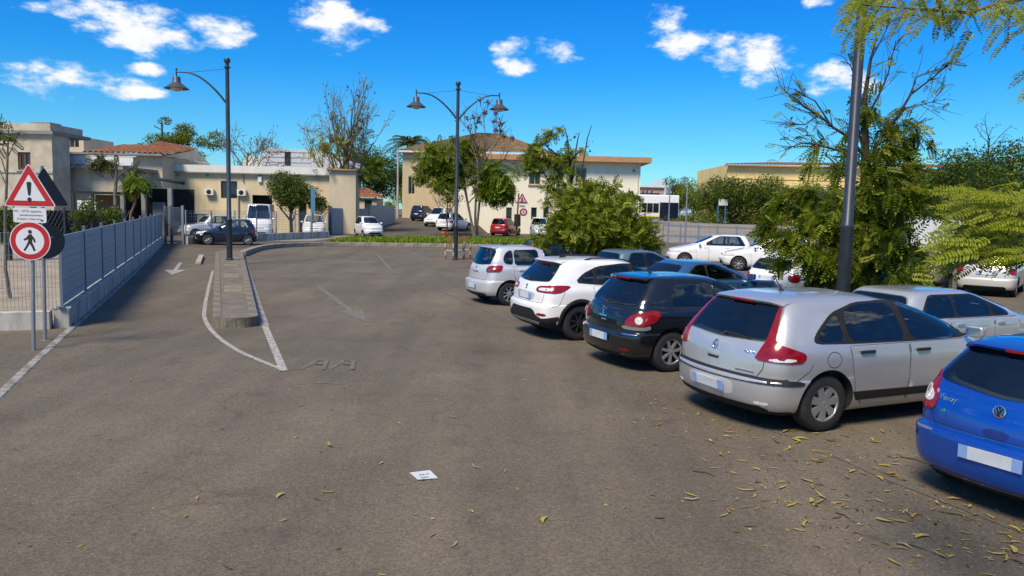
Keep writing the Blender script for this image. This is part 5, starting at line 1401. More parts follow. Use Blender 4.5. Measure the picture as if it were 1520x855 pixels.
def hatch(name, label, cat, m, pos, L=4.0, Wd=1.72, H=1.47, wr=.31, wb=None, group=None, near=1, spokes=(7, 'mid', RIMS), posts=(-.75, .12), glass=True, lens=REDLENS, mirror=True, clad=None, z_tail=(.72, .93), rearplate=.8, headl=CLEARL, **pk):
    sh = profile(L, Wd, H, **pk)
    wb = wb or L*.615
    ax = (L/2-.80-wb, L/2-.80) if L < 4.4 else (L/2-.9-wb, L/2-.9)
    c = Car(name, label, cat, sh, m, ax, wr, group=group, spokes=spokes, clad=clad)
    bz = pk.get('bz', .94)
    c.glass_auto(bz+.03, H-.095, posts)
    doors(c, .30, bz-.01, [posts[0]-.12, posts[-1], L/2-1.28] if len(posts) > 1 else [posts[0], L/2-1.28], hz=bz-.09)
    std_rear(c, *z_tail, plate_z=rearplate, lens=lens); std_front(c, m=headl)
    if mirror: c.mirrors(L/2-pk.get('cowl', 1.10)-.35, bz+.06, m)
    c.put(*pos)
    return c

ROW = 'cars parked nose-in along the lot'
# ---- silver hatchback with tall red lamps climbing beside its rear window
def silver_hatch():
    K = [(.20, -1.96, 1.95, .78, .12, .22, .2, .3), (.27, -2.07, 2.05, .84, .15, .20, .25, .3), (.38, -2.12, 2.11, .873, .17, .20, .3, .3),
         (.52, -2.14, 2.13, .885, .18, .19, .3, .3), (.575, -2.135, 2.12, .885, .18, .19, .3, .3), (.605, -2.075, 2.06, .880, .15, .20, .3, .3), (.70, -2.06, 1.98, .884, .13, .2, .3, .3),
         (.80, -2.045, 1.82, .880, .12, .2, .3, .3), (.88, -2.02, 1.50, .868, .11, .2, .28, .3), (.93, -1.995, 1.36, .852, .10, .19, .25, .3), (.985, -1.955, 1.20, .83, .09, .17, .22, .28),
         (1.08, -1.885, .99, .785, .08, .15, .18, .22), (1.20, -1.80, .69, .72, .07, .14, .16, .2), (1.32, -1.70, .33, .645, .06, .13, .15, .2),
         (1.39, -1.62, -.02, .575, .06, .12, .14, .2), (1.43, -1.47, -.22, .48, .06, .12, .12, .2), (1.452, -1.22, -.38, .34, .05, .1, .1, .2), (1.462, -1.0, -.45, .18, .03, .08, .05, .1), (1.465, -.85, -.5, .03, .01, .05, .01, .05)]
    sh = CarShape(K)
    c = Car('parked_car', 'silver hatchback with tall red lamps climbing beside its rear window', 'car', sh, P_SILVER, (-1.28, 1.32), .315, arch=.375, group=ROW, spokes=(7, 'cover', RIMS), tyre_w=.2)
    surround = [(1.20, .945), (.92, 1.10), (.56, 1.25), (.15, 1.345), (-.25, 1.385), (-.70, 1.375), (-1.10, 1.28), (-1.36, 1.12), (-1.47, 1.02), (-1.44, .975), (-.9, .955), (0, .945)]
    c.both('window_surround', -90, surround, BLACK, off=.003, rnd=1, thick=.012)
    c.both('side_window', -90, [(-1.42, .995), (-1.05, .985), (-1.03, 1.25), (-1.13, 1.225), (-1.33, 1.10)], GLASS, off=.006, rnd=1)
    c.both('side_window', -90, [(-.96, .98), (-.13, .965), (-.17, 1.355), (-.45, 1.36), (-.72, 1.35), (-.94, 1.285)], GLASS, off=.006, rnd=1)
    c.both('side_window', -90, [(-.02, .965), (.83, .96), (.68, 1.13), (.50, 1.23), (.18, 1.325), (-.06, 1.355)], GLASS, off=.006, rnd=1)
    c.both('side_window', -90, [(.90, .96), (1.11, .96), (.86, 1.10), (.78, 1.12)], GLASS, off=.006, rnd=1)
    c.patch('rear_window', 180, [(-.70, .985), (-.56, 1.36), (0, 1.375), (.56, 1.36), (.70, .985), (0, .955)], GLASS, off=.006, rnd=2)
    c.patch('windshield', 0, [(-.66, .99), (-.52, 1.36), (0, 1.40), (.52, 1.36), (.66, .99)], GLASS, off=.006, rnd=2)
    # lamps: broad at the foot, a thin band up the pillar
    a, b = c.both('taillight', -138, [(-2.03, -.575, .79), (-2.00, -.615, .88), (-1.93, -.655, 1.02), (-1.745, -.595, 1.34), (-1.70, -.60, 1.355), (-1.845, -.69, 1.08), (-1.885, -.725, .985), (-1.70, -.85, .915), (-1.60, -.872, .875), (-1.62, -.872, .81), (-1.70, -.865, .78)], REDLENS, off=.012, rnd=1, grid=.05)
    for q, sg in ((a, 1), (b, -1)):
        c.patch('lamp_reflector', -138*sg, [(-1.93, -.70*sg, .795), (-1.93, -.70*sg, .825), (-1.72, -.84*sg, .835), (-1.70, -.84*sg, .80)], CLEARL, off=.016, rnd=1, parent=q)
    mb = MB()
    c.seam(180, [(-.60, .615), (-.66, .70), (-.68, .96)], mb=mb); c.seam(180, [(.60, .615), (.66, .70), (.68, .96)], mb=mb)
    c.seam(-90, [(-1.75, .56), (-1.55, .70), (-1.52, .765)], mb=mb); c.seam(90, [(1.75, .56), (1.55, .70), (1.52, .765)], mb=mb)
    # fuel flap outline
    c.seam(-90, [(-1.22+.10*math.cos(t), .80+.085*math.sin(t)) for t in np.linspace(0, 2*math.pi, 17)], .007, mb=mb)
    mb.build('panel_gap', BLACK, c.root)['kind'] = 'stuff'
    c.patch('tailgate', 180, [(-.59, .618), (-.655, .70), (-.672, .945), (0, .935), (.672, .945), (.655, .70), (.59, .618)], P_SILVER, off=.003, rnd=0, thick=.006)
    c.patch('bumper_strip', 180, [(-.84, .545), (-.84, .615), (.84, .615), (.84, .545)], BLACK, off=.008, rnd=0)
    c.both('bumper_strip', -110, [(-2.0, -.80, .545), (-2.0, -.80, .61), (-1.62, -.885, .585), (-1.62, -.885, .545)], BLACK, off=.010, rnd=1)
    c.patch('rear_bumper_trim', 180, [(-.72, .205), (-.70, .30), (.70, .30), (.72, .205)], BLACK, off=.006, rnd=1)
    c.both('rear_reflector', -150, [(-2.06, -.62, .315), (-2.06, -.62, .345), (-2.0, -.76, .345), (-2.0, -.76, .315)], CLEARL, off=.006, rnd=1)
    c.patch('plate_recess', 180, [(-.36, .36), (-.36, .53), (.36, .53), (.36, .36)], P_PEARL, off=.002, rnd=2)
    c.plate(180, 0, .45)
    mb = MB(); mb.box((0, 0, 0), (.20, .055, .02)); bm = bevel_box((.19, .05, .03), .014)
    c.place('tailgate_handle', bm_mesh(bm, 'tailgate_handle', P_SILVER), 180, -.02, .76, .006)
    c.place('handle_slot', MB().box((0, 0, .003), (.17, .022, .006)).mesh('handle_slot', BLACK), 180, -.02, .727, .005)
    c.ring_badge(180, -.02, .86, .052, 'loop')
    t = text_mesh('HDi 16', .05, 'badge_lettering', CHROME, c.root); h, n = c.cast(180, .48, .86); t.matrix_local = f4(face_frame(n), h+n*.006)
    c.place('chrome_strip', MB().box((0, 0, .004), (.24, .012, .008)).mesh('chrome_strip', CHROME), 180, .45, .655, .004)
    c.spoiler(1.39, .55, P_SILVER, depth=.20, drop=.03)
    c.wiper(.05, .995, .42, .985); c.antenna(-1.15, 0, -.55, .20)
    doors(c, .27, .93, [-.90, -.08, 1.06], seam=True)
    c.handles([(-.74, .86), (.12, .845)], BLACK, .21)
    c.both('door_moulding', -90, [(-.86, .33), (-.92, .43), (.98, .41), (.98, .33)], BLACK, off=.012, rnd=0)
    c.mirrors(.92, 1.0, P_SILVER); std_front(c)
    return c
# ---- black three-door with round-cored red lamps
def black_hatch():
    sh = profile(3.95, 1.74, 1.46, bz=.95, rs=.36, cowl=1.05, ws=.95, br=.14, cr=.24, lip=.06, tum=.27, roofend=.30)
    c = Car('parked_car', 'black hatchback with oval red lamps and silver diamond badge', 'car', sh, P_BLACK, (-1.18, 1.28), .315, arch=.37, group=ROW, spokes=(7, 'mid', RIMS))
    c.both('side_window', -90, [(-1.18, 1.02), (-.42, .99), (-.40, 1.345), (-.80, 1.31), (-1.08, 1.18)], GLASS, off=.005, rnd=1)
    c.both('side_window', -90, [(-.34, .985), (.66, .985), (.42, 1.19), (.12, 1.33), (-.10, 1.36), (-.33, 1.355)], GLASS, off=.005, rnd=1)
    c.patch('rear_window', 180, [(-.68, 1.015), (-.53, 1.37), (0, 1.385), (.53, 1.37), (.68, 1.015), (0, .985)], GLASS, off=.005, rnd=2)
    c.patch('windshield', 0, [(-.68, 1.0), (-.52, 1.37), (0, 1.39), (.52, 1.37), (.68, 1.0)], GLASS, off=.005, rnd=2)
    a, b = c.both('taillight', -140, [(-1.86, -.50, .72), (-1.80, -.62, .87), (-1.62, -.82, .945), (-1.45, -.84, .945), (-1.42, -.86, .86), (-1.60, -.86, .74), (-1.80, -.70, .70)], REDLENS, off=.014, rnd=2, grid=.04)
    for q, sg in ((a, 1), (b, -1)):
        u, z = c.pr(-140*sg, (-1.72, -.735*sg, .80)); h, n = c.cast(-140*sg, u, z)
        me = MB().lathe([(.001, .010), (.03, .012), (.034, .006), (.055, .010), (.062, .0)], 20).mesh('lamp_core', CLEARL, 50)
        o = link('lamp_core', me, q); o.matrix_local = f4(face_frame(n), h+n*.013)
        c.patch('lamp_reflector', -140*sg, [(-1.88, -.50*sg, .655), (-1.86, -.50*sg, .715), (-1.70, -.80*sg, .70), (-1.60, -.86*sg, .735), (-1.62, -.86*sg, .655)], mat('grey_lens', (.16, .17, .19), .1, coat=.8), off=.010, rnd=1, parent=q)
    c.plate(180, 0, .50); c.ring_badge(180, -.02, .90, .055, 'diamond')
    c.place('chrome_strip', MB().box((0, 0, .005), (.22, .022, .01)).mesh('chrome_strip', CHROME), 180, 0, .80, .004)
    c.place('handle_slot', MB().box((0, 0, .003), (.13, .018, .006)).mesh('handle_slot', GALV), 180, .03, .745, .004)
    mb = MB(); c.seam(180, [(-.62, .63), (-.60, .72), (-.52, .84), (-.66, .98)], mb=mb, m=WELL); c.seam(180, [(.62, .63), (.60, .72), (.52, .84), (.66, .98)], mb=mb); c.seam(180, [(-.62, .63), (.62, .63)], mb=mb)
    mb.build('panel_gap', WELL, c.root)['kind'] = 'stuff'
    c.both('rear_reflector', -160, [(-1.92, -.50, .33), (-1.92, -.50, .36), (-1.88, -.70, .36), (-1.88, -.70, .33)], REDLENS, off=.006, rnd=1)
    c.both('bumper_highlight_strip', -150, [(-1.93, -.55, .575), (-1.93, -.55, .595), (-1.8, -.78, .592), (-1.8, -.78, .58)], CHROME, off=.006, rnd=1)
    c.patch('rear_bumper_trim', 180, [(-.60, .21), (-.56, .29), (.56, .29), (.60, .21)], BLACK, off=.006, rnd=1)
    c.spoiler(1.385, .52, P_BLACK, depth=.16, drop=.02); c.wiper(.0, 1.03, .38, 1.0); c.antenna(-1.05, 0, -.45, .26)
    doors(c, .28, .96, [-.38, .92]); c.handles([(-.2, .88)], P_BLACK, .2)
    c.mirrors(.62, 1.02, P_BLACK); std_front(c); return c
# ---- white crossover, black lower bumper
def white_crossover():
    sh = profile(4.20, 1.78, 1.53, bz=1.0, rs=.42, cowl=1.1, ws=.95, br=.12, cr=.24, lip=.06, bump=.68, nose=.80, sill=.24, tum=.27, roofend=.32)
    c = Car('parked_car', 'white crossover with black lower bumper and black roof rails', 'car', sh, P_WHITE, (-1.28, 1.32), .335, arch=.395, group=ROW, spokes=(8, 'thin', RIMD), clad=BLACK)
    c.both('window_surround', -90, [(-1.36, 1.10), (-1.18, 1.24), (-.85, 1.37), (-.3, 1.42), (.12, 1.40), (.5, 1.22), (.82, 1.03), (0, 1.03), (-.9, 1.055)], BLACK, off=.003, rnd=1, gr=.012)
    c.both('side_window', -90, [(-1.26, 1.12), (-.98, 1.085), (-.96, 1.31), (-1.12, 1.24)], GLASS, off=.006, rnd=1)
    c.both('side_window', -90, [(-.92, 1.08), (-.14, 1.06), (-.16, 1.405), (-.5, 1.395), (-.9, 1.32)], GLASS, off=.006, rnd=1)
    c.both('side_window', -90, [(-.06, 1.06), (.70, 1.05), (.48, 1.20), (.12, 1.375), (-.06, 1.40)], GLASS, off=.006, rnd=1)
    c.patch('rear_window', 180, [(-.69, 1.09), (-.53, 1.43), (0, 1.45), (.53, 1.43), (.69, 1.09), (0, 1.055)], GLASS, off=.006, rnd=2)
    c.patch('windshield', 0, [(-.68, 1.06), (-.52, 1.43), (0, 1.45), (.52, 1.43), (.68, 1.06)], GLASS, off=.006, rnd=2)
    a, b = c.both('taillight', -142, [(-2.02, -.42, .90), (-1.98, -.44, 1.0), (-1.72, -.80, 1.04), (-1.50, -.87, 1.03), (-1.60, -.87, .95), (-1.74, -.84, .89)], REDLENS, off=.012, rnd=1, grid=.04)
    for q, sg in ((a, 1), (b, -1)):
        c.patch('lamp_reflector', -142*sg, [(-1.97, -.48*sg, .925), (-1.95, -.50*sg, .975), (-1.78, -.74*sg, .985), (-1.80, -.72*sg, .925)], CLEARL, off=.016, rnd=1, parent=q)
    c.patch('lower_bumper', 180, [(-.70, .25), (-.80, .42), (-.56, .455), (-.44, .585), (.44, .585), (.56, .455), (.80, .42), (.70, .25)], BLACK, off=.007, rnd=1)
    c.both('lower_bumper', -125, [(-2.04, -.66, .26), (-2.05, -.72, .42), (-1.74, -.87, .47), (-1.66, -.87, .30)], BLACK, off=.008, rnd=0)
    c.patch('skid_strip', 180, [(-.60, .30), (-.60, .345), (-.3, .37), (.3, .37), (.60, .345), (.60, .30), (0, .33)], GALV, off=.014, rnd=1)
    c.both('rear_reflector', -150, [(-2.05, -.58, .47), (-2.05, -.58, .52), (-1.95, -.78, .52), (-1.95, -.78, .47)], REDLENS, off=.010, rnd=1)
    c.patch('plate_recess', 180, [(-.34, .73), (-.38, .88), (.38, .88), (.34, .73)], P_PEARL, off=.003, rnd=1); c.plate(180, 0, .80)
    c.ring_badge(180, -.0, .965, .048, 'oval')
    mb = MB(); c.seam(180, [(-.62, .70), (-.66, .80), (-.68, 1.06)], mb=mb); c.seam(180, [(.62, .70), (.66, .80), (.68, 1.06)], mb=mb); c.seam(180, [(-.62, .70), (.62, .70)], mb=mb)
    c.seam(-90, [(-1.9, .62), (-1.72, .68), (-1.60, .93)], mb=mb); c.seam(90, [(1.9, .62), (1.72, .68), (1.60, .93)], mb=mb)
    mb.build('panel_gap', BLACK, c.root)['kind'] = 'stuff'
    c.spoiler(1.45, .55, P_WHITE, depth=.26, drop=.03); c.wiper(.02, 1.085, -.34, 1.075); c.antenna(-1.2, 0, fin=True)
    for sg in (-1, 1):
        pts = []
        for x in np.linspace(-1.05, .15, 9):
            h = c.bvh.ray_cast(V((x, sg*.56, 5)), V((0, 0, -1)))[0]; pts.append(h+V((0, 0, .035 if -1.0 < x < .1 else .0)))
        MB().tube(pts, .016, 6).build('roof_rail', BLACK, c.root, 60)
    doors(c, .34, 1.02, [-.92, -.10, .86], hz=(.94, .93)); c.both('sill_cladding', -90, [(-.88, .25), (-.88, .36), (.90, .36), (.90, .25)], BLACK, off=.010, rnd=0)
    c.mirrors(.62, 1.08, P_WHITE); std_front(c, .66, .82); return c
# ---- small pale hatchback, upright tail
def pale_hatch():
    sh = profile(3.70, 1.68, 1.51, bz=.98, rs=.20, cowl=.95, ws=.95, br=.13, cr=.24, lip=.09, bump=.62, nose=.80, tum=.24, roofend=.22)
    c = Car('parked_car', 'pale silver small hatchback with upright tail and rounded side windows', 'car', sh, P_PEARL, (-1.15, 1.20), .295, arch=.36, group=ROW, spokes=(8, 'thin', RIMS))
    c.both('side_window', -90, [(-1.30, 1.07), (-1.05, 1.03), (-1.02, 1.40), (-1.18, 1.37), (-1.30, 1.22)], GLASS, off=.005, rnd=2)
    c.both('side_window', -90, [(-1.0, 1.02), (-.30, 1.01), (-.30, 1.41), (-1.0, 1.40)], GLASS, off=.005, rnd=1)
    c.both('side_window', -90, [(-.10, 1.01), (.72, 1.0), (.52, 1.18), (.10, 1.39), (-.12, 1.41)], GLASS, off=.005, rnd=1)
    c.patch('rear_window', 180, [(-.60, 1.04), (-.58, 1.40), (0, 1.42), (.58, 1.40), (.60, 1.04), (0, 1.0)], GLASS, off=.005, rnd=2)
    c.patch('windshield', 0, [(-.66, 1.04), (-.53, 1.41), (0, 1.43), (.53, 1.41), (.66, 1.04)], GLASS, off=.005, rnd=2)
    a, b = c.both('taillight', -140, [(-1.72, -.56, .83), (-1.72, -.58, .98), (-1.55, -.78, 1.02), (-1.38, -.82, 1.02), (-1.40, -.83, .86)], REDLENS, off=.012, rnd=1, grid=.04)
    for q, sg in ((a, 1), (b, -1)): c.patch('lamp_reflector', -140*sg, [(-1.68, -.62*sg, .86), (-1.68, -.62*sg, .92), (-1.56, -.75*sg, .93), (-1.56, -.75*sg, .87)], mat('smoked_lens', (.10, .06, .06), .1, coat=.8), off=.016, rnd=1, parent=q)
    c.plate(180, 0, .47); c.ring_badge(180, 0, .94, .035, 'oval')
    c.place('tailgate_handle', MB().box((0, 0, .004), (.30, .03, .01)).mesh('tailgate_handle', GALV), 180, 0, .84, .004)
    mb = MB(); c.seam(180, [(-.54, .645), (-.60, .80), (-.60, 1.0)], mb=mb); c.seam(180, [(.54, .645), (.60, .80), (.60, 1.0)], mb=mb); c.seam(180, [(-.54, .645), (.54, .645)], mb=mb); mb.build('panel_gap', BLACK, c.root)['kind'] = 'stuff'
    c.patch('rear_bumper_trim', 180, [(-.62, .21), (-.60, .30), (.60, .30), (.62, .21)], BLACK, off=.006, rnd=1)
    c.patch('skid_strip', 180, [(-.66, .315), (-.66, .335), (.66, .335), (.66, .315)], GALV, off=.008, rnd=0)
    c.spoiler(1.435, .52, P_PEARL, depth=.14, drop=.015); c.wiper(.05, 1.04, .30, 1.02); c.antenna(-.9, 0, fin=True)
    doors(c, .28, .99, [-.98, -.20, .84]); c.handles([(-.82, .90), (-.04, .90)], P_PEARL, .19)
    c.mirrors(.55, 1.05, P_PEARL); std_front(c); return c
# ---- bright blue hatchback
def blue_hatch():
    sh = profile(3.98, 1.74, 1.45, bz=.98, rs=.36, cowl=1.0, ws=.95, br=.15, cr=.25, lip=.08, bump=.64, tum=.24, roofend=.28)
    c = Car('parked_car', 'bright blue hatchback with round silver badge on its tailgate', 'car', sh, P_BLUE, (-1.22, 1.24), .305, arch=.365, group=ROW, spokes=(7, 'cover', RIMS))
    c.glass_auto(1.01, 1.35, (-.8, .1), frame=BLACK, rear=False)
    c.patch('rear_window', 180, [(-.68, 1.05), (-.56, 1.345), (0, 1.365), (.56, 1.345), (.68, 1.05), (0, .995)], GLASS, off=.005, rnd=2)
    a, b = c.both('taillight', -140, [(-1.84, -.60, .75), (-1.80, -.62, .95), (-1.62, -.70, 1.10), (-1.53, -.75, 1.11), (-1.56, -.80, 1.0), (-1.52, -.845, .92), (-1.60, -.85, .80)], REDLENS, off=.014, rnd=2, grid=.04)
    for q, sg in ((a, 1), (b, -1)): c.patch('lamp_reflector', -140*sg, [(-1.80, -.64*sg, .84), (-1.78, -.65*sg, .93), (-1.66, -.74*sg, 1.0), (-1.66, -.75*sg, .90), (-1.72, -.72*sg, .83)], CLEARL, off=.018, rnd=2, parent=q)
    c.plate(180, .02, .52); c.ring_badge(180, .0, .90, .055, 'ring')
    t = text_mesh('Fexoy', .075, 'badge_lettering', CHROME, c.root); h, n = c.cast(180, -.48, .90); t.matrix_local = f4(face_frame(n), h+n*.006)
    t = text_mesh('tdi', .04, 'badge_lettering', mat('green_badge', (.05, .35, .2), .4), c.root); h, n = c.cast(180, -.50, .79); t.matrix_local = f4(face_frame(n), h+n*.006)
    c.patch('tailgate_handle', 180, [(-.11, .745), (-.10, .68), (0, .665), (.10, .68), (.11, .745)], paint('blue_shade', (.006, .03, .22), .3), off=.004, rnd=1)
    c.patch('plate_recess', 180, [(-.44, .44), (-.36, .60), (.40, .60), (.48, .44)], P_BLUE, off=.001, rnd=0)
    mb = MB(); c.seam(180, [(-.58, .665), (-.63, .76), (-.64, 1.0)], mb=mb); c.seam(180, [(.58, .665), (.63, .76), (.64, 1.0)], mb=mb); c.seam(180, [(-.58, .665), (.58, .665)], mb=mb); mb.build('panel_gap', BLACK, c.root)['kind'] = 'stuff'
    c.both('rear_reflector', -150, [(-1.93, -.55, .60), (-1.93, -.55, .625), (-1.83, -.74, .62), (-1.83, -.74, .60)], mat('grey_lens', (.16, .17, .19), .1), off=.004, rnd=1)
    c.patch('rear_bumper_trim', 180, [(-.60, .21), (-.58, .28), (.58, .28), (.60, .21)], BLACK, off=.006, rnd=1)
    c.spoiler(1.37, .57, P_BLUE, depth=.18, drop=.02); c.wiper(.22, 1.035, .60, 1.06)
    doors(c, .28, .99, [-.9, -.1, .9], hz=.9); c.mirrors(.6, 1.06, P_BLUE); std_front(c); return c

c4 = silver_hatch(); c4.put(4.40, 9.88, 24.5); c4.root.scale = (1.065, 1.075, 1.035)
cb = black_hatch(); cb.put(3.17, 12.85, 25)
cw = white_crossover(); cw.put(2.10, 15.6, 24)
cp = pale_hatch(); cp.put(.62, 20.6, 26)
cbl = blue_hatch(); cbl.put(5.57, 6.98, 28); cbl.root.scale = (.965,)*3

G2 = 'cars parked in the facing row'
hatch('parked_car', 'blue coupe with low roof behind the white crossover', 'car', P_MIDBLUE, (5.0, 19.3, 25), H=1.30, L=3.9, group=G2, rs=.5, bz=.86)
hatch('parked_car', 'dark teal hatchback with pale roof edge beside the leafy bush', 'car', P_TEAL, (4.1, 22.6, 25), H=1.38, L=3.8, group=G2, bz=.9)
hatch('parked_car', 'low silver-grey car just past the grey lamp post', 'car', P_SILVER, (7.55, 13.4, 24), H=1.28, L=4.1, mirror=False, group=G2, rs=.34, bz=.84, ws=1.0, cowl=.95)
hatch('parked_car', 'white hatchback seen from behind, half covered by feathery branches', 'car', P_WHITE, (8.25, 21.2, 32), H=1.40, L=3.9, group=G2)
G3 = 'white cars parked beyond the bush'
hatch('parked_car', 'white hatchback facing the bush, nearest of the white pair', 'car', P_WHITE, (9.3, 36.5, 172), H=1.52, L=4.0, group=G3, bz=1.0)
hatch('parked_car', 'white estate partly hidden behind feathery branches', 'car', P_WHITE, (11.35, 34.2, 166), H=1.55, L=4.2, group=G3, bz=1.0)
hatch('parked_car', 'dark green car in the shade of the feathery tree', 'car', P_GREEN, (13.3, 25.5, 48), H=1.5, L=4.0)
hatch('parked_car', 'silver car with black plate strip under the drooping fronds', 'car', P_CREAM, (16.4, 26.3, 52), H=1.47, L=4.1, rearplate=.76)
hatch('parked_car', 'white car with red lamp beside the silver car under fronds', 'car', P_WHITE, (17.2, 22.6, 40), H=1.45, L=4.0)
hatch('parked_car', 'low dark car between pale hatchback and grass verge', 'car', P_DKBLUE, (2.4, 35.2, 12), H=1.30, L=4.2, rs=.5, bz=.85)
hatch('moving_car', 'dark blue hatchback driving past the gate', 'car', P_DKBLUE, (-16.9, 45.5, 198), H=1.52, L=3.55, bz=.98, spokes=(8, 'thin', RIMS))
hatch('parked_car', 'white compact with dark windshield facing the lot by blue-grey wall', 'car', P_WHITE, (-11.7, 62.5, -62), H=1.68, L=3.5, Wd=1.62, bz=1.05, cowl=.75, ws=.8, nose=.85, wr=.29)
hatch('parked_car', 'bright red hatchback parked before the white building', 'car', P_RED, (-.7, 73.6, 66), H=1.68, L=4.0, Wd=1.78, bz=1.05, rs=.18)
hatch('parked_car', 'white people carrier parked right of the red car', 'car', P_WHITE, (2.75, 73.2, 78), H=1.85, L=4.3, Wd=1.80, bz=1.12, rs=.15, wr=.32)
GF = 'cars lining the lane beside the trees'
for args in (('dark people carrier, farthest in the lane', P_DKBLUE, (-10.1, 87.5, 70), .99, dict(H=1.75, L=4.2, bz=1.1, rs=.2)),
             ('white off-roader facing the lot in the lane', P_WHITE, (-7.6, 79.0, 250), .63, dict(H=1.95, L=4.3, Wd=1.85, bz=1.15, rs=.2, wr=.35)),
             ('white estate with dark rear window by the tree trunk', P_WHITE, (-5.6, 73.2, 62), .40, dict(H=1.68, L=4.1, Wd=1.8, bz=1.0, rs=.25, wr=.34))):
    c = hatch('parked_car', args[0], 'car', args[1], args[2], group=GF, **args[4]); c.root.location.z = args[3]; c.root.rotation_euler.x = 0
GY = 'vehicles in the fenced yard'
hatch('parked_car', 'teal-grey car behind the mesh gate', 'car', P_TEAL, (-24.4, 57.5, 200), H=1.62, L=4.2, group=GY, bz=1.0)
hatch('parked_car', 'old silver saloon with black bumper in the yard', 'car', P_PEARL, (-21.3, 54.0, 222), H=1.6, L=4.0, group=GY, bz=1.02, ws=.5, cowl=1.3, nose=.8)
hatch('parked_car', 'small white pickup in the yard below the round tree', 'car', P_WHITE, (-15.6, 60.5, 283), H=1.75, L=4.2, group=GY, bz=1.08, ws=.6)
hatch('delivery_van', 'white high-roofed van in the yard facing out', 'van', P_WHITE, (-18.9, 57.8, 283), H=2.45, L=5.0, Wd=1.98, group=GY, bz=1.30, ws=.34, cowl=.75, nose=1.0, rs=.06, tum=.18, wr=.33, bump=.66, z_tail=(.9, 1.2), posts=(-.8, .9))
# ================================================================== trees, shrubs, leaves
BARK = mat('grey_bark', (.14, .115, .085), .95, noise=.4, scale=5, bump=.6, bscale=18)
BARKD = mat('dark_bark', (.05, .038, .028), .95, noise=.4, scale=5, bump=.5, bscale=18)
def leafm(name, col, isl=.45, tr=.38): return mat('leaf_'+name, col, .55, island=isl, trans=tr, spec=.3)
L_YG = leafm('yellow_green', (.25, .285, .02)); L_MID = leafm('mid_green', (.125, .185, .012)); L_DARK = leafm('dark_green', (.04, .07, .012)); L_OLIVE = leafm('olive', (.075, .09, .018))
L_BRIGHT = leafm('bright_green', (.16, .24, .012)); L_BROWN = leafm('brown', (.13, .065, .02)); L_GOLD = leafm('gold', (.24, .19, .02)); L_GREY = leafm('grey_green', (.14, .16, .13)); L_CON = leafm('feathery', (.165, .215, .012))
def np_mesh(name, vs, faces4, m):
    me = bpy.data.meshes.new(name); n = len(vs); k = len(faces4)
    me.vertices.add(n); me.vertices.foreach_set('co', np.asarray(vs, np.float32).ravel())
    me.loops.add(4*k); me.loops.foreach_set('vertex_index', np.asarray(faces4, np.int32).ravel())
    me.polygons.add(k); me.polygons.foreach_set('loop_start', np.arange(k, dtype=np.int32)*4)
    me.update(calc_edges=True); me.materials.append(m); me.validate(); return me
# leaf templates: (verts, quads) in a frame with x along the leaf, z up
def tmpl_leaf(w=.42): return np.array([(0, 0, 0), (.5, -w/2, .06), (1, 0, -.06), (.5, w/2, .06)]), np.array([(0, 1, 2, 3)])
def tmpl_frond(n=6, lw=.10, ll=.26, droop=.35):
    vs = []; fs = []
    def q(a): b = len(vs); vs.extend(a); fs.append((b, b+1, b+2, b+3))
    z = lambda x: -droop*x*x
    q([(0, -.008, 0), (0, .008, 0), (1, .006, z(1)), (1, -.006, z(1))])
    for i in range(n):
        x = .14+.80*i/(n-1); s = ll*(1-.45*abs(x-.45))
        for sg in (-1, 1):
            q([(x, 0, z(x)), (x+.06-lw*.3, sg*s*.5, z(x)+.03), (x+.10, sg*s, z(x)-.03), (x+.06+lw*.7, sg*s*.5, z(x)+.03)])
    x = 1.0; q([(x, 0, z(x)), (x+.1, -lw*.5, z(x)-.03), (x+.25, 0, z(x)-.1), (x+.1, lw*.5, z(x)-.03)])
    return np.array(vs), np.array(fs)
T_LEAF = tmpl_leaf(); T_SLIM = tmpl_leaf(.22); T_FROND = tmpl_frond(6, .16, .30); T_FROND8 = tmpl_frond(8, .13, .26, .5)
def scatter(P, T, size, rng, up=.4, dirs=None, jit=.6, droop=0):
    """place template copies at points P; dirs gives the leading direction of each"""
    n = len(P); tv, tf = T
    d = rng.normal(size=(n, 3)); 
    if dirs is not None: d = dirs/np.linalg.norm(dirs, axis=1, keepdims=True)+d*jit*.5
    d[:, 2] -= droop
    d /= np.linalg.norm(d, axis=1, keepdims=True)
    nrm = rng.normal(size=(n, 3))*(1-up); nrm[:, 2] += up*1.6
    y = np.cross(nrm, d); y /= np.linalg.norm(y, axis=1, keepdims=True)+1e-9; z = np.cross(d, y)
    s = size*rng.uniform(.65, 1.35, n)
    vs = P[:, None, :]+s[:, None, None]*(tv[None, :, 0:1]*d[:, None, :]+tv[None, :, 1:2]*y[:, None, :]+tv[None, :, 2:3]*z[:, None, :])
    fs = tf[None]+(np.arange(n)*len(tv))[:, None, None]
    return vs.reshape(-1, 3), fs.reshape(-1, 4)
def crown(parent, batches, name='crown'):
    """batches: (points, template, size, material, kw)"""
    for (P, T, size, m, rng, kw) in batches:
        if len(P) == 0: continue
        v, f = scatter(np.asarray(P, float), T, size, rng, **kw); o = link(name, np_mesh(name, v, f, m), parent)
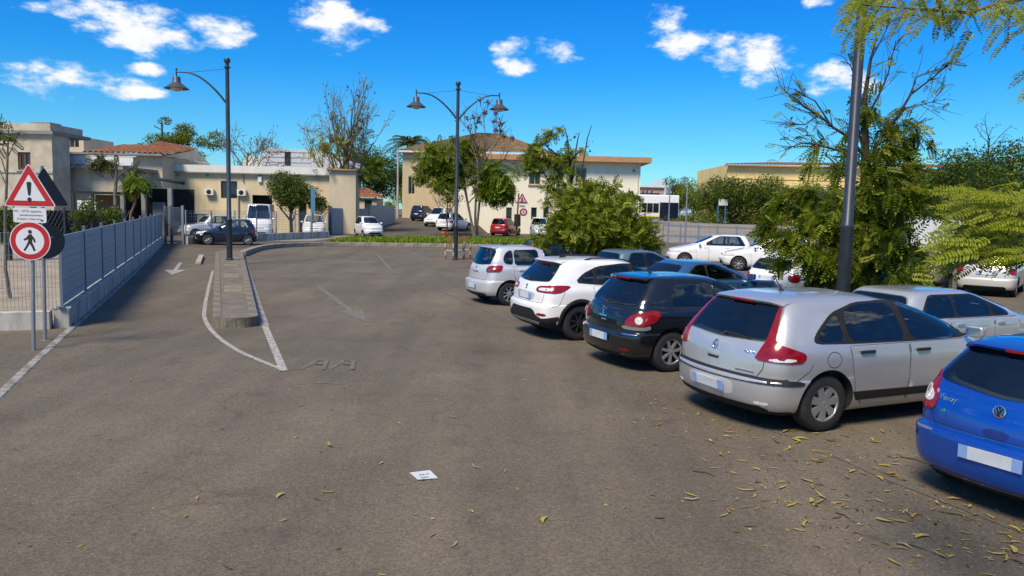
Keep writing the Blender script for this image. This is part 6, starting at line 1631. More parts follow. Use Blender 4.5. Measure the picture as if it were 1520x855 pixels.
def skeleton(rng, H, r0, trunk, n1=7, spread=.6, levels=3, wob=.12, up=.25, ratio=.62, lean=(0, 0), n2=4, rmin=.012, stems=1, stemspread=.25):
    """tapered trunk and limbs; returns tubes and terminal twigs"""
    tubes = []; tips = []
    def limb(p, d, L, r, lv):
        k = 6 if lv < 2 else 4; pts = [p.copy()]; dd = d.copy()
        for i in range(k):
            dd = dd+rng.normal(size=3)*wob*(.6 if lv == 0 else 1.0); dd[2] += up*(.25 if lv else .1); dd /= np.linalg.norm(dd); pts.append(pts[-1]+dd*L/k)
        r1 = max(rmin, r*(.45 if lv else .62)); rad = [r+(r1-r)*i/k for i in range(k+1)]
        tubes.append((pts, rad, lv))
        if lv >= levels-1 or L < .25: tips.append((pts, lv)); return
        nc = n1 if lv == 0 else n2
        for c in range(nc):
            t = (trunk+(1-trunk)*(c+rng.uniform(.2, .9))/nc) if lv == 0 else .3+.7*(c+rng.uniform(.1, .9))/nc
            i = min(k-1, int(t*k)); q = pts[i]+(pts[i+1]-pts[i])*(t*k-i)
            az = rng.uniform(0, 2*math.pi) if lv else (2.4*c+rng.uniform(-.5, .5)); ax = dd*0+(pts[i+1]-pts[i])/np.linalg.norm(pts[i+1]-pts[i])
            o1 = np.cross(ax, [0, 0, 1.0]) if abs(ax[2]) < .95 else np.array([1.0, 0, 0]); o1 /= np.linalg.norm(o1); o2 = np.cross(ax, o1)
            sp = spread*rng.uniform(.7, 1.3); nd = ax*math.cos(sp)+(o1*math.cos(az)+o2*math.sin(az))*math.sin(sp)
            limb(q, nd, L*ratio*rng.uniform(.75, 1.2)*(1.15-.4*t), max(rmin, rad[i]*.6), lv+1)
        tips.append((pts[-2:], lv))
    for s in range(stems):
        a = 2*math.pi*s/stems+.7; d = np.array([lean[0]+(stemspread*math.cos(a) if stems > 1 else 0), lean[1]+(stemspread*math.sin(a) if stems > 1 else 0), 1.0]); d /= np.linalg.norm(d)
        limb(np.array([.12*math.cos(a), .12*math.sin(a), -.05]) if stems > 1 else np.array([0, 0, -.05]), d, H*(1 if s == 0 else rng.uniform(.75, .95)), r0*(1 if stems == 1 else .75), 0)
    k = H/max(max(p[2] for p in pts) for pts, _, _ in tubes); kr = max(k, .75)
    tubes = [([p*k for p in pts], [max(rmin*.7, r*kr) for r in rad], lv) for pts, rad, lv in tubes]; tips = [([p*k for p in pts], lv) for pts, lv in tips]
    return tubes, tips
def trunk_mesh(tubes, m, parent, name='trunk'):
    mb = MB()
    for pts, rad, lv in tubes: mb.tube(pts, rad, 8 if lv == 0 else 5 if lv == 1 else 4, cap=(lv == 0))
    return mb.build(name, m, parent, 60)
def tip_points(tips, rng, per, spread, lo=.2, minlv=1, zmin=0):
    P = []; D = []
    for pts, lv in tips:
        if lv < minlv: continue
        for i in range(len(pts)-1):
            a, b = np.array(pts[i]), np.array(pts[i+1])
            for _ in range(rng.poisson(per)):
                q = a+(b-a)*rng.uniform()+rng.normal(size=3)*spread
                if q[2] > zmin: P.append(q); D.append(b-a)
    return np.array(P).reshape(-1, 3), np.array(D).reshape(-1, 3)
def blobs(rng, centres, n, shell=.55):
    """points spread through a set of ellipsoid clumps: (x,y,z,rx,ry,rz)"""
    C = np.array(centres, float); vol = C[:, 3]*C[:, 4]*C[:, 5]; pr = vol**.67/sum(vol**.67); idx = rng.choice(len(C), n, p=pr)
    d = rng.normal(size=(n, 3)); d /= np.linalg.norm(d, axis=1, keepdims=True); r = (shell+(1-shell)*rng.uniform(size=n))**1.0*rng.normal(1, .10, n)
    return C[idx, :3]+d*r[:, None]*C[idx, 3:]
def clumps(rng, c, rad, n, size, flat=.8):
    """secondary clumps on the surface of one big ellipsoid, so the outline is uneven"""
    out = []
    for _ in range(n):
        d = rng.normal(size=3); d /= np.linalg.norm(d); d[2] = d[2]*.9+.1; k = rng.uniform(.35, .95); s = size*rng.uniform(.6, 1.35)
        out.append((c[0]+d[0]*rad[0]*k, c[1]+d[1]*rad[1]*k, c[2]+d[2]*rad[2]*k, s, s, s*flat))
    return out
def T(name, loc, label, cat='tree', group=None): return empty(name, loc, 0, label, cat, group)

def bushy(loc, label, h, w, n=9000, leaf=.16, mats=(L_MID, L_DARK), seed=1, trunk=.3, name='broadleaf_tree', cat='tree', ncl=26, cs=None, group=None, tr=.16, flat=.8, dep_=None, T0=T_LEAF, stems=1):
    rng = np.random.default_rng(seed); t = T(name, loc, label, cat, group); zc = h*(1+trunk)/2; rz = h*(1-trunk)/2; cs = cs or w*.26; d_ = dep_ or w
    tubes, tips = skeleton(rng, h*.8, tr, max(.15, trunk*.9), n1=7, spread=.7, levels=3, n2=3, stems=stems)
    trunk_mesh(tubes, BARKD, t)
    cl = clumps(rng, (0, 0, zc), (w/2-cs*.5, d_/2-cs*.5, rz-cs*.4), ncl, cs, flat)
    if trunk < .09: cl += [(w*.42*math.cos(a), d_*.42*math.sin(a), cs*.6, cs, cs, cs*.8) for a in np.linspace(0, 6.28, 9)[:-1]]
    P = blobs(rng, cl, n, .5); P = P[P[:, 2] > h*trunk*.35]
    k = rng.uniform(size=len(P)); outb = []
    for i, m in enumerate(mats):
        q = P[(k >= i/len(mats)) & (k < (i+1)/len(mats))]; outb.append((q, T0, leaf, m, rng, dict(up=.35)))
    crown(t, outb); return t
def gpt(px, Y): p = dep(px, 320, Y); return V((p.x, Y, 0))

# ---- tall sparse tree before the workshop end
rng = np.random.default_rng(3); b = gpt(508, 68)
t = T('bare_tree', b, 'tall half-bare tree with fan of thin branches before the workshop end')
tubes, tips = skeleton(rng, 13.8, .27, .26, n1=14, spread=.52, levels=4, n2=4, wob=.09, up=.42, ratio=.62, rmin=.018); trunk_mesh(tubes, BARK, t)
P, D = tip_points(tips, rng, .75, .18, minlv=1); low = P[:, 2] < 8.2+rng.normal(size=len(P))*1.2
P2, D2 = tip_points(tips, rng, 1.1, .35, minlv=2); k2 = (P2[:, 2] < 7.2+rng.normal(size=len(P2))*.8)
crown(t, [(P[~low][::2], T_LEAF, .30, L_GOLD, rng, {}), (P[low], T_FROND, .60, L_GOLD, rng, dict(droop=.3)), (P2[k2], T_FROND, .62, L_YG, rng, dict(droop=.4))])
rng2 = np.random.default_rng(8)
crown(t, [(blobs(rng2, [(0, 0, 4.3, .95, .9, .9), (.5, 0, 5.2, .7, .7, .7), (2.2, -.3, 5.4, .9, .8, .5), (3.0, 0, 6.3, .8, .8, .5)], 520, .2), T_FROND, .55, L_BRIGHT, rng2, dict(droop=.5))])
# ---- round dark tree in the yard
bushy(gpt(433, 62.5), 'round dark olive tree standing in the fenced yard', 5.4, 4.4, 11000, .17, (L_OLIVE, L_DARK, L_MID), 5, .32, tr=.22, ncl=40, cs=.85)
bushy(gpt(470, 62.8), 'small dark shrub leaning out right of the round yard tree', 3.6, 2.2, 2500, .16, (L_OLIVE, L_DARK), 6, .45, tr=.08, ncl=14, cs=.5)
# ---- trees over the workshop roof
bushy(gpt(277, 90), 'spreading olive green tree over the workshop roof beside the tiled roof', 13.0, 11.0, 11000, .24, (L_OLIVE, L_MID, L_YG), 7, .35, ncl=34, cs=1.0, flat=.6)
rng = np.random.default_rng(12); b = gpt(362, 84); t = T('bare_tree', b, 'thin branching tree with few brownish leaves over the workshop roof')
tubes, tips = skeleton(rng, 11.0, .2, .45, n1=9, spread=.75, levels=4, n2=4, up=.15, ratio=.58, rmin=.025); trunk_mesh(tubes, BARK, t)
P, D = tip_points(tips, rng, .9, .25, minlv=2); P = P[P[:, 2] > 5.5]; crown(t, [(P[::2], T_LEAF, .26, L_GOLD, rng, {}), (P[1::2], T_LEAF, .24, L_OLIVE, rng, {})])
rng = np.random.default_rng(13); b = gpt(243, 86); t = T('dead_tree', b, 'single dead stem rising above the tiled roof edge')
zt = dep(243, 182, 86).z; MB().tube([(0, 0, 0), (.1, 0, zt*.5), (0, 0, zt)], [.2, .16, .09], 7).tube([(0, 0, zt*.93), (-.8, 0, zt*.96)], .05, 5).tube([(0, 0, zt*.88), (.9, 0, zt*.9)], .05, 5).build('trunk', BARKD, t, 60)
crown(t, [(np.array([(-.8, 0, zt*.96), (-.6, 0, zt*.95), (.9, 0, zt*.9), (1.0, .1, zt*.895), (.6, 0, zt*.89)]), T_LEAF, .35, L_OLIVE, rng, {})])
# ---- dark trees and palm behind the lane
bushy(gpt(553, 118), 'big dark green tree filling the gap behind the lane', 13.2, 9.0, 15000, .30, (L_DARK, L_MID, L_DARK), 21, .12, ncl=50, cs=1.7)
bushy(gpt(602, 125), 'dark tree crown beneath the palm behind the lane', 11.5, 7.0, 9000, .30, (L_DARK, L_MID), 22, .15, ncl=36, cs=1.5)
rng = np.random.default_rng(30); b = gpt(606, 122); t = T('palm_tree', b, 'palm with arching fronds rising behind the lane', 'palm')
zt = dep(606, 214, 122).z; MB().tube([(0, 0, 0), (.1, 0, zt*.5), (0, 0, zt)], [.4, .34, .36], 10).build('trunk', BARKD, t, 60)
for k in range(26):
    a = 2.4*k; el = R(75-62*(k/26)); L = 3.3*rng.uniform(.85, 1.1); pts = []
    for i in range(9):
        u = i/8; pts.append((math.cos(a)*L*(u*math.cos(el)+.25*u*u), math.sin(a)*L*(u*math.cos(el)+.25*u*u), zt+L*(u*math.sin(el)-.75*u*u*(1-.3*math.sin(el)))))
    mb = MB(); 
    for i in range(8):
        p, q = V(pts[i]), V(pts[i+1]); d = (q-p).normalized(); s = d.cross(V((0, 0, 1))).normalized(); mb.tube([p, q], .03, 3, cap=False)
        for j in (0, .33, .66):
            o = p.lerp(q, j); w = .75*(1-.5*(i/8))
            for sg in (-1, 1): mb.add([o, o+s*sg*w*.5+d*.25-V((0, 0, .08)), o+s*sg*w+d*.5-V((0, 0, .4)), o+s*sg*w*.4+d*.36-V((0, 0, .08))], [(0, 1, 2, 3)])
    mb.build('frond', L_OLIVE if k > 8 else L_DARK, t)
bushy(gpt(610, 99)+V((0, 0, 1.1)), 'low bright green shrub at the lane corner', 4.6, 4.4, 4500, .2, (L_BRIGHT, L_MID), 24, .12, 'broadleaf_shrub', 'shrub', ncl=18, cs=.8)
bushy(gpt(640, 101)+V((0, 0, 1.1)), 'mid green shrub beside the bright one at the lane', 4.4, 4.4, 4000, .2, (L_MID, L_BRIGHT), 25, .12, 'broadleaf_shrub', 'shrub', ncl=18, cs=.8)
bushy(gpt(574, 97)+V((0, 0, 1.1)), 'pale grass clump and shrub at the far lane bend', 2.2, 2.6, 1500, .2, (L_YG, L_MID), 26, .1, 'broadleaf_shrub', 'shrub', ncl=10, cs=.6)
# ---- tree pair beside the double lamp
rng = np.random.default_rng(41); b = gpt(706, 64.5); t = T('leaning_tree', b, 'several-stemmed tree with brown tufts on top and drooping green skirts')
tubes, tips = skeleton(rng, 11.8, .20, .40, n1=7, spread=.55, levels=4, n2=4, wob=.10, up=.32, ratio=.50, stems=3, stemspread=.18, rmin=.022); trunk_mesh(tubes, BARK, t)
P, D = tip_points(tips, rng, .35, .2, minlv=2); up_ = P[:, 2] > 8.3
crown(t, [(blobs(rng, [(*p, .26, .26, .2) for p in P[up_][::7]], 700, .1), T_LEAF, .2, L_BROWN, rng, {}), (P[up_][::5], T_LEAF, .3, L_OLIVE, rng, {})])
cl = [(-2.6, 0, 6.3, 1.1, 1.0, .9), (-1.7, -.4, 7.0, 1.1, 1, .8), (-2.0, .3, 5.2, 1.1, 1, .7), (-.9, 0, 6.0, .9, .9, .9), (-3.3, 0, 5.6, .7, .7, .7), (-1.3, .6, 7.9, .8, .8, .5), (-.4, 0, 7.3, .7, .7, .6), (-4.2, 0, 6.4, .9, .8, .7), (-3.6, .3, 7.2, .8, .8, .5), (-4.3, 0, 5.2, .8, .8, .6), (-3.0, -.2, 4.6, .8, .8, .5), (-1.6, 0, 4.7, .7, .7, .5)]
crown(t, [(blobs(rng, cl, 1300, .3), T_FROND, .60, L_MID, rng, dict(droop=.5)), (blobs(rng, cl, 420, .4), T_FROND, .60, L_YG, rng, dict(droop=.5))])
cl = [(1.8, -.5, 4.9, 1.0, 1.0, .8), (1.1, -.6, 5.6, .8, .8, .7), (2.3, -.4, 4.2, .6, .6, .8), (1.3, -.8, 4.0, .7, .7, .6), (.7, -.3, 4.6, .7, .7, .7)]
crown(t, [(blobs(rng, cl, 800, .3), T_FROND8, .85, L_MID, rng, dict(droop=.9)), (blobs(rng, cl, 420, .4), T_FROND8, .8, L_BRIGHT, rng, dict(droop=.9))])
bushy(gpt(664, 70), 'pale yellow-green young tree left of the double lamp', 6.6, 2.6, 1800, .24, (L_YG, L_MID), 43, .3, ncl=16, cs=.7, tr=.09)
# ---- big round bush with bare stems above
rng = np.random.default_rng(51); b = V((2.95, 27.6, 0)); t = T('leafy_bush', b, 'large round yellow-green bush behind the parked white crossover', 'bush')
tubes, tips = skeleton(rng, 2.6, .07, .1, n1=6, spread=.7, levels=3, stems=6, stemspread=.5, rmin=.012); trunk_mesh(tubes, BARKD, t, 'trunk')
cl = clumps(rng, (0, 0, 1.85), (1.8, 1.4, 1.2), 50, .55, .8)+[(-.9, 0, 3.0, .4, .4, .3), (.3, 0, 3.2, .45, .4, .3), (-.3, .2, 3.3, .3, .3, .3), (1.1, 0, 2.9, .4, .4, .25), (2.0, 0, 1.3, .45, .4, .3), (-1.9, 0, 1.2, .4, .4, .4)]
P = blobs(rng, cl, 9500, .5); P = P[P[:, 2] > .35]; k = rng.uniform(size=len(P))
crown(t, [(P[k < .35], T_FROND, .30, L_YG, rng, dict(droop=.2)), (P[(k >= .35) & (k < .75)], T_FROND, .30, L_MID, rng, dict(droop=.2)), (P[k >= .75], T_FROND, .28, L_CON, rng, dict(droop=.3))])
rng = np.random.default_rng(52); b = V((2.7, 30.6, 0)); t = T('bare_tree', b, 'thin dark-stemmed tree with ragged green sprays behind the round bush')
def stem(*px): return [tuple(dep(x, y, 30.6)-b) for x, y in px]
S = [stem((848, 380), (850, 330), (847, 285), (846, 240), (842, 205), (838, 188)), stem((850, 330), (858, 290), (864, 250), (872, 205), (878, 186)), stem((847, 285), (853, 235), (857, 210), (860, 196)), stem((848, 350), (826, 290), (812, 265), (803, 250), (800, 225), (815, 200)), stem((847, 262), (830, 232), (812, 218), (806, 208)), stem((846, 240), (858, 226), (866, 222)), stem((850, 330), (836, 300), (820, 285))]
mb = MB()
for i, s in enumerate(S): mb.tube(s, list(np.linspace(.075 if i == 0 else .05, .014, len(s))), 6)
mb.build('trunk', BARKD, t, 60)
cpx = [(812, 205, .22), (800, 214, .2), (795, 222, .25), (785, 232, .28), (800, 240, .34), (815, 236, .3), (828, 240, .34), (780, 245, .22), (840, 232, .28), (846, 250, .28), (790, 250, .25), (825, 262, .28), (814, 275, .22), (765, 255, .16), (824, 285, .25), (842, 275, .22), (835, 300, .3), (812, 300, .24), (850, 300, .22), (868, 222, .10), (832, 192, .14), (818, 197, .18), (846, 225, .18)]
cl = [(*(dep(x, y, 30.6)-b), r_*1.25, r_*1.1, r_*.7) for x, y, r_ in cpx]
crown(t, [(blobs(rng, cl, 650, .1), T_FROND, .27, L_MID, rng, dict(droop=.45)), (blobs(rng, cl, 380, .2), T_FROND, .27, L_YG, rng, dict(droop=.45)), (blobs(rng, [(*(dep(842, 205, 30.6)-b), .4, .3, .5), (*(dep(872, 215, 30.6)-b), .3, .3, .4)], 24, .1), T_LEAF, .14, L_BROWN, rng, {})])
# ---- big feathery tree by the thick lamp pole
b = V((8.1, 17.7, 0)); Yf = 17.7; rng = np.random.default_rng(61); t = T('feathery_tree', b, 'big feathery tree with bare top twigs behind the thick lamp pole')
def st(*px): return [tuple(dep(x, y, Yf)-b) for x, y in px]
tr0 = [(0, 0, -.05)]+st((1292, 400), (1290, 330), (1285, 260), (1284, 200), (1283, 150), (1292, 90), (1300, 60))
S = [(tr0, .17), (st((1286, 270), (1300, 215), (1325, 185), (1352, 140), (1385, 115), (1412, 92)), .05), (st((1285, 235), (1262, 205), (1235, 188), (1215, 170), (1195, 160), (1160, 130)), .04), (st((1285, 250), (1250, 225), (1215, 215), (1190, 212), (1165, 222)), .035), (st((1284, 180), (1305, 140), (1318, 110), (1330, 60)), .03), (st((1283, 160), (1270, 120), (1262, 95)), .025), (st((1325, 185), (1345, 160), (1390, 150)), .025), (st((1300, 215), (1335, 200), (1375, 175)), .03), (st((1215, 170), (1195, 185), (1175, 185)), .02), (st((1235, 188), (1210, 150), (1190, 140)), .02), (st((1352, 140), (1360, 115), (1385, 105)), .018), (st((1292, 90), (1310, 55), (1320, 35)), .018), (st((1292, 340), (1250, 310), (1200, 300), (1160, 310)), .05), (st((1292, 380), (1240, 350), (1180, 340), (1145, 355)), .05), (st((1292, 330), (1340, 300), (1380, 290)), .05), (st((1292, 390), (1350, 370), (1390, 390)), .05)]
mb = MB(); tw = []
for s, r_ in S:
    mb.tube(s, list(np.linspace(r_, .010, len(s))), 6)
    for i in range(1, len(s)-1):
        for _ in range(7):
            p = np.array(s[i])+(np.array(s[i+1])-np.array(s[i]))*rng.uniform(); d = (np.array(s[i+1])-np.array(s[i])); d = d/np.linalg.norm(d)+rng.normal(size=3)*.5; d[2] += .25; d /= np.linalg.norm(d); L = rng.uniform(.25, .85)
            if p[2] > 3.2: q = [p, p+d*L*.5, p+d*L+rng.normal(size=3)*.08]; mb.tube(q, [.008, .006, .003], 4, cap=False); tw.append((q, 3))
mb.build('trunk', BARKD, t, 60)
P, D = tip_points(tw, rng, .9, .05); crown(t, [(P[::2], T_LEAF, .10, L_GOLD, rng, {}), (P[1::2], T_FROND, .2, L_CON, rng, dict(dirs=D[1::2]))])
cpx = [(1290, 165, 18), (1330, 172, 13), (1345, 180, 11), (1315, 200, 18), (1280, 188, 14), (1300, 222, 22), (1345, 215, 18), (1362, 195, 12), (1268, 222, 14), (1298, 258, 30), (1340, 250, 22), (1255, 252, 15), (1230, 205, 8), (1245, 225, 10), (1215, 218, 8), (1200, 240, 7), (1375, 215, 9), (1290, 140, 9), (1305, 120, 7),
       (1290, 300, 44), (1330, 290, 34), (1240, 300, 34), (1200, 290, 26), (1175, 300, 24), (1155, 320, 18), (1210, 325, 34), (1250, 340, 40), (1170, 350, 26), (1150, 335, 14), (1190, 370, 30), (1230, 380, 36), (1280, 350, 44), (1320, 340, 34), (1340, 370, 28), (1300, 390, 44), (1260, 410, 36), (1220, 405, 26), (1320, 415, 36), (1350, 405, 24), (1165, 385, 14), (1380, 300, 16)]
cl = []
for x, y, r_ in cpx:
    k = r_/FPX*Yf*.86; c = dep(x, y, Yf)-b; cl.append((c.x, rng.uniform(-.6, .6), c.z, k, k*.9, k*.72))
P = blobs(rng, cl, 3100, .1); P = P[P[:, 2] > .15]; k = rng.uniform(size=len(P)); dd = P-np.array([0, 0, 3.0]); dd[:, 2] = -.25; dd += rng.normal(size=dd.shape)*.8
crown(t, [(P[k < .45], T_FROND8, .36, L_CON, rng, dict(dirs=dd[k < .45], droop=.35)), (P[(k >= .45) & (k < .72)], T_FROND8, .36, L_MID, rng, dict(dirs=dd[(k >= .45) & (k < .72)], droop=.4)), (P[(k >= .72) & (k < .86)], T_FROND8, .34, L_YG, rng, dict(dirs=dd[(k >= .72) & (k < .86)], droop=.4)), (P[k >= .86], T_FROND8, .36, L_DARK, rng, dict(dirs=dd[k >= .86], droop=.4))])
# ---- woods behind on the right, hedge of trees before the yellow hall
for i, (px, Y, top, w, n, ms, lab) in enumerate((
    (1420, 62, 205, 9.5, 15000, (L_DARK, L_MID, L_DARK), 'dense dark tree standing behind the drooping fronds'), (1490, 66, 192, 10.0, 15000, (L_DARK, L_DARK, L_MID), 'largest dense dark tree above the fronds'),
    (1380, 70, 228, 7.0, 8000, (L_DARK, L_MID), 'dark tree right behind the feathery tree top'), (1560, 60, 190, 9.0, 9000, (L_DARK, L_MID), 'dense dark tree at the edge of the lot'),
    (1440, 48, 268, 8.0, 9000, (L_DARK, L_OLIVE), 'dark low tree over the white panelled wall'), (1340, 62, 262, 7.0, 7000, (L_DARK, L_OLIVE), 'shaded tree between the feathery tree and wall'))):
    h = dep(px, top, Y).z; bushy(gpt(px, Y), lab, h, w, n, .26, ms, 70+i, .08, ncl=46, cs=w*.17)
rng = np.random.default_rng(79); b = gpt(1470, 70); tt = T('bare_tree', b, 'wispy bare twigs rising above the dense dark trees'); tubes, tips = skeleton(rng, 12.2, .12, .75, n1=8, spread=.9, levels=3, n2=4, up=.1, ratio=.3, rmin=.02); trunk_mesh(tubes, BARKD, tt); P, D = tip_points(tips, rng, .5, .1); P = P[P[:, 2] > 9]; crown(tt, [(P, T_LEAF, .2, L_OLIVE, rng, {})])
for i, (px, Y, top, w, ms, lab) in enumerate((
    (1003, 116, 250, 3.6, (L_OLIVE, L_MID), 'slender olive tree nearest the bus'), (1030, 113, 262, 5.0, (L_MID, L_YG), 'yellowish hedge tree beside the slender mast'), (1062, 92, 254, 5.5, (L_MID, L_DARK), 'dark green hedge tree over the notice board'),
    (1095, 90, 250, 6.0, (L_DARK, L_MID), 'rounded dark hedge tree left of the yellow hall'), (1128, 91, 256, 6.0, (L_DARK, L_MID, L_YG), 'spotted dark hedge tree before the yellow hall'), (1160, 89, 268, 5.5, (L_MID, L_OLIVE), 'low mid green hedge tree before the yellow hall'),
    (1192, 88, 270, 5.5, (L_MID, L_YG), 'low yellow-green hedge tree before the hall'), (1222, 72, 266, 4.6, (L_GREY, L_OLIVE), 'silvery grey-green tree by the thick lamp pole'), (1252, 84, 276, 5.0, (L_MID, L_DARK), 'dark hedge tree behind the lamp pole'), (975, 150, 286, 7.0, (L_GREY, L_OLIVE), 'hazy grey-green tree beside the far pink house'))):
    h = dep(px, top, Y).z; z0 = 1.2 if Y > 84 else 0; bt = bushy(gpt(px, Y)+V((0, 0, z0)), lab, h-z0, w*1.25, 8000, .26, ms, 90+i, .0, ncl=42, cs=w*.22, group='trees before the yellow hall' if px > 1000 else None)
# ---- left side: thin tree, porch trees, plants
rng = np.random.default_rng(101); b = gpt(10, 18.5); t = T('thin_tree', b, 'thin pale-stemmed young tree behind the exclamation sign'); k = lambda px, y: tuple(dep(px, y, 18.5)-b)
MB().tube([(0, 0, 0), k(8, 400), k(8, 320), k(11, 240), k(13, 185)], [.045, .04, .035, .025, .008], 6).tube([k(10, 262), k(2, 235), k(-8, 222)], [.02, .012, .006], 5).tube([k(11, 235), k(24, 205), k(30, 195)], [.016, .01, .005], 5).tube([k(9, 275), k(-6, 240)], [.016, .008], 5).build('trunk', BARK, t, 60)
P = blobs(rng, [(*k(8, 205), .28, .2, .25), (*k(-4, 215), .2, .2, .2), (*k(20, 205), .18, .15, .15), (*k(4, 190), .15, .15, .15)], 90, .1); crown(t, [(P[::2], T_FROND, .2, L_OLIVE, rng, dict(droop=.3)), (P[1::2], T_SLIM, .16, L_MID, rng, {})])
rng = np.random.default_rng(102); b = gpt(172, 46.5); t = T('thin_tree', b, 'grey forked tree with thin foliage at the porch corner'); k = lambda px, y: tuple(dep(px, y, 46.5)-b)
MB().tube([(0, 0, 0), k(172, 320), k(171, 285), k(173, 255), k(172, 235)], [.14, .13, .11, .09, .03], 7).tube([k(172, 272), k(160, 250), k(150, 240)], [.06, .04, .015], 5).tube([k(172, 265), k(190, 250), k(205, 248)], [.05, .03, .012], 5).build('trunk', BARK, t, 60)
P = blobs(rng, [(*k(152, 238), .5, .4, .3), (*k(142, 245), .4, .4, .3), (*k(165, 243), .4, .3, .3), (*k(200, 255), .4, .3, .25), (*k(185, 262), .3, .3, .2)], 210, .1); crown(t, [(P, T_FROND, .4, L_OLIVE, rng, dict(droop=.3))])
rng = np.random.default_rng(103); b = gpt(192, 45.2); t = T('leaning_plant', b, 'small leaning tree with drooping green leaves under the porch edge', 'plant'); k = lambda px, y: tuple(dep(px, y, 45.2)-b)
MB().tube([(0, 0, 0), k(194, 318), k(201, 300), k(199, 270)], [.08, .07, .06, .03], 6).build('trunk', mat('tan_stem', (.22, .12, .05), .8), t, 60)
P = blobs(rng, [(*k(199, 268), .45, .4, .3), (*k(212, 272), .35, .3, .3), (*k(190, 280), .3, .3, .3)], 150, .1); crown(t, [(P, T_FROND, .55, L_MID, rng, dict(droop=.8))])
for i, (px, Y, h, w, lab) in enumerate(((120, 39.5, 2.9, 1.6, 'climbing green shrub against the lattice fence'), (163, 41, 2.6, 1.6, 'dark shrub with yellow leaves by the lattice end'), (12, 30, 2.4, 2.0, 'dark bushy plant low behind the thin tree'))):
    bushy(gpt(px, Y), lab, h, w, 1500, .14, (L_DARK, L_MID), 110+i, .1, 'broadleaf_shrub', 'shrub', ncl=12, cs=w*.26)
# ---- tree standing outside the frame on the right whose twigs hang into view
rng = np.random.default_rng(121); b = V((6.9, 2.4, 0)); t = T('overhanging_tree', b, 'tree with drooping yellow-green pinnate fronds reaching in from the edge')
limbs = []
def wl(pts): return [tuple(V(p)-b) for p in pts]
d_ = lambda x, y, Y: tuple(dep(x, y, Y))
tk = [b+V((0, 0, -.05)), b+V((.05, 0, 1.6)), b+V((-.1, .2, 3.0)), b+V((-.2, .5, 4.4)), b+V((-.1, .6, 6.0))]
mb = MB(); mb.tube(wl(tk), [.2, .17, .14, .11, .05], 10)
B1 = [tk[3], V((5.4, 3.6, 4.6)), V(d_(1640, -70, 4.1)), V(d_(1540, -10, 4.0)), V(d_(1440, 18, 4.0)), V(d_(1345, 12, 4.0)), V(d_(1270, 6, 4.0))]
B2 = [tk[2], V((5.0, 3.4, 3.0)), V(d_(1600, 335, 3.9)), V(d_(1530, 312, 3.8)), V(d_(1465, 318, 3.8)), V(d_(1420, 340, 3.8))]
B3 = [V(d_(1600, 335, 3.9)), V(d_(1540, 360, 3.8)), V(d_(1480, 362, 3.7)), V(d_(1430, 372, 3.7))]
B4 = [V(d_(1640, -70, 4.1)), V(d_(1590, 60, 4.0)), V(d_(1530, 100, 4.0))]
B5 = [V(d_(1640, -70, 4.1)), V(d_(1560, -40, 3.9)), V(d_(1440, -30, 3.8)), V(d_(1320, -30, 3.8))]
for B, r_ in ((B1, .05), (B2, .045), (B3, .012), (B4, .012), (B5, .012)): mb.tube(wl(B), [r_*(1-i/(len(B)-1))**1.7+.004 for i in range(len(B))], 6)
tubes = []
mb.build('trunk', BARK, t, 60)
rg = np.random.default_rng(122)
cl = clumps(rg, (.8, -.4, 5.2), (2.4, 2.4, 1.6), 34, .7); crown(t, [(blobs(rg, cl, 2600, .3), T_FROND8, .34, L_YG, rg, dict(droop=.4))])
def frond_mesh(k, n=14):
    r_ = random.Random(k); mb = MB(); z = lambda x: -.22*x*x+.02*math.sin(5*x+k)
    mb.tube([(x, .03*math.sin(2.2*x+k), z(x)) for x in np.linspace(0, 1, 7)], [.009, .008, .008, .007, .006, .005, .004], 4, cap=False)
    for i in range(n):
        x = .16+.80*i/(n-1)
        for sg in (-1, 1):
            s = .17*(1-.9*(x-.45)**2)*r_.uniform(.85, 1.1); w = .052*r_.uniform(.85, 1.1); a = r_.uniform(.25, .5); dr = r_.uniform(-.03, .07); bx = V((x+r_.uniform(-.01, .01), .03*math.sin(2.2*x+k), z(x)))
            d = V((math.sin(a), sg*math.cos(a), -dr*2)).normalized(); nn = V((d.y, -d.x, 0))*sg
            p = [bx, bx+d*s*.3+nn*w*.5, bx+d*s*.7+nn*w*.48, bx+d*s, bx+d*s*.7-nn*w*.48, bx+d*s*.3-nn*w*.5, bx+d*s*.3-V((0, 0, .010)), bx+d*s*.7-V((0, 0, .012))]
            mb.add(p, [(0, 1, 6), (1, 2, 7, 6), (2, 3, 7), (0, 6, 5), (6, 7, 4, 5), (7, 3, 4)])
    x = 1.0; bx = V((x, .03*math.sin(2.2+k), z(1))); mb.add([bx, bx+V((.06, .03, 0)), bx+V((.17, 0, -.04)), bx+V((.06, -.03, 0))], [(0, 3, 2, 1)])
    return mb
LF = leafm('frond_yellow', (.23, .275, .012), .30, .4); LF2 = leafm('frond_shade_green', (.17, .21, .014), .30, .4)
FM = [frond_mesh(k).mesh('frond', LF if k % 3 else LF2) for k in range(6)]
FT = [frond_mesh(k+20).mesh('frond', LF2 if k % 4 else LF) for k in range(6)]  # top fronds mostly in the darker leaf colour, their shade painted in
def frond(a, c, Y, Y2=None, k=0, wid=1.0, fam=None):
    p = dep(*a, Y); q = dep(*c, Y2 or Y); d = (q-p); L = d.length/1.15; d = (d+V((0, 0, L*.10))).normalized()
    view = (V((0, 0, EYE))-p).normalized(); up = (V((0, 0, 1))*rg.uniform(.3, 1)+view*rg.uniform(.25, .9)+V(rg.normal(size=3)*.25)).normalized()
    y = up.cross(d).normalized(); z = d.cross(y); o = link('frond', (fam or FM)[k % 6], t)
    m = Matrix((d*L, y*L*wid, z*L)).transposed().to_4x4(); m.translation = p-b; o.matrix_local = m
rp = random.Random(9)
kk = 0
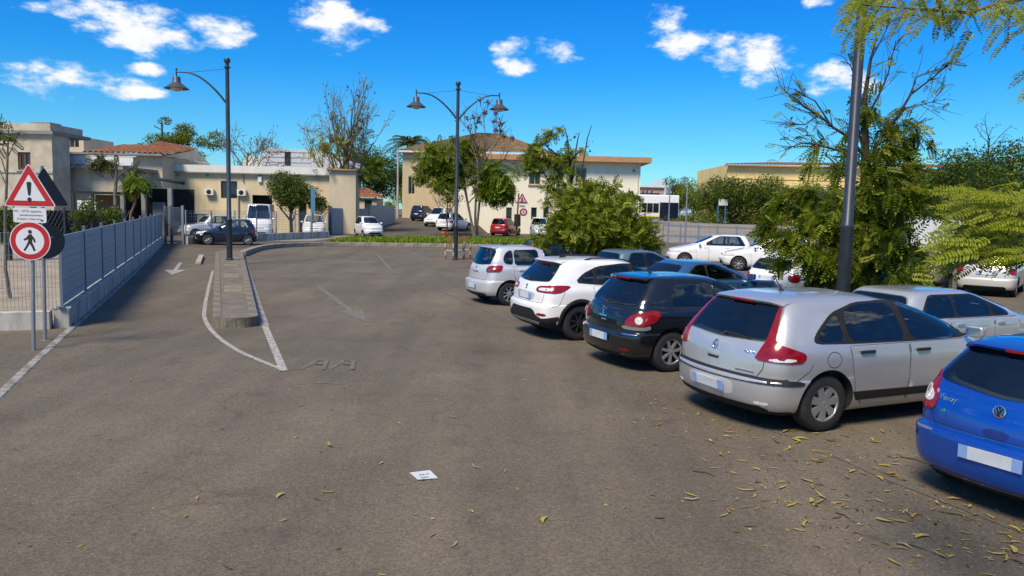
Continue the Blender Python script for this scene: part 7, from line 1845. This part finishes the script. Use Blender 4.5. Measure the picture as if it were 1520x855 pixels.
# top: hanging from the long twig
for (a, c) in (((1270, 8), (1232, 48)), ((1282, 6), (1238, 22)), ((1300, 8), (1262, 78)), ((1310, 4), (1282, 40)), ((1325, 8), (1288, 66)), ((1345, 10), (1310, 60)), ((1360, 10), (1330, 40)), ((1372, 14), (1400, 40)), ((1390, 14), (1352, 34)), ((1400, 16), (1385, 62)), ((1415, 14), (1450, 50)), ((1432, 16), (1408, 60)), ((1445, 14), (1425, 44)), ((1460, 14), (1500, 52)), ((1470, 14), (1452, 40)), ((1485, 8), (1470, 40)), ((1500, 4), (1530, 50)), ((1515, 2), (1490, 26)), ((1310, -26), (1270, 2)), ((1340, -28), (1300, -2)), ((1370, -30), (1350, 10)), ((1400, -30), (1372, 4)), ((1430, -30), (1420, 12)), ((1460, -30), (1440, 8)), ((1490, -30), (1480, 10)), ((1520, -36), (1505, 10)), ((1545, 96), (1498, 128)), ((1540, 98), (1500, 112)), ((1545, 110), (1508, 150)), ((1555, 120), (1516, 140)), ((1275, 30), (1250, 70))):
    frond(a, c, 4.0+rp.uniform(-.2, .2), k=kk, fam=FT); kk += 1
for i in range(75):
    ax = rp.uniform(1270, 1560); ay = rp.uniform(-30, 22) if ax < 1440 else rp.uniform(-30, 40); L = rp.uniform(38, 70); an = R(rp.choice((rp.uniform(195, 250), rp.uniform(195, 250), rp.uniform(285, 330))))
    frond((ax, ay), (ax+math.cos(an)*L, ay-math.sin(an)*L), 4.0+rp.uniform(-.3, .3), k=kk, fam=FT); kk += 1
# right: layered sprays
for i in range(150):
    u = rp.random(); base = V(B2[2]).lerp(V(B2[-1]), 0)
    ax, ay = rp.uniform(1440, 1580), rp.uniform(285, 385); L = rp.uniform(42, 85); an = R(rp.uniform(150, 200)) if rp.random() < .75 else R(rp.uniform(200, 240))
    if ay < 305: an = R(rp.uniform(165, 185))
    cx, cy = ax+math.cos(an)*L, ay-math.sin(an)*L*.75+rp.uniform(0, 14)
    if cy > 415 or (cx < 1400 and 300 < cy < 350 and rp.random() < .7): cy = 405-rp.uniform(0, 30)
    frond((ax, ay), (cx, cy), rp.uniform(3.6, 4.1), k=kk); kk += 1
for (a, c) in (((1460, 284), (1392, 282)), ((1520, 272), (1440, 280)), ((1470, 300), (1396, 320)), ((1450, 352), (1384, 366)), ((1440, 368), (1380, 392)), ((1452, 376), (1392, 408)), ((1500, 380), (1470, 412)), ((1520, 270), (1470, 292)), ((1440, 372), (1400, 405))):
    frond(a, c, 3.7, k=kk); kk += 1
# ---- wood at the right, outside the frame: it only shows mirrored in the side windows
rg3 = np.random.default_rng(300); cl = []
for (x, y, h, w) in ((17, 8, 6, 5), (19, 2.5, 7, 5.5), (17, -4, 6.5, 6), (22, -9, 7, 6), (20, 12.5, 5.5, 4)):
    cl += clumps(rg3, (x, y, h*.5), (w*.5, w*.5, h*.45), 24, w*.17)
P = blobs(rg3, cl, 9000, .4); P = P[P[:, 2] > .1]; v, f = scatter(P, T_LEAF, .26, rg3); tag(link('tree_belt', np_mesh('tree_belt', v, f, L_MID)), kind='stuff')
# ---- grass on the verge
rng = np.random.default_rng(140); n = 16000
vx = rng.uniform(-11.2, 7, n); vy = rng.uniform(46.5, 58, n)
kx = np.array([p[0] for p in verge]); ky = np.array([p[1] for p in verge]); o_ = np.argsort(kx)
lo = np.interp(vx, kx[o_], ky[o_])+.3; hi = np.interp(vx, [-9.6, -7, -3, 2, 7.5], [53, 56.6, 57.6, 57.2, 55.8]); ok = (vy > lo) & (vy < hi)
P = np.stack([vx, vy, np.full(n, .15)], 1)[ok]; h = .25+.20*np.sin(P[:, 0]*1.3)*np.sin(P[:, 1]*.9)
tv = (np.array([(0, -.14, 0), (.5, -.10, .04), (1, 0, .1), (.5, .10, .04)]), np.array([(0, 1, 2, 3)]))
dirs = np.stack([rng.normal(size=len(P))*.35, rng.normal(size=len(P))*.35, np.ones(len(P))], 1)
v, f = scatter(P, tv, .30, rng, up=0, dirs=dirs, jit=.3); gro = link('grass', np_mesh('grass', v, f, leafm('grass', (.17, .25, .012), .4, .35))); gro['kind'] = 'stuff'
P2 = np.array([(p.x+rng.normal()*.2, p.y+rng.normal()*.2, .0) for p in [at(rng.uniform(40, 95), rng.uniform(488, 496)) for _ in range(160)]])
wx = np.array([tuple(f0+wd*rng.uniform(-.1, 2.2)-V((wd.y, -wd.x, 0))*-1*rng.uniform(.14, .3)) for _ in range(260)]); v, f = scatter(wx, tv, .10, rng, up=0, dirs=np.stack([rng.normal(size=260)*.6, rng.normal(size=260)*.6, np.ones(260)], 1), jit=.3); link('weeds', np_mesh('weeds', v, f, leafm('weeds', (.05, .075, .02), .4, .2)))['kind'] = 'stuff'
# orange tuft on the verge
p = at(661, 353, .16); tu = T('dry_tuft', p, 'small orange dry tuft on the grass verge', 'plant'); crown(tu, [(blobs(rng, [(0, 0, .2, .3, .3, .2)], 90, .1), T_SLIM, .3, leafm('orange', (.5, .18, .02)), rng, {})], 'leaves')
# ---- fallen leaves
LV = [mat('fallen_%s' % n_, c, .7, noise=.35, scale=30, trans=.1) for n_, c in (('yellow', (.40, .32, .05)), ('gold', (.33, .21, .035)), ('brown', (.13, .075, .03)), ('olive', (.26, .25, .05)), ('tan', (.36, .28, .13)), ('ochre', (.30, .17, .03)))]
def fallen(k):
    r_ = random.Random(k); n = 6; L = 1.0; w = r_.uniform(.11, .30); vs = []; bend = r_.uniform(-.35, .35); cu = r_.uniform(.03, .14); tw_ = r_.uniform(-.8, .8)
    for i in range(n+1):
        u = i/n; ww = w*math.sin(math.pi*min(1, .06+u*.94))**.7*r_.uniform(.7, 1.15)*.5; cx, cy = u-.5, bend*(u-.5)**2*2; z = .02+cu*(4*(u-.5)**2)+r_.uniform(0, .02); tl = tw_*(u-.3)
        for s in (-1, 0, 1): vs.append((cx, cy+s*ww*math.cos(tl), z+abs(s)*ww*.35+s*ww*math.sin(tl)*.5+ww*.4))
    return MB().add(vs, [(3*i+j, 3*i+3+j, 3*i+4+j, 3*i+1+j) for i in range(n) for j in range(2)])
FL = [[fallen(k).mesh('fallen_leaf', m, 60) for k in range(7*i, 7*i+5)] for i, m in enumerate(LV)]
NAMES_ = ['yellow', 'golden', 'dry brown', 'olive', 'pale tan', 'ochre']
rl2 = random.Random(77); spots = []
def dens(x, y):
    # leaves gather in the strip behind the parked cars, thickest near the silver and blue cars
    p = V((x, y, 0)); row = V((3.3, 8.6, 0)); dirr = V((-.36, .93, 0)); q = p-row; al = q.dot(dirr); ac = q.dot(V((.93, .36, 0)))
    d = math.exp(-((ac+.3)/1.15)**2)*(1.0 if al < 1.5 else .5 if al < 6 else .28)
    if al < -3.5: d = max(d*.9, .8*math.exp(-((ac-.1)/1.3)**2))
    for (hx, hy, hr) in ((3.0, 8.9, .55), (2.2, 10.9, .5), (3.9, 5.9, .5), (2.55, 6.4, .8), (3.2, 4.6, .7), (1.0, 13.4, .4)):
        d = max(d, 1.0*math.exp(-((x-hx)**2+(y-hy)**2)/hr**2))
    return max(d*.75, .016)
tries = 0
while len(spots) < 640 and tries < 60000:
    tries += 1; px, py = rl2.uniform(0, 1540), 855-(rl2.random()**.8)*450
    p = at(px, py)
    if dens(p.x, p.y)*(.35 if py < 560 else 1) > rl2.random(): spots.append(p)
def clear(p):
    for c, (L, W_) in CARBOX:
        q = p-c.location; y = c.rotation_euler.z; a = q.x*math.cos(y)+q.y*math.sin(y); n_ = -q.x*math.sin(y)+q.y*math.cos(y)
        for ax in (-1.25, 1.3):
            if abs(a-ax) < .36 and abs(abs(n_)-.78) < .16: return False
    return True
CARBOX = [(c.root, (4.2, 1.8)) for c in (c4, cb, cw, cp, cbl)]
spots = [p for p in spots if clear(p)]
spots.sort(key=lambda p: p.y)
far_leaves = MB()
SPOTS_ = [(c4.root, 'silver hatchback'), (cb.root, 'black hatchback'), (cw.root, 'white crossover'), (cp.root, 'pale silver hatchback'), (cbl.root, 'bright blue hatchback')]
LANDM = [(pc, 'white paper sheet'), (at(424, 551), 'tip of the painted island lines'), (at(384, 487), 'rounded end of the traffic island'), (at(530, 465), 'faint lot arrow'), (at(490, 545), 'worn letters on the lot'), (at(50, 520), 'road sign posts')]
USED_ = {}
def leaf_label(p, s, m):
    best = []
    for c, n_ in SPOTS_:
        y = c.rotation_euler.z; rear = c.location-V((math.cos(y), math.sin(y), 0))*1.9; side = c.location+V((math.sin(y), -math.cos(y), 0))*1.0
        best += [((p-rear).length, 'behind the '+n_), ((p-side).length+.5, 'on the open side of the '+n_), ((p-c.location).length+.6, 'by the '+n_)]
    best += [((p-V(q)).length+.3, 'near the '+n_) for q, n_ in LANDM]; best.sort(); d, w = best[0]
    far_ = 'close' if d < .9 else '' if d < 2 else 'well'
    sz = 'tiny' if s < .042 else 'small' if s < .062 else 'slim' if s < .085 else 'long'
    k = (sz, m, far_, w); USED_[k] = USED_.get(k, 0)+1
    return ' '.join(x for x in (sz, NAMES_[m], 'fallen leaf lying', far_, w, '' if USED_[k] == 1 else 'but apart' if USED_[k] == 2 else 'farther off') if x)
for i, p in enumerate(spots):
    m = rl2.choices(range(6), (34, 18, 20, 10, 10, 8))[0]; s = rl2.choice((.035, .05, .06, .075, .10, .135))*rl2.uniform(.8, 1.15)
    if p.y > 9: s *= .8
    if i < 290:
        o = link('fallen_leaf', rl2.choice(FL[m])); o.location = (p.x, p.y, .003); o.rotation_euler = (0, 0, rl2.uniform(0, 6.28)); o.scale = (s, s, s)
        tag(o, leaf_label(p, s, m), 'leaf', 'leaves fallen on the asphalt')
    else:
        a = rl2.uniform(0, 6.28); me = rl2.choice(FL[m]); ca, sa = math.cos(a)*s, math.sin(a)*s
        far_leaves.add([(p.x+v.co.x*ca-v.co.y*sa, p.y+v.co.x*sa+v.co.y*ca, .003+v.co.z*s) for v in me.vertices], [tuple(q.vertices) for q in me.polygons], m)
far_leaves.build('leaf_litter', LV, None, 60)['kind'] = 'stuff'
# small crumbs of leaf and twigs
cr_ = MB(); 
for i in range(1800):
    px, py = rl2.uniform(0, 1540), 855-rl2.random()**.9*420; p = at(px, py)
    if dens(p.x, p.y)*1.6+.03 < rl2.random(): continue
    s = rl2.uniform(.006, .024); a = rl2.uniform(0, 6.28); m = rl2.choice((0, 1, 2, 2, 2, 4, 5)); c, s_ = math.cos(a)*s, math.sin(a)*s
    cr_.add([(p.x+u*c-v*s_*.5, p.y+u*s_+v*c*.5, .003+h_) for u, v, h_ in ((-1, -1, 0), (1, -.8, .006), (1.2, .9, .002), (-.9, 1, .008))], [(0, 1, 2, 3)], m)
cr_.build('leaf_crumbs', LV)['kind'] = 'stuff'
for i, (a, c) in enumerate((((1118, 629), (1146, 617)), ((1336, 679), (1376, 689)), ((1028, 700), (1062, 708)), ((1392, 760), (1450, 775)), ((1330, 808), (1376, 818)), ((1240, 762), (1262, 772)))):
    p, q = at(*a), at(*c); mid = (p+q)/2; w = V((-(q-p).y, (q-p).x, 0))*.12
    tag(MB().tube([p+V((0, 0, .006)), mid+w+V((0, 0, .014)), q+V((0, 0, .006))], [.006, .005, .002], 5).build('twig', BARKD, None, 60), 'dark dry twig lying among the fallen leaves', 'twig', 'twigs among the fallen leaves')
